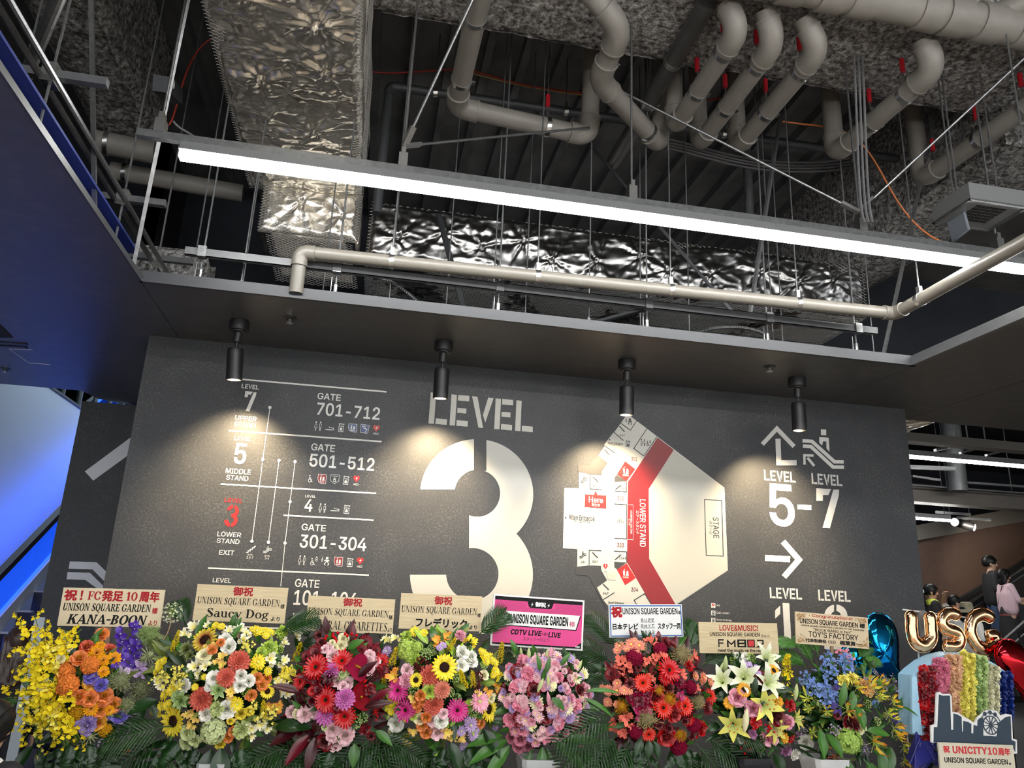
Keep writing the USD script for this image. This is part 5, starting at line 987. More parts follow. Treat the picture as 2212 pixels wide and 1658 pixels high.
class Arrangement:
    def __init__(s, name, label, view, centre, radii, y0=YF, bulge=.25, group=None, cat_='flower stand'):
        s.o = view; s.c = np.array(centre, float); s.r = np.array(radii, float); s.y0 = y0; s.b = bulge
        p = s.point(*centre, 0); s.base = np.array([p[0], y0, 0]); s.t = thing(name, label, cat_, s.base, group)
    def px(s, x, y): return s.o[0]+x/s.o[2], s.o[1]+y/s.o[2]
    def point(s, x, y, dy=0.): 
        q = (np.array([x, y])-s.c)/s.r; return at(*s.px(x, y), y=s.y0+.08-s.b*math.sqrt(max(0, 1-min(1, q@q)))+dy)
    def normal(s, x, y, up=.18):
        q = (np.array([x, y])-s.c)/s.r; n = np.array([q[0]*.75, -1., -q[1]*.6+up]); n += fr.normal(0, .12, 3); return n/np.linalg.norm(n)
    def size(s, px_, P): return px_/s.o[2]*((P-EYE)@FW)/FPX
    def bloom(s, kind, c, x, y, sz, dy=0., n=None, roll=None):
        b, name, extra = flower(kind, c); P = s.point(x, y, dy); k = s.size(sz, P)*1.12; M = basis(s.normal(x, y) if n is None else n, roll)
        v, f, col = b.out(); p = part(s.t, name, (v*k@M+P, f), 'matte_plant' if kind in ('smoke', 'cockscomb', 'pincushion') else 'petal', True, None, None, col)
        say(stage.GetPrimAtPath(p), f'{NICE.get(c, c)} {name.replace("_", " ")}')
        for e, en in extra: v, f, col = e.out(); part(p, en, (v*k@M+P, f), 'matte_plant', True, None, None, col)
        return p
    def table(s, text):
        """lines of: kind colour: x,y,size x,y,size ... (measured in the enlarged view)"""
        for ln in text.strip().splitlines():
            h, rest = ln.split(':'); kind, c = h.split()
            for tok in rest.split():
                x, y, z = map(float, tok.split(',')); s.bloom(kind, c, x, y, z, dy={'daisy': -.01, 'bud': -.03, 'sprig': .03, 'smoke': .0}.get(kind, 0)+fr.uniform(-.02, .02), n=(fr.normal(0, .25), -.35, 1) if kind in ('bud', 'plume') else None)
    def leaf(s, x, y, ang, L, Wd, c='deep', dy=0., droop=35, face=.35, name='leaf', front=False):
        """a leaf from a point, pointing at an angle in the picture's upright sense (0 right, 90 up)"""
        P = s.point(x, y, dy+(.24 if name == 'palm_leaf' and 5 < ang < 175 and not front else 0)); a = math.radians(ang); face = -.12 if name == 'palm_leaf' and 5 < ang < 175 and not front else face; d = np.array([math.cos(a), -face, math.sin(a)]); d /= np.linalg.norm(d); up = np.array([0, -.8, .6]); xx = np.cross(d, up); xx /= np.linalg.norm(xx); M = np.array([xx, d, np.cross(xx, d)])
        C = COL[c]
        v, f, col = leaf_blade(L, Wd, C*.8, C*1.15, droop) if name == 'leaf' else frond(L, Wd, 15, C*1.25, droop).out() if name == 'palm_leaf' else monstera(L, C)
        part(s.t, name, (v@M+P, f), 'leafy', name != 'palm_leaf', None, None, np.clip(col*fr.uniform(.8, 1.2), 0, 1))
    def fill(s, n, cs, seed, core=True, L=.12, rr=1.0, edge=.35):
        """the dark green that shows between the blooms"""
        g = np.random.default_rng(seed); b = Bloom(); P0 = s.point(*s.c); R = s.size(s.r[0], P0), s.size(s.r[1], P0)
        if core:
            m = trimesh.creation.icosphere(3, 1.); v = np.array(m.vertices)*(1+.5*(meshkit.fbm(np.array(m.vertices)*4, 3, seed)-.5))[:, None]*[R[0]*.6*rr, s.b*.5, R[1]*.6*rr]+[P0[0], s.y0+.07, P0[2]]
            part(s.t, 'moss_core', (v, m.faces), 'matte_plant', True, None, None, np.clip(COL['deep']*.6*(.6+.8*meshkit.noise(v*60, 1))[:, None], 0, 1))  # added core closes see-through gaps, dark interior put into its colour
        for k in range(n):
            r = math.sqrt(g.uniform(.0, 1)); a = g.uniform(0, 6.283); x, y = s.c+s.r*rr*[r*math.cos(a), r*math.sin(a)]; P = s.point(x, y, .05); nn = s.normal(x, y); d = np.array([math.cos(a)*r, -.5+.3*r, -math.sin(a)*r*.9+.35])+g.normal(0, .45, 3); d /= np.linalg.norm(d); xx = np.cross(d, nn); xx /= np.linalg.norm(xx)+1e-9
            C = COL[cs[k % len(cs)]]*g.uniform(.6, 1.3); v, f, c = leaf_blade(L*g.uniform(.6, 1.2), L*g.uniform(.25, .42), C*.8, C*1.2, g.uniform(0, 50)); b.add(v@np.array([xx, d, np.cross(xx, d)])+P-d*L*.4, f, c)
        v, f, c = b.out(); part(s.t, 'foliage', (v, f), 'leafy', True, 'green leaves between the blooms', 'stuff', c)
    def sprays(s, tok, n=11, c='yellow', fs=.030, seed=3, curve=.25):
        """arching orchid sprays: a thin stem with small florets along it (x0,y0 > x1,y1 in the view)"""
        g = np.random.default_rng(seed); f0 = Bloom().ring(1, .62, .75, .02, 0, 80, 0, .05, 'wide', COL[c], COL[c], 4.71, .02).ring(4, .3, .14, .02, 0, 78, 0, .1, 'round', COL[c]*.8, COL[c]*.95, .6, .05).ball(.08, .04, COL['copper'], 0)
        for t_ in tok.split():
            a, b_ = [tuple(map(float, q.split(','))) for q in t_.split('>')]; A, B = s.point(*a, .02), s.point(*b_, -.06+g.uniform(-.03, .03)); P = arc3(A, (A+B)/2+[g.normal(0, .03), -.03, curve*np.linalg.norm(B-A)], B, 12); bl = Bloom().tubes([P], .0022, COL['olive'])
            for k in range(n):
                u = .12+.88*k/(n-1); i = min(int(u*11), 10); o = P[i]+(P[i+1]-P[i])*(u*11-i)+g.normal(0, .014, 3)+[0, -.008, 0]; bl.put(f0, basis(np.array([g.normal(0, .5), -1, g.normal(.15, .4)]), g.normal(0, .5)), o, fs*(1.15-.55*u)*g.uniform(.85, 1.15))
            v, f, cc = bl.out(); part(s.t, 'orchid_spray', (v, f), 'petal', True, f'{NICE.get(c, c)} orchid spray', None, cc)
NICE = dict(redorange='red-orange', golden='golden yellow', lemon='pale yellow', palepink='pale pink', rosepink='rose pink', hotpink='hot pink', orchidpink='orchid pink', darkred='dark red', brick='brick red', skyblue='sky blue', palegreen='pale green', celery='pale green', lime='lime green', straw='straw-coloured', sage='grey-green', wine='dark wine', copper='copper orange', gold='deep yellow', mint='soft green')

# ---- sign boards
mk('board_wood', {'t': ('texture_coordinate', {}), 'mp': ('mapping', dict(scale=(3, 3, 60))), 'n': ('noise_texture', dict(scale=3.0, detail=4.0)), 'r': ('rgb_ramp', {'ramp': [(.35, (.56, .44, .26)), (.65, (.66, .54, .34))]}), 'p': ('principled_bsdf', dict(roughness=.6))},
   [('t.object', 'mp.vector'), ('mp.vector', 'n.vector'), ('n.fac', 'r.fac'), ('r.color', 'p.base_color')])
plain('board_cream', (.66, .55, .37), .6, var=.03, vscale=4); plain('board_parchment', (.62, .50, .33), .6, var=.1, vscale=6); plain('board_white', (.78, .78, .76), .5); plain('board_pale', (.64, .59, .46), .6, var=.03, vscale=5)
plain('ink_black', (.006, .006, .006), .6, specular_ior_level=.2); plain('ink_red', (.36, .012, .02), .6, specular_ior_level=.2); plain('ink_bright_red', (.58, .03, .035), .5); plain('ink_blue', (.03, .12, .38), .5); plain('ink_pink', (.70, .045, .24), .5); plain('ink_dark_pink', (.38, .02, .13), .5); plain('ink_gold', (.36, .20, .07), .6); plain('ink_maroon', (.16, .02, .03), .5); plain('ink_rose', (.5, .1, .16), .5)
plain('stick_wood', (.42, .27, .16), .7, var=.15, vscale=20)
class Board:
    """a printed board on a stick, its corners measured in the photograph and set on its own plane"""
    def __init__(s, arr, view, tl, tr, bl, br, mat, label, y=4.80, th=.012, name='sign_board'):
        q = [at(view[0]+x/view[2], view[1]+yy/view[2], y=y) for x, yy in (tl, tr, bl, br)]
        s.t = arr.t if hasattr(arr, 't') else arr; s.y = y
        s.o = (q[2]+(q[0]+q[1]-q[2]-q[3])*0); w = (np.linalg.norm(q[1]-q[0])+np.linalg.norm(q[3]-q[2]))/2; h = (np.linalg.norm(q[0]-q[2])+np.linalg.norm(q[1]-q[3]))/2
        s.eu = (q[1]-q[0]+q[3]-q[2]); s.eu /= np.linalg.norm(s.eu); s.eu = np.array([s.eu[0], 0, s.eu[2]]); s.ev = np.array([-s.eu[2], 0, s.eu[0]]); c = sum(q)/4; s.o = c-s.eu*w/2-s.ev*h/2; s.w, s.h = w, h
        s.p = part(s.t, name, slab(sbox(0, 0, w, h), th, s.o+[0, th, 0], s.eu, s.ev), mat, label=label)
        if th < .02: part(s.t, 'stick', bar(s.o+s.eu*w/2+[0, .02, 0]+s.ev*h*.5, [*(s.o+s.eu*w/2)[:2]+[0, .02], s.o[2]-.35], .02, .012, up=(0, 1, 0)), 'stick_wood')
    def put(s, shape, mat, lift=0, name='lettering', label=None):
        return part(s.p, name, slab(affinity.scale(shape, s.w, s.h, origin=(0, 0)), .0012, s.o+[0, -.0003-.0008*lift, 0], s.eu, s.ev), mat, label=label)
    def text(s, t, u0, v0, u1, v1, mat='ink_black', w=600, stroke=0, ser=False, lift=0, slant=0, bold=0):
        g = roman(t) if ser else outline(t, w, stroke)
        if bold: g = g.buffer(bold)
        if slant: g = affinity.skew(g, slant, 0)
        s.put(fit(g, u0, v0, u1, v1), mat, lift, 'lettering', f'lettering {t}')
# ================================================================== the row of congratulation stands
S = 3.967
def pot(arr, x0, x1, ztop, mat, fl=.0, lace=False):
    """a tall tapering stand under the flowers; x0, x1: its sides at the bottom edge of the picture, in the view"""
    a, b = arr.point(x0, arr.c[1]), arr.point(x1, arr.c[1]); a, b = (at(*arr.px(x0, 1640), y=arr.y0), at(*arr.px(x1, 1640), y=arr.y0)); cx, w = (a[0]+b[0])/2, (b[0]-a[0])/2; y = arr.y0+.02
    pr = [(.0, 0), (w*1.3, 0), (w*1.3, .03), (w*.92, .06), (w*.92, ztop-.1), (w*1.02, ztop-.04), (w*1.06, ztop-.03), (w*1.06, ztop), (w*.9, ztop), (w*.9, ztop-.05), (0, ztop-.05)]
    def sq(k): return [(cx+dx*k, y+dy*k) for dx, dy in ((-1, -.8), (-.8, -1), (.8, -1), (1, -.8), (1, .8), (.8, 1), (-.8, 1), (-1, .8))]
    v = np.array([(px_, py_, h) for r, h in pr for px_, py_ in sq(r)]); part(arr.t, 'pot', (v, grid_faces(len(pr), 8, True)), mat, 30)
    if lace:
        for k in range(46): 
            q = np.array([cx+fr.uniform(-.85, .85)*w, y-w*.93, fr.uniform(.3, ztop-.08)]); part(arr.t, 'lace_hole', bar(q, q+[fr.uniform(-.02, .02), 0, .05], .012, .004), 'vinyl_dark')
plain('pot_grey', (.42, .44, .45), .25); plain('pot_black', (.012, .013, .018), .08); plain('pot_white', (.62, .63, .64), .35)

# ---- 1: yellow orchids, orange roses, purple
A = Arrangement('flower_stand', 'flower stand of yellow orchid sprays, orange roses and purple orchids under the leftmost board', (0, 1240, S), (640, 1010), (530, 560), group=None)
A.fill(110, ['leaf', 'deep', 'leaf', 'olive'], 1, rr=.85)
A.sprays('400,650>150,360 430,700>300,350 420,760>380,400 450,640>560,480 480,700>640,470 380,780>110,640 420,720>240,560 400,850>60,980 380,900>140,800 430,820>330,640 420,930>180,880 440,980>110,1060 430,1010>210,1000 470,900>420,620 520,760>500,520 560,700>700,470 450,1050>130,1210 460,1090>200,1160 430,1120>150,1330 470,1130>260,1300 450,1160>190,1440 500,1150>320,1400 520,1180>420,1500 540,1160>480,1420 560,1100>560,1480 560,1020>620,1100 500,1060>400,1220 520,1000>340,1080 600,1180>660,1420 600,1250>720,1480 420,880>270,760 470,820>370,700 490,960>330,930 480,1120>330,1190 560,1200>600,1340 400,1000>90,1120', 13, 'yellow', .040, 3)
A.sprays('470,1010>230,1100 480,1060>300,1370 500,1110>500,1310 430,1140>240,1240 530,1080>390,1330 470,760>540,600 520,860>480,740 430,1180>350,1560', 12, 'lemon', .035, 9)
A.table('''rose orange:872,505,92 680,710,112 670,1050,105 765,1065,110 895,1035,124 985,1115,110 865,1165,105 1085,1512,44
rose redorange:745,610,100 938,645,92
rose golden:785,930,122 840,1278,112
lisi cream:545,630,60 515,725,74 595,628,50 360,940,92 385,888,50 1050,1490,50 950,1405,50
mum golden:830,670,134 885,735,104 975,720,112 885,835,96 780,1150,116 860,612,80 938,1165,80 1085,1505,60
cockscomb orange:560,830,150 770,778,140 580,950,172
pompon gold:655,1182,136 905,1338,124
orchid purple:1030,512,116 1150,470,122 1150,430,80 1045,580,110 1165,560,126 1105,640,122 1185,600,90 1060,735,124 1150,700,116 1010,690,90 1120,775,90 985,790,70
lisi violet:785,868,116 868,945,96 760,850,70 1020,1205,126
carnation lavender:735,1290,156
orchid lilac:1050,830,110 1170,822,116 1205,770,100 1230,850,90 1055,1310,116 1070,1375,100 1020,1250,80 900,1440,120 850,1520,110 950,1420,80 1140,1172,100 820,1480,70
smoke sage:1030,910,180 1200,985,170 1080,1120,130 1200,1110,120
thistle sage:1285,690,140 1230,720,90 770,1388,116 1300,800,80 970,1390,90
smoke mint:1290,520,160 1230,500,110 1340,620,100
sprig olive:1350,560,110 1290,600,90''')
q = A.bloom('allium', 'white', 1475, 328, 166, -.02, (0, -1, .1)); a, b = A.point(1462, 380), A.point(1400, 560); part(A.t, 'stem', tube(arc3(a, (a+b)/2+[.02, 0, 0], b), .003, 6), 'stick_wood')
for x, y, an, L, W_, nm in ((600, 1470, -95, .30, .16, 'monstera_leaf'), (760, 1480, -75, .30, .16, 'monstera_leaf'), (280, 1470, -120, .16, .06, 'leaf'), (330, 1500, -60, .16, .06, 'leaf'), (1240, 1110, -100, .12, .05, 'leaf'), (1300, 1060, -60, .12, .05, 'leaf'), (200, 1080, 190, .2, .05, 'palm_leaf')): A.leaf(x, y, an, L, W_, dy=-.05, name=nm)
B = Board(A, (0, 1240, S), (543, 112), (1420, 133), (490, 440), (1365, 455), 'board_cream', 'cream sign board lettered KANA-BOON')
R_, K_ = 'ink_red', 'ink_black'
for t_, a, b in (('祝', .02, .145), ('発足', .385, .595), ('周年', .755, .955)): B.text(t_, a, .66, b, .95, R_, stroke=4)
B.text('!', .175, .68, .2, .93, R_, ser=True, bold=.03); B.text('FC', .25, .69, .375, .92, R_, ser=True, bold=.02); B.text('10', .625, .69, .735, .92, R_, ser=True, bold=.02)
B.text('UNISON SQUARE GARDEN', .03, .35, .885, .6, K_, ser=True, bold=.012, slant=4); B.text('様', .9, .36, .955, .52, R_, stroke=3); B.text('KANA-BOON', .085, .055, .865, .31, K_, ser=True, bold=.025, slant=10); B.text('より', .88, .05, .965, .18, R_, stroke=2)

# ---- 2: white, yellow, coral dahlias
A = Arrangement('flower_stand', 'flower stand of white lisianthus, coral dahlias and sunflowers, second from the left', (280, 1240, S), (800, 960), (640, 560))
A.fill(120, ['leaf', 'deep', 'olive'], 2)
A.table('''dahlia coral:940,745,186 825,882,160 608,1072,200
redsun yellow:645,560,192
sunflower yellow:372,1258,226 1180,1000,116
lisi white:850,615,114 825,545,92 715,885,104 950,870,96 1022,912,94 945,955,96 450,958,118 830,1158,136 645,1196,104 690,950,84 905,895,60
lisi palegreen:485,1360,116 480,1440,110 545,1425,100
lisi cream:635,690,112 690,640,70
alstro white:545,450,140 465,510,104 660,440,84 945,470,126 850,480,96 1000,500,90 975,550,90 1210,722,136 1325,738,116 1330,580,96 1430,492,116 1310,965,150 550,790,124 640,790,104 1110,1290,120 1045,1325,96 255,925,124 1180,1330,90 1350,1020,110 580,850,80 1050,1390,80 1440,540,70
hydrangea palegreen:715,1345,236 560,1460,70
carnation celery:750,1150,120 960,1335,136
carnation lime:1205,628,130 1130,672,96 1310,495,104
daisy yellow:738,440,64 788,446,60 1090,482,86 1150,490,80 1205,500,76 1165,528,66 1050,470,50 262,770,84 225,835,54 295,740,64 250,800,60 360,990,96 300,1030,84 325,1120,84 270,1130,74 200,1170,64 248,1200,60 340,1100,50 1100,750,116 1065,770,66 1120,790,60 1185,830,74 1070,845,56 1380,842,90 1320,870,80 1400,890,60 920,1112,104 890,1080,66 1330,820,60 560,965,60 640,880,50
rose yellow:955,1196,84 1030,1172,66 770,1458,76 860,1260,50
rose orange:1100,885,76 1180,890,66 1142,945,84 1048,1036,80 885,1350,72 840,1405,72 702,642,72 780,580,60
alstro orange:1222,1130,96 1278,1142,96
alstro peach:785,702,96 792,770,96 735,755,66 865,1005,116 555,1217,106 492,1200,84 520,1290,84 868,1250,74 720,610,80 650,620,60
succulent olive:490,645,130 520,700,90
succulent mint:762,990,136 440,1080,156 400,1040,90
plume yellow:395,575,120 1430,700,150 1150,1190,140 370,640,90
sprig green:1010,1010,100 380,1090,90 1280,650,80 700,1090,80 900,800,70''')
A.sprays('400,940>310,800 420,960>380,780 380,900>250,860 450,900>440,800 430,980>490,850 980,640>1060,600 1000,620>950,560 1300,900>1450,830 1280,880>1400,920 1320,860>1340,790 1150,1170>1080,1090 1180,1190>1240,1120 1160,1200>1250,1240 1140,1180>1190,1260 330,900>180,910 1350,900>1500,850', 9, 'lemon', .026, 5, .15)
for x, y, an, L, W_, nm in [(250, 1240, 200, .42, .15, 'palm_leaf'), (300, 1380, 215, .44, .16, 'palm_leaf'), (480, 440, 115, .17, .08, 'palm_leaf'), (1290, 1400, -25, .42, .15, 'palm_leaf'), (1150, 1480, -60, .38, .14, 'palm_leaf'), (400, 1440, 235, .34, .16, 'monstera_leaf'), (560, 1500, 255, .28, .16, 'monstera_leaf'), (950, 1500, -75, .32, .16, 'monstera_leaf'), (700, 1500, -95, .22, .1, 'leaf'), (780, 1490, -80, .22, .1, 'leaf'), (1250, 1310, 10, .2, .08, 'leaf'), (230, 1080, 200, .15, .07, 'leaf'), (1440, 610, 10, .22, .08, 'palm_leaf'), (360, 1300, 190, .35, .12, 'palm_leaf'), (1200, 1440, -45, .4, .14, 'palm_leaf')]: A.leaf(x, y, an, L, W_, dy=-.03, name=nm)
A.leaf(1290, 500, 32, .24, .1, name='palm_leaf', front=True)
pot(A, 590, 840, 1.06, 'pot_grey')
B = Board(A, (280, 1240, S), (585, 80), (1365, 118), (535, 395), (1322, 420), 'board_wood', 'wooden sign board lettered Saucy Dog')
B.text('御祝', .395, .72, .615, .97, R_, stroke=3); B.text('UNISON SQUARE GARDEN', .025, .42, .925, .66, K_, ser=True, bold=-.004, slant=3); B.text('様', .935, .41, .98, .54, K_, stroke=1); B.text('Saucy Dog', .145, .04, .815, .36, K_, ser=True, bold=.006); B.text('より', .845, .06, .945, .18, K_, stroke=2)

# ---- 3: red gerberas, pink dahlias
A = Arrangement('flower_stand', 'flower stand of red gerberas, pink dahlias and dark anthuriums, third from the left', (560, 1240, S), (680, 1000), (470, 540))
A.fill(120, ['wine', 'deep', 'wine', 'burgundy', 'leaf'], 3)
A.table('''gerbera red:485,795,208 710,740,176 570,1075,196 1050,750,136 730,1215,186 350,920,130 450,1000,80
dahlia orchidpink:620,820,146 735,1068,176 570,1200,186
lisi palepink:630,692,104 580,630,84 665,912,96 752,930,106 930,750,106 992,740,94 940,805,96 272,1180,106 385,1196,110 460,1190,86 622,1330,116 740,1385,136 655,1450,116 620,1390,96 950,692,86 560,640,60 720,960,70 345,1420,80
lisi cream:700,605,88 320,1190,84 720,545,84 625,580,50 650,620,50
anthurium crimson:835,800,220
anthurium darkred:850,1060,230
anthurium wine:220,1400,200
anthurium leaf:230,1310,150
mum brick:910,585,126 480,672,136 1060,822,116 880,640,84 1000,652,84 540,862,96 400,700,80
carnation darkred:500,990,96 590,925,84 480,930,84 670,1146,96 915,1330,84 950,985,96 1040,1100,84 440,880,80
rose darkred:510,520,74 530,575,74 560,1440,124 520,1500,116 620,1480,80 960,1390,60
berries red:620,545,130 790,560,130 890,912,120 1000,1185,90 240,1200,80 1000,1170,60 840,600,70
lisi palegreen:720,850,60 560,1310,50 750,840,50 285,1430,50
sprig mint:820,1260,130 885,1225,100 770,1240,80 700,870,90
sprig burgundy:960,880,100 1000,860,90 370,1040,110 650,1010,80 340,1000,80 500,1300,100 920,1260,80
succulent burgundy:600,880,130 460,1080,110 360,1340,120''')
for x, y, an, L, W_, c in ((340, 1010, 160, .16, .05, 'wine'), (420, 1380, 230, .18, .06, 'burgundy'), (480, 1400, 260, .18, .06, 'wine'), (330, 1340, 200, .16, .06, 'wine'), (440, 1420, 215, .17, .05, 'burgundy'), (900, 1140, 20, .16, .05, 'wine'), (950, 1090, 40, .14, .045, 'burgundy'), (850, 880, 50, .13, .05, 'wine'), (580, 510, 100, .10, .04, 'wine'), (820, 1450, -90, .12, .06, 'leaf'), (880, 1500, -60, .14, .06, 'deep'), (760, 640, 40, .1, .05, 'leaf'), (1000, 1340, -30, .12, .05, 'leaf')): A.leaf(x, y, an, L, W_, c, -.05)
for x, y, an, L, W_, nm in [(300, 1440, 205, .40, .15, 'palm_leaf'), (380, 1480, 230, .40, .15, 'palm_leaf'), (1000, 1380, -20, .34, .12, 'palm_leaf'), (960, 1450, -50, .38, .14, 'palm_leaf'), (600, 1520, 250, .34, .16, 'monstera_leaf'), (780, 1520, -85, .36, .16, 'monstera_leaf'), (900, 540, 70, .2, .09, 'palm_leaf'), (430, 560, 120, .18, .08, 'palm_leaf'), (500, 1500, 245, .3, .1, 'palm_leaf')]: A.leaf(x, y, an, L, W_, dy=-.02, name=nm)
pot(A, 500, 900, 1.03, 'pot_black')
B = Board(A, (560, 1240, S), (425, 180), (1168, 215), (388, 480), (1140, 510), 'board_wood', 'wooden sign board lettered THE ORAL CIGARETTES')
B.text('御祝', .4, .74, .62, .98, R_, stroke=3); B.text('UNISON SQUARE GARDEN', .02, .42, .935, .66, K_, ser=True, bold=-.004, slant=3); B.text('様', .94, .41, .985, .54, K_, stroke=1); B.text('THE ORAL CIGARETTES', .02, .06, .93, .31, K_, ser=True, bold=-.004, slant=3); B.text('より', .94, .05, .99, .17, K_, stroke=2)

# ---- 4: mixed, sunflower on top
A = Arrangement('flower_stand', 'flower stand of magenta gerberas, coral dahlias and sunflowers, fourth from the left', (780, 1240, S), (680, 960), (520, 540))
A.fill(120, ['leaf', 'deep', 'olive', 'green'], 4)
A.table('''sunflower yellow:715,795,200 1095,1155,182 470,905,110
dahlia coral:590,870,190 620,1118,180
dahlia salmon:695,985,150
gerbera hotpink:315,995,180 380,1162,180 825,1165,180
gerbera pink:1015,1090,170
lisi white:875,665,106 865,780,106 955,740,96 295,1285,126 685,1257,106 955,700,76
lisi palepink:390,812,96 610,1257,96 660,1362,106 710,1192,76
carnation pink:380,912,116 850,520,90
carnation lime:390,530,96 450,725,106
hydrangea lime:400,640,200 480,620,110
lisi lime:585,1000,106 440,1215,60
lisi palegreen:270,1350,76 290,1415,56 255,1220,60
daisy yellow:460,490,84 540,500,66 1050,690,96 1110,720,96 1070,742,76 1150,832,84 1190,882,84 1180,920,66 1215,892,56 310,1070,76 260,1092,76 230,1140,76 260,1170,66 1030,660,60 1150,760,60 380,1240,50 1130,860,60
alstro orange:280,872,146 740,532,116 640,562,96 690,560,86 1160,980,96 1090,1012,86
alstro yellow:930,562,116 970,580,80
rose orange:505,1040,80 530,1092,54 465,1112,64 480,1150,64 555,1232,76 520,1297,86 560,1357,96 612,1327,76 1030,1280,76 1000,1262,54
alstro ivory:210,562,106 285,545,96
alstro peach:400,1402,116 450,1342,96 740,1352,116 790,1392,96 860,1402,96 390,1450,76 1010,1020,70 435,1060,80
lisi cream:500,1240,96 1060,860,80 1120,1060,70
daisy lilac:940,1290,116 860,1340,86 960,1370,96 880,1472,76 700,610,66 670,632,56 220,660,84 910,1250,70 985,1330,60 1150,1310,60
plume yellow:190,1000,150 275,730,140 880,930,150 1190,700,150 960,920,120 770,620,110
sprig burgundy:520,770,140 470,800,90 1000,880,100 980,950,90 360,1100,80
sprig mint:450,970,110 820,1060,90 950,1190,100 1020,1210,80 560,690,110 600,640,80 1050,780,80 930,640,70 800,880,110 760,1010,90''')
for x, y, an, L, W_, nm in [(1080, 560, 20, .3, .12, 'palm_leaf'), (1180, 680, 40, .3, .12, 'palm_leaf'), (1130, 780, 20, .28, .1, 'palm_leaf'), (560, 540, 100, .22, .1, 'palm_leaf'), (230, 1300, 215, .4, .15, 'palm_leaf'), (260, 1400, 235, .4, .15, 'palm_leaf'), (170, 540, 130, .2, .1, 'palm_leaf'), (380, 1480, 215, .3, .16, 'monstera_leaf'), (720, 1490, -110, .34, .16, 'monstera_leaf'), (920, 1480, -70, .38, .17, 'monstera_leaf'), (560, 1500, -90, .2, .1, 'leaf'), (1050, 1330, -50, .18, .07, 'leaf'), (1080, 1270, 10, .15, .05, 'leaf'), (760, 1440, -60, .16, .07, 'leaf')]: A.leaf(x, y, an, L, W_, dy=-.02, name=nm)
A.leaf(1010, 520, 48, .22, .1, name='palm_leaf', front=True)
pot(A, 455, 770, 1.05, 'pot_grey')
B = Board(A, (780, 1240, S), (345, 158), (1063, 192), (320, 462), (1000, 487), 'board_wood', 'wooden sign board lettered in katakana')
B.text('御祝', .41, .71, .63, .95, R_, stroke=3); B.text('UNISON SQUARE GARDEN', .02, .41, .945, .65, K_, ser=True, bold=-.004, slant=3); B.text('様', .95, .4, .99, .52, K_, stroke=1); B.text('フレデリック', .2, .06, .83, .33, K_, stroke=4); B.text('より', .855, .05, .95, .17, K_, stroke=2)

# ---- 5: pink stand
A = Arrangement('flower_stand', 'flower stand of small pink blooms and dark red roses under the pink board', (1040, 1240, S), (560, 1060), (430, 440))
A.fill(110, ['deep', 'leaf', 'deep'], 5)
A.table('''rose darkred:315,832,118 505,807,128 730,852,116 215,982,96 450,987,106 860,987,86 345,1237,126 550,1197,136 815,1237,116 640,1122,90
carnation rosepink:400,862,126 290,962,96 660,882,96 320,1112,116 810,1122,106 240,1252,106 540,1372,126 660,1282,96 360,1152,86 350,732,86 390,1200,60
daisy cream:600,802,106 470,1102,116 730,1142,116 810,892,96 600,962,76 880,852,86 400,802,76 235,872,86 890,1130,80 440,1310,70 620,950,60
rose rosepink:285,1337,84 350,1337,74 250,1402,84 335,1422,96 320,1487,96 400,1477,86 845,1332,96 905,1387,76 870,1442,76 720,1222,76 650,1177,76 235,790,60 780,930,50
bud palegreen:405,690,120 505,950,120 572,905,100 840,785,100 340,670,90 290,670,80 560,680,80
bud pink:590,690,130 575,1070,130
bud leaf:530,880,150''')
g_ = np.random.default_rng(55)
for k in range(150):
    r, a = math.sqrt(g_.uniform(.02, 1)), g_.uniform(0, 6.283); x, y = 560+400*r*math.cos(a), 1060+400*r*math.sin(a)
    A.bloom('mum' if k % 3 else 'daisy', ['palepink', 'palepink', 'pink', 'lilac'][k % 4], x, y, g_.uniform(54, 84), -.015)
for x, y, an, L, W_ in ((220, 1420, 200, .26, .07), (180, 1380, 185, .22, .07), (240, 1470, 225, .24, .07), (520, 1480, -95, .24, .07), (560, 1490, -80, .24, .06), (640, 1440, -30, .22, .07), (700, 1420, 10, .22, .06), (720, 1470, -20, .28, .06), (760, 1480, -30, .26, .05), (430, 1500, -110, .24, .05), (500, 830, 100, .10, .03), (550, 850, 80, .10, .03), (680, 780, 60, .09, .03), (600, 1060, -30, .1, .05), (300, 690, 110, .1, .04), (900, 1000, 10, .2, .03), (880, 1060, -20, .2, .03), (370, 1550, -95, .2, .05)): A.leaf(x, y, an, L, W_, 'leaf', -.05, 45)
pot(A, 335, 640, 1.10, 'pot_grey')
B = Board(A, (1040, 1240, S), (98, 168), (878, 220), (80, 605), (872, 658), 'board_white', 'pink sign board with a white border and black lightning bolt')
pk = sbox(.02, .035, .98, .965); B.put(pk, 'ink_pink', 1, 'board_field', 'pink field')
B.put(sbox(.02, .895, .98, .965).union(Polygon([(.37, .9), (.39, .79), (.41, .775), (.62, .775), (.64, .79), (.66, .9)])), 'ink_black', 2, 'board_band', 'black band'); B.put(Polygon([(.02, .035), (.98, .035), (.98, .16), (.91, .065), (.02, .065)]), 'ink_black', 2, 'board_band', 'black corner band')
B.put(union_all([Point(.03+i*.0125+(j % 2)*.00625, .66+j*.0135).buffer(.0042, 2) for i in range(76) for j in range(17) if not (.36 < .03+i*.0125 < .67 and .66+j*.0135 > .77)]), 'ink_dark_pink', 2, 'halftone_dots')
B.put(Polygon([(.155, .67), (.965, .67), (.92, .385), (.12, .40), (.16, .5), (.11, .55)]), 'ink_black', 3, 'name_plate'); B.put(Polygon([(.145, .685), (.955, .685), (.912, .40), (.12, .415), (.16, .5), (.11, .55)]), 'board_white', 4, 'name_plate', 'white name plate')
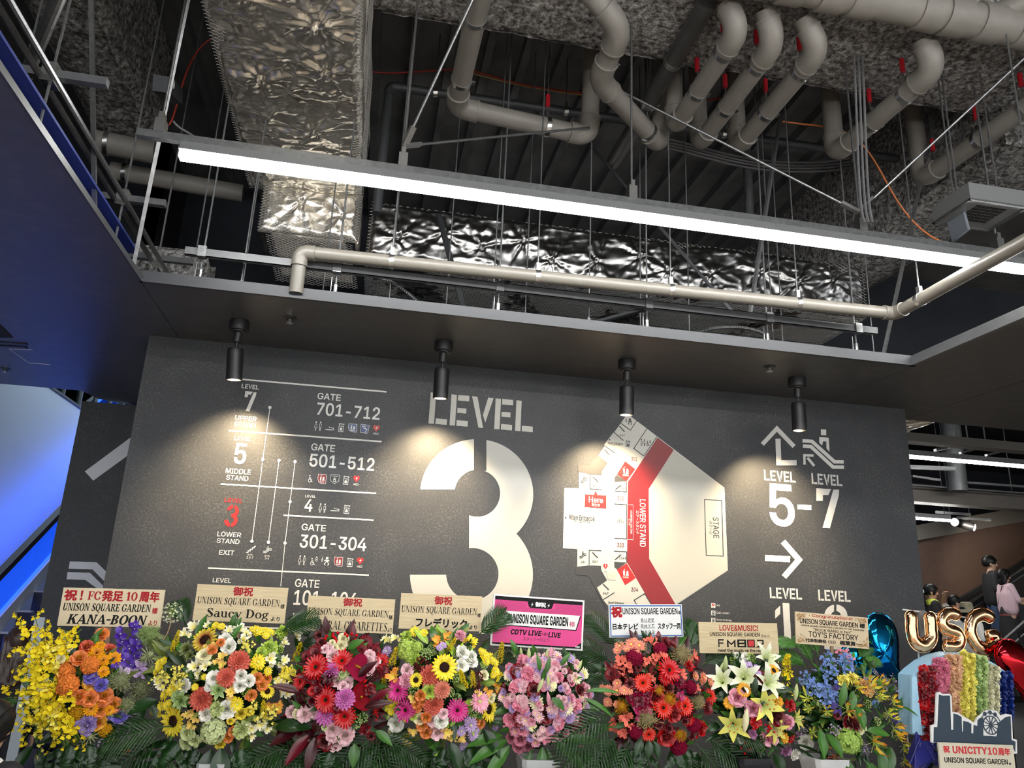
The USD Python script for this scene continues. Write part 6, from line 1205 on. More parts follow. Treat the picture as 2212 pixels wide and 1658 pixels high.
B.put(Polygon([(.155, .78), (.03, .545), (.085, .49), (.03, .25), (.165, .50), (.10, .56)]), 'ink_black', 5, 'lightning_bolt', 'black lightning bolt')
B.text('御祝', .455, .80, .575, .90, 'board_white', stroke=5, lift=3); 
for u in (.41, .59): B.put(Polygon([(u+.022, .885), (u, .84), (u+.012, .842), (u+.004, .8), (u+.028, .85), (u+.014, .85)]), 'board_white', 3, 'lightning_mark')
B.text('UNISON SQUARE GARDEN', .2, .445, .825, .64, K_, w=800, lift=5, slant=0); B.text('様', .84, .46, .9, .56, 'ink_rose', stroke=2, lift=5); B.text('CDTV LIVE', .21, .235, .545, .34, K_, w=850, lift=2, slant=10); B.text('LIVE', .615, .225, .755, .325, K_, w=850, lift=2, slant=10)
B.put(Point(.58, .28).buffer(.03).difference(Point(.58, .28).buffer(.025)).union(Polygon([(.592, .31), (.565, .275), (.58, .276), (.57, .245), (.597, .285), (.582, .285)])), 'ink_black', 2, 'logo_mark'); B.text('スタッフ一同より', .345, .13, .63, .2, 'ink_maroon', lift=2); B.text('TBS', .915, .05, .965, .09, 'board_white', w=800, lift=3)

# ---- 6: red stand with palm leaves
A = Arrangement('flower_stand', 'flower stand of red and coral blooms ringed with palm leaves under the blue-edged board', (1260, 1240, S), (640, 1010), (500, 530))
A.fill(130, ['wine', 'deep', 'leaf', 'burgundy'], 6)
A.table('''gerbera scarlet:510,930,146 870,1127,156 685,1142,166 1090,1042,126 560,1370,120
gerbera red:735,820,200 700,880,120
rose red:630,1060,150 790,1202,116 720,1402,140
rose darkred:740,972,96 660,1242,76 740,1322,66 650,1297,66 475,797,56 400,932,76 1150,1150,70 940,1390,56 880,1260,56
alstro coral:590,580,126 320,742,136 390,782,96 545,742,86 620,712,106 690,702,96 330,832,96 950,702,116 850,862,116 580,892,96 360,1232,116 270,1312,106 340,1352,116 250,1272,76 975,972,86 650,660,70 410,1300,70
daisy salmon:310,612,84 410,602,96 480,612,96 290,652,66 290,932,76 290,992,86 350,992,76 215,992,86 210,1092,76 165,972,56 960,872,76 1030,882,86 1090,922,66 400,1002,56 285,1112,56 460,682,66 440,570,60 370,640,60 1010,920,60
mum brick:240,852,116 710,580,96 290,862,66 1060,1142,116 760,600,70 600,820,70
cockscomb crimson:440,712,136 660,642,116 920,962,106 445,1342,116 820,1482,136 950,1292,120
carnation red:1010,1322,120 910,782,84 900,1250,90 780,1110,70
carnation crimson:480,1092,160 420,1062,90 540,1040,90 830,930,90
orchid magenta:510,1160,140 480,1200,100 830,1040,90 640,980,70
pincushion copper:330,1132,140 650,992,96 735,1062,126 830,1372,120
smoke straw:540,1232,190 840,690,176 985,1090,110
sprig burgundy:380,870,110 560,800,90 900,1180,100 300,1200,90 700,1260,80 800,760,70''')
for x, y, an, L, W_, nm in [(250, 880, 165, .30, .12, 'palm_leaf'), (240, 760, 150, .30, .12, 'palm_leaf'), (260, 960, 174, .28, .12, 'palm_leaf'), (300, 640, 130, .3, .12, 'palm_leaf'), (250, 1180, 200, .42, .15, 'palm_leaf'), (250, 1260, 212, .44, .16, 'palm_leaf'), (290, 1360, 228, .40, .15, 'palm_leaf'), (980, 700, 45, .26, .12, 'palm_leaf'), (1020, 780, 30, .28, .12, 'palm_leaf'), (900, 640, 65, .2, .1, 'palm_leaf'), (1080, 1240, -15, .36, .13, 'palm_leaf'), (1020, 1360, -35, .42, .16, 'palm_leaf'), (960, 1440, -52, .40, .15, 'palm_leaf'), (860, 1500, -70, .36, .13, 'palm_leaf'), (400, 1440, 235, .38, .14, 'palm_leaf'), (500, 1490, -105, .32, .17, 'monstera_leaf'), (820, 1500, -70, .36, .17, 'monstera_leaf'), (330, 1480, 240, .26, .16, 'monstera_leaf'), (1120, 1080, 30, .18, .06, 'leaf'), (560, 1420, -95, .1, .05, 'leaf'), (600, 1430, -70, .1, .05, 'leaf'), (500, 1410, -120, .1, .05, 'leaf'), (240, 820, 158, .36, .13, 'palm_leaf')]: A.leaf(x, y, an, L, W_, dy=-.0 if nm == 'palm_leaf' and y < 1100 else -.03, name=nm)
pot(A, 385, 600, 1.02, 'pot_grey')
B = Board(A, (1260, 1240, S), (218, 256), (846, 256), (225, 541), (856, 536), 'board_white', 'white sign board with a blue border')
B.put(sbox(.012, .03, .988, .97).difference(sbox(.024, .058, .976, .942)), 'ink_blue', 1, 'border_line', 'blue border'); B.text('祝', .03, .6, .18, .93, 'ink_red', stroke=6); B.text('UNISON SQUARE GARDEN', .185, .68, .935, .89, K_, w=560); B.text('様', .945, .69, .975, .8, K_, stroke=1); B.text('日本テレビ', .045, .23, .385, .42, K_, stroke=3); B.text('スタッフ一同', .655, .24, .965, .43, K_, stroke=3)
for t_, v_ in (('BUZZ', .48), ('RHYT', .30), ('HMO2', .12)):
    for k, ch in enumerate(t_): B.text(ch, .43+k*.048, v_, .43+k*.048+.028, v_+.085, K_, w=400)
    B.put(sbox(.428, v_-.025, .612, v_-.016), 'ink_black', 0, 'rule_line')
for a, b, v_ in ((.528, .605, .522), (.476, .51, .345), (.43, .46, .165)): B.put(sbox(a, v_, b, v_+.01), 'ink_black', 0, 'rule_line')

# ---- 7: lilies
A = Arrangement('flower_stand', 'flower stand of white and yellow lilies with pink roses on a black pot', (1500, 1240, S), (560, 1090), (390, 430))
A.fill(150, ['deep', 'leaf', 'deep'], 7, L=.10)
A.table('''lily white:430,872,270 645,925,260 625,715,240 235,905,230
lily lemon:612,1115,280 330,1295,260 700,1330,210 880,1240,170
bud palegreen:265,775,150 870,1010,140 230,800,90
bud cream:440,1250,190
rose pink:375,1052,126 510,1152,120 655,1402,136 810,1267,106
rose darkred:560,872,96 720,1212,140
carnation red:530,1267,100 825,1122,96 815,1402,90
gerbera golden:300,1102,96 720,1092,96 775,1402,86
sunflower golden:425,990,110 680,822,96
carnation mauve:790,1502,96 865,1392,76 500,1372,76
lisi white:870,1547,84 400,1422,56 440,700,60 400,720,60 360,690,50
orchid lilac:535,822,90 455,777,70 480,800,60
berries red:440,1462,120 635,1300,90
plume yellow:790,810,160 770,760,100
sprig green:480,720,90 340,740,80 690,1000,80 250,1400,80 560,1480,90''')
A.sprays('770,900>790,760 780,920>830,820 760,880>750,780 790,940>820,980', 8, 'yellow', .024, 8, .1)
for x, y, an, L, W_, nm in [(420, 1560, 230, .14, .07, 'leaf'), (560, 1540, -90, .13, .08, 'leaf'), (680, 1540, -60, .13, .08, 'leaf'), (480, 1560, -110, .12, .07, 'leaf'), (300, 1450, 220, .14, .06, 'leaf'), (220, 1290, 190, .12, .05, 'leaf'), (240, 1340, 200, .14, .03, 'leaf'), (700, 1010, 20, .12, .04, 'leaf'), (850, 1450, -10, .2, .02, 'leaf'), (880, 1480, -30, .2, .02, 'leaf'), (500, 1020, 80, .1, .04, 'leaf'), (180, 980, 150, .18, .07, 'leaf')]: A.leaf(x, y, an, L, W_, dy=-.04, name=nm)
pot(A, 350, 620, 1.12, 'pot_black')
B = Board(A, (1500, 1240, S), (38, 405), (712, 421), (45, 677), (722, 677), 'board_wood', 'wooden sign board of a radio station', y=4.84)
B.text('LOVE&MUSIC!', .26, .73, .745, .92, 'ink_red', w=560); B.text('UNISON SQUARE GARDEN', .135, .545, .765, .68, K_, w=440); B.text('さんへ', .785, .53, .895, .62, K_)
lw = .022
def bb(*ls, w=.17): return union_all([LineString(l).buffer(w/2, cap_style=3, join_style=2) for l in ls])
dg = {'F': bb([(0, 0), (0, 1), (.8, 1)], [(0, .52), (.7, .52)]), 'M': bb([(0, 0), (0, 1), (.45, .4), (.9, 1), (.9, 0)]), '8': bb([(0, 0), (.85, 0), (.85, 1), (0, 1), (0, 0)], [(0, .5), (.85, .5)], w=.2), '0': bb([(0, 0), (.85, 0), (.85, 1), (0, 1), (0, 0)], w=.22), '2': bb([(0, 1), (.85, 1), (.85, .52), (0, .0), (.85, 0)], w=.2)}
for ch, a, b in (('F', .235, .305), ('M', .345, .45), ('8', .475, .585), ('0', .6, .695), ('2', .705, .81)): B.put(fit(dg[ch], a, .2, b, .45), 'ink_black', 0, 'lettering', f'logo letter {ch}')
B.put(sbox(.612, .225, .683, .425), 'ink_bright_red', 1, 'logo_square', 'red logo square'); B.text('meet the music on the radio', .225, .05, .815, .15, K_, w=600)

# ---- 8: blue delphinium and gloriosa
A = Arrangement('flower_stand', 'flower stand of blue delphiniums and orange gloriosa lilies on a white lace pot', (1500, 1240, S), (1360, 1160), (430, 480))
A.fill(230, ['deep', 'leaf', 'deep', 'leaf', 'olive'], 8, L=.09)
A.table('''delph blue:1150,722,120 1110,802,96 1200,842,96 970,882,116 1030,972,126 1150,1002,146 1140,1062,116 1290,742,130 1312,792,106 1550,1112,70 1810,1352,76 1130,882,70 1280,700,80 1240,940,70
delph skyblue:1180,760,80 985,900,80 1180,1040,80 1305,830,90 1060,990,70 945,920,60
delph rosepink:1270,672,90 1332,735,80 1300,660,60
statice lilac:1550,842,60 1620,882,66 1705,902,80 1560,972,66 1640,982,56 1722,982,76 1480,912,66 1200,1332,100 1475,1512,70 930,1332,76 1455,1470,50 1250,1395,40
carnation lemon:1280,907,100 1360,892,100
gloriosa orange:1310,1162,180 1530,1432,190 1110,1452,120
gloriosa golden:1130,1172,120 1390,962,130 1510,965,160 1600,932,110 1695,1092,120 1700,1322,150 1790,1592,120 1740,1380,110
gloriosa lemon:1660,1202,130 970,1062,140 980,1152,110 1010,1352,100 1790,1472,130 1590,1042,110 1560,1060,80 1800,1170,80
gloriosa coral:1200,1572,150 1600,1560,130
carnation peach:1470,960,120 1500,1000,90 1410,1230,90
hydrangea green:1330,1425,236
delph purple:1290,1080,90 1720,1272,90 1200,1142,90 1205,960,70 1560,1350,60
rose darkred:1340,1272,110 1230,1210,60 1390,1290,70
lisi cream:1430,1320,90 1420,1200,80
sprig celery:1560,1260,80 1080,1110,70 1480,1110,80
lisi white:950,1440,110''')
for x, y, an, L, W_, nm in [(1070, 1330, -85, .16, .07, 'leaf'), (1130, 1370, -50, .16, .07, 'leaf'), (1380, 1130, -70, .14, .07, 'leaf'), (1480, 1340, 0, .14, .06, 'leaf'), (1680, 1480, -110, .18, .07, 'leaf'), (1600, 1500, -100, .16, .07, 'leaf'), (1400, 720, 40, .2, .06, 'palm_leaf'), (1440, 780, 20, .18, .06, 'palm_leaf'), (960, 800, 140, .2, .07, 'palm_leaf'), (1010, 760, 110, .2, .07, 'palm_leaf'), (1060, 700, 100, .22, .06, 'palm_leaf'), (900, 780, 150, .18, .06, 'palm_leaf'), (1420, 620, 20, .22, .08, 'palm_leaf'), (900, 620, 160, .15, .06, 'palm_leaf'), (1350, 1000, -100, .12, .05, 'leaf'), (1750, 1120, -20, .14, .02, 'leaf'), (1300, 1580, -80, .16, .06, 'leaf'), (1100, 1540, 250, .12, .05, 'leaf'), (1450, 1580, -60, .2, .08, 'palm_leaf'), (1250, 1130, 80, .15, .05, 'leaf')]: A.leaf(x, y, an, L, W_, 'leaf', -.04, name=nm)
pot(A, 990, 1270, 1.12, 'pot_white', lace=True)
B = Board(A, (1500, 1240, S), (866, 318), (1487, 370), (873, 590), (1496, 641), 'board_parchment', 'parchment-toned sign board with gold scroll corners')
g_ = np.random.default_rng(8)
for cu, cv, su, sv in ((.02, .05, 1, 1), (.98, .05, -1, 1), (.02, .95, 1, -1), (.98, .95, -1, -1)):
    sc = []
    for k in range(46):
        a, b = g_.uniform(0, .2)*g_.uniform(.2, 1), g_.uniform(0, .42)*g_.uniform(.1, 1); a, b = (a, b*(1-a/.21)) ; r = g_.uniform(.005, .012); sc.append(affinity.scale(Point(cu+su*a, cv+sv*b).buffer(r).difference(Point(cu+su*(a+.004), cv+sv*b).buffer(r*.66)), 1, 2.1))
    B.put(union_all(sc), 'ink_gold', 0, 'scroll_ornament', 'gold scroll ornament')
B.text('Congratulations!', .225, .845, .785, .97, 'ink_red', w=420); B.text('UNISON SQUARE GARDEN', .055, .635, .855, .805, K_, w=560); B.text('様', .88, .64, .955, .79, K_, stroke=3); B.text('UNISON SQUARE GARDEN FAN CLUB UNICITY 10th Anniversary', .07, .545, .94, .61, K_, w=450); B.text('"ROCK BAND is fan"', .24, .435, .76, .52, K_, w=420); B.text("TOY'S FACTORY", .17, .24, .85, .415, K_, w=460); B.text('代表取締役', .125, .075, .41, .185, K_, stroke=3); B.text('CEO', .435, .085, .535, .175, K_, w=440); B.text('稲葉貢一', .595, .06, .885, .2, K_, stroke=3)
# ================================================================== rainbow stand with balloons
V9 = (1940, 1380, 5.963)
def p9(x, y, yy=4.6): return at(V9[0]+x/V9[2], V9[1]+y/V9[2], y=yy)
b0 = p9(900, 1200); RB = thing('flower_stand', 'arched stand of carnations in rainbow stripes with a navy skyline cut-out', 'flower stand', (b0[0], 4.6, 0)); YR = 4.62
O9 = np.array([0, YR, 0])
def flat9(pts, yy=YR): return Polygon([tuple(p9(x, y, yy)[[0, 2]]) for x, y in pts])
plain('wrap_blue', (.36, .60, .78), .35, bump=.25, bscale=9); plain('ribbon_navy', (.02, .022, .16), .3); plain('board_navy', (.022, .042, .068), .5)
body = flat9([(215, 470), (300, 390), (430, 290), (580, 215), (760, 175), (960, 185), (1120, 240), (1280, 320), (1415, 420), (1480, 560), (1500, 1250), (230, 1240)])
part(RB, 'wrapped_backing', slab(body, .14, (0, YR+.16, 0), (1, 0, 0), (0, 0, 1)), 'wrap_blue', label='light blue paper-wrapped arch')
fl_ = flat9([(163, 478), (225, 478), (300, 1240), (172, 1205)]); part(RB, 'paper_side', slab(fl_, .02, (0, YR+.01, 0), (1, 0, 0), (0, 0, 1)), 'wrap_blue')
stripes = [('red', (375, 345), [(265, 480), (1270, 1275)], 340), ('rosepink', None, None, 240), ('salmon', None, None, 200), ('lemon', None, None, 170), ('lime', None, None, 210), ('ivory', None, None, 330), ('cobalt', None, None, 420)]
COL['cobalt'] = lin('173a9a'); COL['palegreen2'] = lin('bcd68a'); COL['apricot'] = lin('e4b48a'); COL['rainbow_pink'] = lin('dc7694'); NICE['rainbow_pink'] = 'pink'; NICE['cobalt'] = 'deep blue'
rows = [('darkred', (275, 480, 345, 1270)), ('rainbow_pink', (480, 640, 245, 720)), ('apricot', (625, 810, 200, 940)), ('lemon', (805, 980, 170, 1060)), ('palegreen2', (975, 1125, 215, 980)), ('ivory', (1130, 1290, 330, 900)), ('cobalt', (1290, 1485, 420, 1020))]
A9 = Arrangement.__new__(Arrangement); A9.o = V9; A9.c = np.array([880., 700.]); A9.r = np.array([700., 640.]); A9.y0 = YR-.04; A9.b = .08; A9.t = RB; A9.base = b0
NICE['palegreen2'] = 'pale green'; NICE['ivory'] = 'ivory white'
for c, (x0, x1, y0, y1) in rows:
    ny = int((y1-y0)/72)+1; k = 0
    for j in range(ny):
        for i in range(2):
            x = x0+(x1-x0)*(.27+.46*i)+fr.normal(0, 6); y = y0+45+j*72+(36 if i else 0)*.5+fr.normal(0, 6)
            if y < y1+20: A9.bloom('carnation', c if not (c == 'darkred' and k % 3 == 0) else 'red', x, y, 136+fr.uniform(-6, 8), fr.uniform(-.012, .012)); k += 1
sky_ = [(430, 1330), (425, 1110), (480, 1098), (500, 690), (540, 680), (575, 705), (670, 705), (690, 735), (700, 935), (770, 945), (840, 990), (930, 1040), (985, 1085), (1020, 1010), (1085, 960), (1130, 915), (1200, 908), (1275, 925), (1320, 985), (1400, 960), (1465, 975), (1480, 1280), (1530, 1295), (1535, 1470), (1470, 1480), (1460, 1380)]
YB = 4.50
W9 = slab(flat9(sky_, YB), .012, (0, YB+.012, 0), (1, 0, 0), (0, 0, 1)); cut = part(RB, 'skyline_board', W9, 'board_white', label='white-edged skyline cut-out board')
nav = union_all([flat9(q, YB) for q in ([(455, 1325), (460, 1130), (505, 1130), (525, 710), (575, 728), (665, 725), (680, 1165), (710, 1168), (712, 955), (765, 970), (815, 1000), (820, 1190), (835, 1190), (838, 1050), (900, 1065), (940, 1090), (940, 1210), (968, 1212), (972, 1100), (1020, 1120), (1022, 1040), (1060, 1010), (1095, 1010), (1095, 1240), (1270, 1250), (1285, 1080), (1335, 1040), (1380, 1005), (1445, 990), (1458, 1295), (1510, 1320), (1505, 1450), (1480, 1400)],)])
wh = Point(0, 0); c9 = p9(1190, 1105, YB)[[0, 2]]; r9 = (p9(1290, 1105, YB)-p9(1190, 1105, YB))[0]
nav = nav.difference(Point(*c9).buffer(r9*.98))
wheel = union_all([Point(*c9).buffer(r9).difference(Point(*c9).buffer(r9*.9)), Point(*c9).buffer(r9*.22)]+[LineString([c9, c9+r9*.95*np.array([math.cos(a), math.sin(a)])]).buffer(.0022) for a in np.arange(12)*math.pi/6+.1]+[Point(*(c9+r9*1.32*np.array([math.cos(a), math.sin(a)]))).buffer(r9*.22) for a in (2.05, 1.5, 1.0)]+[LineString([c9+r9*1.3*np.array([math.cos(a), math.sin(a)]) for a in np.linspace(.35, 2.8, 14)]).buffer(.002)])
part(cut, 'skyline_silhouette', slab(nav, .002, (0, YB-.0005, 0), (1, 0, 0), (0, 0, 1)), 'board_navy', label='navy skyline silhouette'); part(cut, 'ferris_wheel', slab(wheel, .002, (0, YB-.0025, 0), (1, 0, 0), (0, 0, 1)), 'board_navy', label='navy ferris wheel')
B = Board(RB, V9, (530, 1330), (1497, 1366), (545, 1790), (1515, 1826), 'board_pale', 'pale sign board with red and black print', y=4.46, th=.0121)
B.text('祝', .055, .72, .14, .92, 'ink_bright_red', stroke=5); B.text('UNICITY10', .18, .71, .775, .92, 'ink_bright_red', w=750); B.text('周年', .785, .70, .95, .92, 'ink_bright_red', stroke=4); B.text('UNISON SQUARE GARDEN', .06, .44, .9, .60, 'ink_black', w=560); B.text('様', .915, .45, .945, .51, 'ink_black', stroke=1)
# crumpled navy wrapping at the foot
g_ = np.random.default_rng(4)
for k in range(9):
    c = p9(g_.uniform(250, 480), g_.uniform(1380, 1640), 4.58); q = [c+g_.normal(0, .055, 3)*[1, .5, 1] for _ in range(4)]; part(RB, 'navy_ribbon', hull([(*r, .004) for r in q]), 'ribbon_navy')
part(RB, 'stand_column', bx(b0[0]-.22, b0[0]+.26, 4.68, 4.76, 0, 1.15), 'pot_black'); part(RB, 'stand_foot', bx(b0[0]-.3, b0[0]+.34, 4.45, 4.85, 0, .03), 'pot_black')
for yy, nm in ((1.0, 'a'),): part(RB, 'cross_bar', bx(b0[0]-.2, b0[0]+.24, 4.48, 4.70, yy, yy+.03), 'pot_black')
# foil balloons
def foilmat(n, c, r=.09): return mk(n, {'t': ('texture_coordinate', {}), 'n': ('noise_texture', dict(scale=14.0, detail=2.0)), 'b': ('bump', dict(strength=.12, distance=.02)), 'p': ('principled_bsdf', dict(base_color=c, metallic=1.0, roughness=r))}, [('t.object', 'n.vector'), ('n.fac', 'b.height'), ('b.normal', 'p.normal')])
foilmat('foil_gold', (.93, .55, .30)); foilmat('foil_blue', (.01, .30, .66), .1); foilmat('foil_red', (.60, .02, .03), .1)
YL = 4.78
def letter(pts, rad, label, name='letter_balloon'):
    """a foil letter: a fat tube with a welded seam, puckered along its edges"""
    from scipy.interpolate import CubicSpline
    P = np.array([at(1940+x/5.18, 1150+y/5.18, y=YL)[[0, 2]] for x, y in pts]); s = np.concatenate([[0], np.cumsum(np.linalg.norm(np.diff(P, axis=0), axis=1))]); n = 90
    q = CubicSpline(s, P)(np.linspace(0, s[-1], n)); L = s[-1]; u = np.linspace(0, L, n); end = np.minimum(u, L-u); R = rad*np.sqrt(np.clip(1-(1-np.clip(end/(rad*1.0), 0, 1))**2, .0, 1))+.002
    T = np.gradient(q, axis=0); T /= np.linalg.norm(T, axis=1, keepdims=True); N = np.stack([-T[:, 1], T[:, 0]], 1); m = 28; a = np.arange(m)*2*np.pi/m
    curv = np.abs(np.gradient(np.unwrap(np.arctan2(T[:, 1], T[:, 0])), u)); ca, sa = np.cos(a), np.sin(a)
    puck = .10*np.abs(ca)[None]**3*np.sin(u[:, None]*160+2*np.sign(ca)[None])*np.clip(curv*rad, .15, 1.2)[:, None]+.02*np.sin(u[:, None]*70+a[None]*2)
    rr = R[:, None]*(1+puck); flat = .82
    X = q[:, None, 0]+N[:, None, 0]*rr*ca; Z = q[:, None, 1]+N[:, None, 1]*rr*ca; Y = YL+rr*sa*flat; v = np.stack([X, Y, Z], -1).reshape(-1, 3)
    t = thing(name, label, 'balloon', (q[:, 0].mean(), YL, 0)); part(t, 'foil_body', (v, grid_faces(n, m, True)), 'foil_gold', True)
    se = [np.stack([q[:, 0]+sg*N[:, 0]*(R+.006), np.full(n, YL), q[:, 1]+sg*N[:, 1]*(R+.006)], 1) for sg in (1, -1)]
    part(t, 'welded_seam', [tube(e, .0035, 5) for e in se], 'foil_gold'); part(t, 'stick', tube([(q[:, 0].mean(), YL+.05, q[:, 1].min()+.1), (q[:, 0].mean(), YL+.05, .4)], .006, 8), 'white_plastic')
rl = 69/5.18/FPX*4.72
letter([(140, 870), (145, 950), (150, 1060), (160, 1150), (195, 1225), (265, 1262), (330, 1235), (368, 1180), (368, 1080), (358, 960), (340, 885)], rl, 'rose-gold foil balloon shaped like the letter U')
letter([(690, 955), (640, 915), (580, 900), (520, 925), (490, 985), (515, 1055), (580, 1090), (650, 1115), (690, 1165), (690, 1220), (640, 1265), (570, 1270), (500, 1245)], rl*.92, 'gold foil balloon shaped like the letter S')
letter([(1070, 985), (1010, 935), (940, 912), (860, 940), (815, 1010), (808, 1100), (835, 1190), (890, 1265), (965, 1305), (1040, 1275), (1085, 1215), (1082, 1165), (1040, 1152), (985, 1160)], rl*.98, 'gold foil balloon shaped like the letter G')
t = thing('balloon_bar', 'thin white bar carrying the gold letter balloons', 'bar', at(2085, 1325, y=4.86)); a, b = at(1950, 1316, y=4.87), at(2100, 1335, y=4.87); part(t, 'bar', tube([a, b], .005, 8), 'white_plastic')
m_ = at(2000, 1402, y=4.87); part(t, 'post', bx(m_[0]-.025, m_[0]+.025, 4.865, 4.88, 0, a[2]), 'fixture_grey')
def heart(cx, cy, px_w, rot, mat, label, y):
    C = at(cx, cy, y=y); w = px_w/FPX*((C-EYE)@FW)/2; n = 72; th = np.linspace(0, 2*np.pi, n, endpoint=False); hx = 16*np.sin(th)**3/16; hz = (13*np.cos(th)-5*np.cos(2*th)-2*np.cos(3*th)-np.cos(4*th))/16
    V = []; K = 18
    for side in (1, -1):
        for k in range(K):
            r = math.sin((k+.5)/K*math.pi/2); h = math.sqrt(max(0, 1-r*r))*.42; pk = .03*r**6*np.sin(th*34)
            V.append(np.stack([hx*r, -side*(h*(1-.12*np.abs(np.sin(th*2)))+pk*0), hz*r+0*th], 1)*w*(1+pk*.6)[:, None])
    ca, sa = math.cos(math.radians(rot)), math.sin(math.radians(rot)); Rm = np.array([[ca, 0, sa], [0, 1, 0], [-sa, 0, ca]])
    f1 = grid_faces(K, n, True); cap = np.array([[K*n*2, (i+1) % n, i] for i in range(n)]); v = np.vstack(V+[np.array([[0, -.42*w, 0]]), np.array([[0, .42*w, 0]])])@Rm.T+C
    f = np.vstack([f1, f1+K*n, cap, [[K*n*2+1, K*n+i, K*n+(i+1) % n] for i in range(n)]]); edge = np.stack([hx*w*1.01, 0*th, hz*w*1.01], 1)@Rm.T+C
    t = thing('heart_balloon', label, 'balloon', C); part(t, 'foil_body', (v, f), mat, True)
    e2 = np.stack([hx, 0*th, hz], 1)*w*(1.035+.012*np.sin(th*40))[:, None]@Rm.T+C; part(t, 'welded_rim', (np.vstack([edge, e2]), grid_faces(2, n, True)), mat, True); tip = np.array([0, 0, -1.08*w])@Rm.T+C
    part(t, 'stick', tube([tip, [tip[0]+.02, C[1]+.02, .4]], .005, 6), 'white_plastic')
heart(1890, 1408, 158, -44, 'foil_blue', 'shiny blue heart-shaped foil balloon left of the gold letters', 4.94)
heart(2214, 1440, 142, 4, 'foil_red', 'shiny red heart-shaped foil balloon at the right edge', 4.70)
q = at(2205, 1560, y=4.9); t = thing('covered_table', 'table under a black cloth behind the rainbow stand', 'table', (q[0], 5.1, 0))
part(t, 'cloth', rough_block(q[0]-.12, q[0]+.9, 4.9, 5.5, .0, q[2]+.12, .06, .015, 77), 'black_paint', 30)
# ================================================================== people
plain('skin', (.60, .36, .25), .55, subsurface_weight=.1); plain('hair_black', (.006, .0055, .0055), .42, specular_ior_level=.3); plain('hair_brown', (.05, .025, .016), .35, var=.35, vscale=50)
plain('cloth_black', (.014, .014, .016), .8); plain('cloth_white', (.68, .67, .64), .8); plain('cloth_pink', (.66, .47, .52), .8, bump=.2, bscale=14); plain('cloth_denim', (.06, .10, .20), .8, var=.2, vscale=20); plain('cloth_lime', (.62, .72, .08), .7); plain('cloth_beige', (.62, .50, .38), .7); plain('cloth_olive', (.24, .22, .15), .9, var=.4, vscale=50); plain('shoe_dark', (.02, .02, .02), .5); plain('eye_dark', (.01, .008, .006), .2); plain('lips', (.42, .16, .13), .5)
def smooth_body(bones, el=.02, it=10):
    m = m3.Manifold.batch_boolean([hull(b) for b in bones], m3.OpType.Add).refine_to_length(el).to_mesh()
    t = trimesh.Trimesh(np.array(m.vert_properties[:, :3], float), np.array(m.tri_verts)); trimesh.smoothing.filter_taubin(t, iterations=it); return (np.array(t.vertices), np.array(t.faces))
def ell(c, r, sub=3):
    m = trimesh.creation.icosphere(sub, 1.); return (np.array(m.vertices)*r+c, np.array(m.faces))
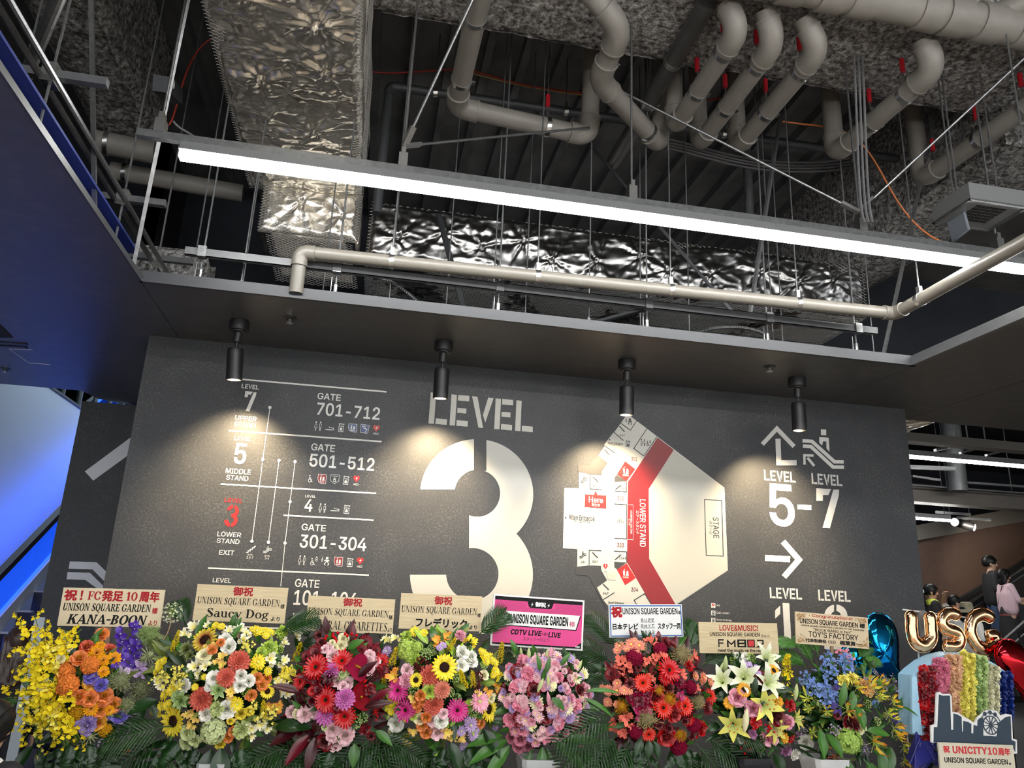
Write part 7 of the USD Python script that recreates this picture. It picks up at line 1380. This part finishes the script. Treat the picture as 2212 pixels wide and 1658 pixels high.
def person(label, loc, yaw, H=1.7, top='cloth_white', legs='cloth_denim', hair='hair_black', style='short', arms=None, sleeve=.55, skirt=False, lean=0., hat=None, female=False, look=0.):
    """a standing figure facing local +y; arms: elbow and wrist of the left and right arm in units of height"""
    t = thing('person', label, 'person', loc); s = H/1.7; sh = .165 if female else .19
    ya = math.radians(yaw); Rz = np.array([[math.cos(ya), -math.sin(ya), 0], [math.sin(ya), math.cos(ya), 0], [0, 0, 1]]); G = np.asarray(loc, float)
    def place(mesh): v, f = mesh; v = np.array(v); v = v+np.stack([0*v[:, 2], lean*np.clip(v[:, 2]-.9, 0, 1), 0*v[:, 2]], 1); return ((v*s)@Rz.T+G, f)
    arms = arms or {-1: ((-sh-.06, -.02, 1.12), (-sh-.05, .06, .88)), 1: ((sh+.06, -.02, 1.12), (sh+.05, .06, .88))}
    B = []; hc = np.array([0, .02, 1.575])
    B += [[(0, -.01, 1.40, .055), (0, .01, 1.52, .05)], [(-.05, 0, 1.36, .075), (.05, 0, 1.36, .075), (0, -.01, 1.44, .055)], [(0, .005, 1.585, .082), (0, -.022, 1.60, .088), (0, .03, 1.515, .052), (0, .055, 1.49, .026)], [(0, .092, 1.585, .008), (0, .108, 1.55, .014), (.014, .092, 1.545, .009), (-.014, .092, 1.545, .009)]]
    for q in (-1, 1): B.append([(q*.083, -.01, 1.585, .012), (q*.09, -.022, 1.56, .016), (q*.086, -.012, 1.535, .01)])
    B += [[(-.11, 0, 1.22, .10), (.11, 0, 1.22, .10), (-.09, 0, 1.02, .095), (.09, 0, 1.02, .095)], [(-.09, 0, .95, .105), (.09, 0, .95, .105), (0, 0, 1.05, .10)]]
    for q in (-1, 1):
        B += [[(q*.09, 0, .92, .088), (q*.085, .01, .50, .055)], [(q*.085, .01, .50, .055), (q*.085, -.015, .30, .056), (q*.085, -.01, .09, .036)], [(q*.085, -.03, .04, .036), (q*.09, .14, .03, .028)]]
        S0 = np.array([q*sh, 0, 1.37]); E, Wr = (np.array(p) for p in arms[q]); B += [[(*S0, .06), (*E, .042)], [(*E, .042), (*(E+(Wr-E)*.35), .042), (*Wr, .027)], [(q*.08, 0, 1.36, .075), (*S0, .062)]]
        d = (Wr-E)/np.linalg.norm(Wr-E); sd = np.cross(d, [q*1., .3, 0]); sd /= np.linalg.norm(sd); nn = np.cross(d, sd); pal = Wr+d*.085; B.append([(*Wr, .022), (*(pal+sd*.028), .013), (*(pal-sd*.028), .013), (*(Wr+d*.04), .02)])
        for k, (o, l) in enumerate(((.03, .062), (.01, .072), (-.01, .068), (-.03, .052))):
            a = pal+sd*o; b = a+d*l*.55+nn*.012; c = a+d*l+nn*.035; B += [[(*a, .0095), (*b, .009)], [(*b, .009), (*c, .0075)]]
        th = Wr+d*.03+sd*.026; B += [[(*th, .012), (*(th+d*.03+sd*.024), .010)], [(*(th+d*.03+sd*.024), .010), (*(th+d*.058+sd*.022+nn*.014), .008)]]
    body = part(t, 'body', place(smooth_body(B, .022, 8)), 'skin', True)
    part(body, 'eyes', place(cat([ell((q*.033, .083, 1.588), (.012, .008, .008), 1) for q in (-1, 1)])), 'eye_dark', True); part(body, 'mouth', place(ell((0, .086, 1.515), (.022, .008, .007), 1)), 'lips', True)
    # shirt with sleeves, trousers or skirt, shoes
    C = [[(-.12, 0, 1.24, .118), (.12, 0, 1.24, .118), (-.11, 0, .95, .122), (.11, 0, .95, .122)], [(-sh+.03, 0, 1.36, .082), (sh-.03, 0, 1.36, .082), (-.12, 0, 1.24, .115), (.12, 0, 1.24, .115)], [(-.06, -.01, 1.405, .06), (.06, -.01, 1.405, .06)]]
    for q in (-1, 1):
        S0 = np.array([q*sh, 0, 1.37]); E = np.array(arms[q][0]); C.append([(*S0, .078), (*(S0+(E-S0)*min(1, sleeve*1.5)), .066 if sleeve < .9 else .056)])
        if sleeve > .9: Wr = np.array(arms[q][1]); C.append([(*E, .056), (*(E+(Wr-E)*.9), .04)])
    part(t, 'shirt', place(smooth_body(C, .025, 10)), top, True)
    if skirt: part(t, 'skirt', place(lathe([(.125, 1.0), (.15, .9), (.19, .6), (.23, .28), (.222, .28), (.12, .9)], 28)), legs, True)
    else: part(t, 'trousers', place(smooth_body([[(-.09, 0, .95, .118), (.09, 0, .95, .118), (0, 0, 1.0, .118)]]+[b for q in (-1, 1) for b in ([(q*.09, 0, .92, .105), (q*.088, .01, .50, .076)], [(q*.088, .01, .50, .076), (q*.088, -.01, .10, .066)])], .03, 8)), legs, True)
    for q in (-1, 1): part(t, 'shoe', place(smooth_body([[(q*.085, -.04, .045, .045), (q*.09, .06, .04, .04), (q*.092, .16, .032, .03)]], .03, 4)), 'shoe_dark', True)
    # hair
    cap = m3.Manifold.sphere(1, 40).scale((.101, .118, .122)).translate((0, -.006, 1.605)); face = m3.Manifold.cube((.16, .2, .165)).translate((-.08, .052, 1.455)); low = m3.Manifold.cube((.4, .4, .2)).translate((-.2, -.2, 1.33))
    hb = cap-face
    if style == 'short': hb = hb-low-m3.Manifold.cube((.4, .10, .08)).translate((-.2, -.01, 1.49))
    if style == 'bob': hb = hb+(hull([(-.07, -.04, 1.6, .045), (.07, -.04, 1.6, .045), (-.075, -.04, 1.44, .035), (.075, -.04, 1.44, .035), (0, -.075, 1.45, .04)])-face)
    if style == 'long': hb = hb+(hull([(-.07, -.04, 1.6, .05), (.07, -.04, 1.6, .05), (-.10, -.08, 1.30, .03), (.10, -.08, 1.30, .03), (0, -.10, 1.26, .04)])-face)
    if style == 'ponytail': hb = hb-low+hull([(0, -.12, 1.6, .035), (0, -.15, 1.55, .042)])+hull([(0, -.15, 1.55, .04), (0, -.13, 1.42, .03), (0, -.11, 1.34, .014)])
    if style == 'bun': hb = hb-low+m3.Manifold.sphere(.06, 24).translate((0, -.07, 1.72))
    v = hb.refine_to_length(.025).to_mesh(); tm = trimesh.Trimesh(np.array(v.vert_properties[:, :3], float), np.array(v.tri_verts)); trimesh.smoothing.filter_taubin(tm, iterations=6); V = np.array(tm.vertices); V = V+.004*np.sin(V[:, :1]*260+V[:, 1:2]*90)*np.array([1, 1, 0]); part(t, 'hair', place((V, np.array(tm.faces))), hair, True)
    if style == 'ponytail': part(t, 'hair_tie', place(ell((0, -.125, 1.585), (.04, .02, .04), 2)), 'white_plastic', True)
    if hat: part(t, 'bucket_hat', place(lathe([(.0, 1.76), (.06, 1.757), (.098, 1.74), (.108, 1.66), (.112, 1.635), (.165, 1.575), (.16, 1.568), (.105, 1.625)], 28)), hat, 40)
    return t, place
sx = STEPZ
t_ = thing('stair', 'dark stair rising to the right in front of the escalator', 'stairs', (9, 12.1, 0))
for k in range(30):
    x = 5.9+k*.32; z = sx(x+.16)
    if z > .05: part(t_, 'step', bx(x, x+.322, 11.32, 12.8, max(0, z-.3), z), 'steel_dark')
def stand(px, py, y, H): q = at(px, py, y=y); return np.array([q[0], y, q[2]-H*1.03])
def on_step(px, py, y, H):
    p = stand(px, py, y, H); k = math.floor((p[0]-5.9)/.32); z = sx(5.9+k*.32+.16); p[2] = z; return p, (at(px, py, y=y)[2]-z)/1.012
p, H_ = on_step(2136, 1199, 12.6, 1.7); person('person with short black hair, black T-shirt and jeans going up the far stair', p, -112, H_, 'cloth_black', 'cloth_denim', style='short', sleeve=.6)
p, H_ = on_step(2167, 1228, 12.1, 1.6)
t, pl_ = person('person in pale pink shirt and long black skirt looking at a phone on the stair', p, -105, H_, 'cloth_pink', 'cloth_black', style='bob', sleeve=.75, skirt=True, female=True, arms={-1: ((-.22, .06, 1.12), (-.10, .26, 1.10)), 1: ((.22, .08, 1.13), (.10, .30, 1.16))})
part(t, 'shoulder_bag_strap', pl_(tube([(.1, .11, 1.40), (-.05, .14, 1.2), (-.16, .03, .98), (-.12, -.12, 1.05), (.06, -.10, 1.38), (.1, .11, 1.40)], .008, 6)), 'hair_brown'); part(t, 'shirt_hem', pl_(lathe([(.135, .9), (.16, .86), (.165, .83), (.13, .86)], 24)), 'vinyl_maroon')
f_ = pl_((np.array([[.085, .36, 1.19]]), np.zeros((0, 3), int)))[0][0]; q_ = thing('smartphone', 'smartphone with a pale grey screen held by the person in the pink shirt', 'phone', f_); part(q_, 'case', bar(f_-[.03, 0, .06], f_+[.035, 0, .06], .075, .009, up=(0, 1, .2)), 'vinyl_black'); part(q_, 'screen', bar(f_-[.022, .006, .045], f_+[.027, .006, .055], .066, .003, up=(0, 1, .2)), 'vinyl_grey')  # screen is plain pale grey
p, H_ = on_step(2009, 1260, 12.7, 1.62)
t, pl_ = person('person with a black ponytail and a black and lime top, beside the wall edge', p, -112, H_, 'cloth_black', 'cloth_black', style='ponytail', sleeve=.6, female=True)
part(t, 'lime_yoke', pl_(smooth_body([[(-.13, 0, 1.375, .088), (.13, 0, 1.375, .088), (0, -.01, 1.40, .08)]], .025, 6)), 'cloth_lime', True)
p, H_ = on_step(2060, 1284, 12.3, 1.6); person('person with black hair and white shirt raising an arm behind the head', p, -95, H_, 'cloth_white', 'cloth_black', style='short', sleeve=.5, female=True, arms={-1: ((-.36, .02, 1.56), (-.12, -.10, 1.72)), 1: ((.24, -.02, 1.12), (.22, .1, .9))})
p, H_ = on_step(2087, 1304, 11.65, 1.62); person('person in a bucket hat and white T-shirt, seen behind the gold letters', p, -80, H_, 'cloth_white', 'cloth_beige', style='bob', sleeve=.6, hat='cloth_olive')
q = at(52, 1347, y=6.9); p = np.array([q[0], 6.9, 0]); t, pl_ = person('person with long brown hair and black top seen from behind, left of the flowers', p, 12, q[2]/1.012, 'cloth_black', 'cloth_black', hair='hair_brown', style='long', sleeve=1., female=True)
part(t, 'scarf', pl_(smooth_body([[(-.2, -.03, 1.38, .05), (-.08, -.06, 1.42, .04)], [(-.2, -.03, 1.38, .05), (-.27, .0, 1.2, .04)]], .025, 6)), 'cloth_beige', True)
q = at(2, 1510, y=3.95); p = np.array([q[0]-.02, 3.95, 0]); t, pl_ = person('person with black hair, white collar and dark clothes at the left edge of the picture', p, -30, q[2]/1.012, 'cloth_black', 'cloth_black', style='bob', sleeve=1.)
part(t, 'collar', pl_(smooth_body([[(-.11, -.02, 1.41, .05), (.11, -.02, 1.41, .05), (0, -.04, 1.44, .05)]], .025, 6)), 'cloth_white', True)
# frosted glass end panel of the escalator's near side
q0_, q1_ = at(78, 1332, y=6.2), at(100, 1334, y=6.2)
mk('frosted', {'p': ('principled_bsdf', dict(base_color=(.34, .40, .45), roughness=.25, specular_ior_level=.6))}, [])
part('/World/escalator', 'glass_end_panel', slab(sbox(q0_[0], 0, q1_[0], q0_[2]), .02, (0, 6.2, 0), (1, 0, 0), (0, 0, 1)), 'frosted', label='frosted glass end panel')
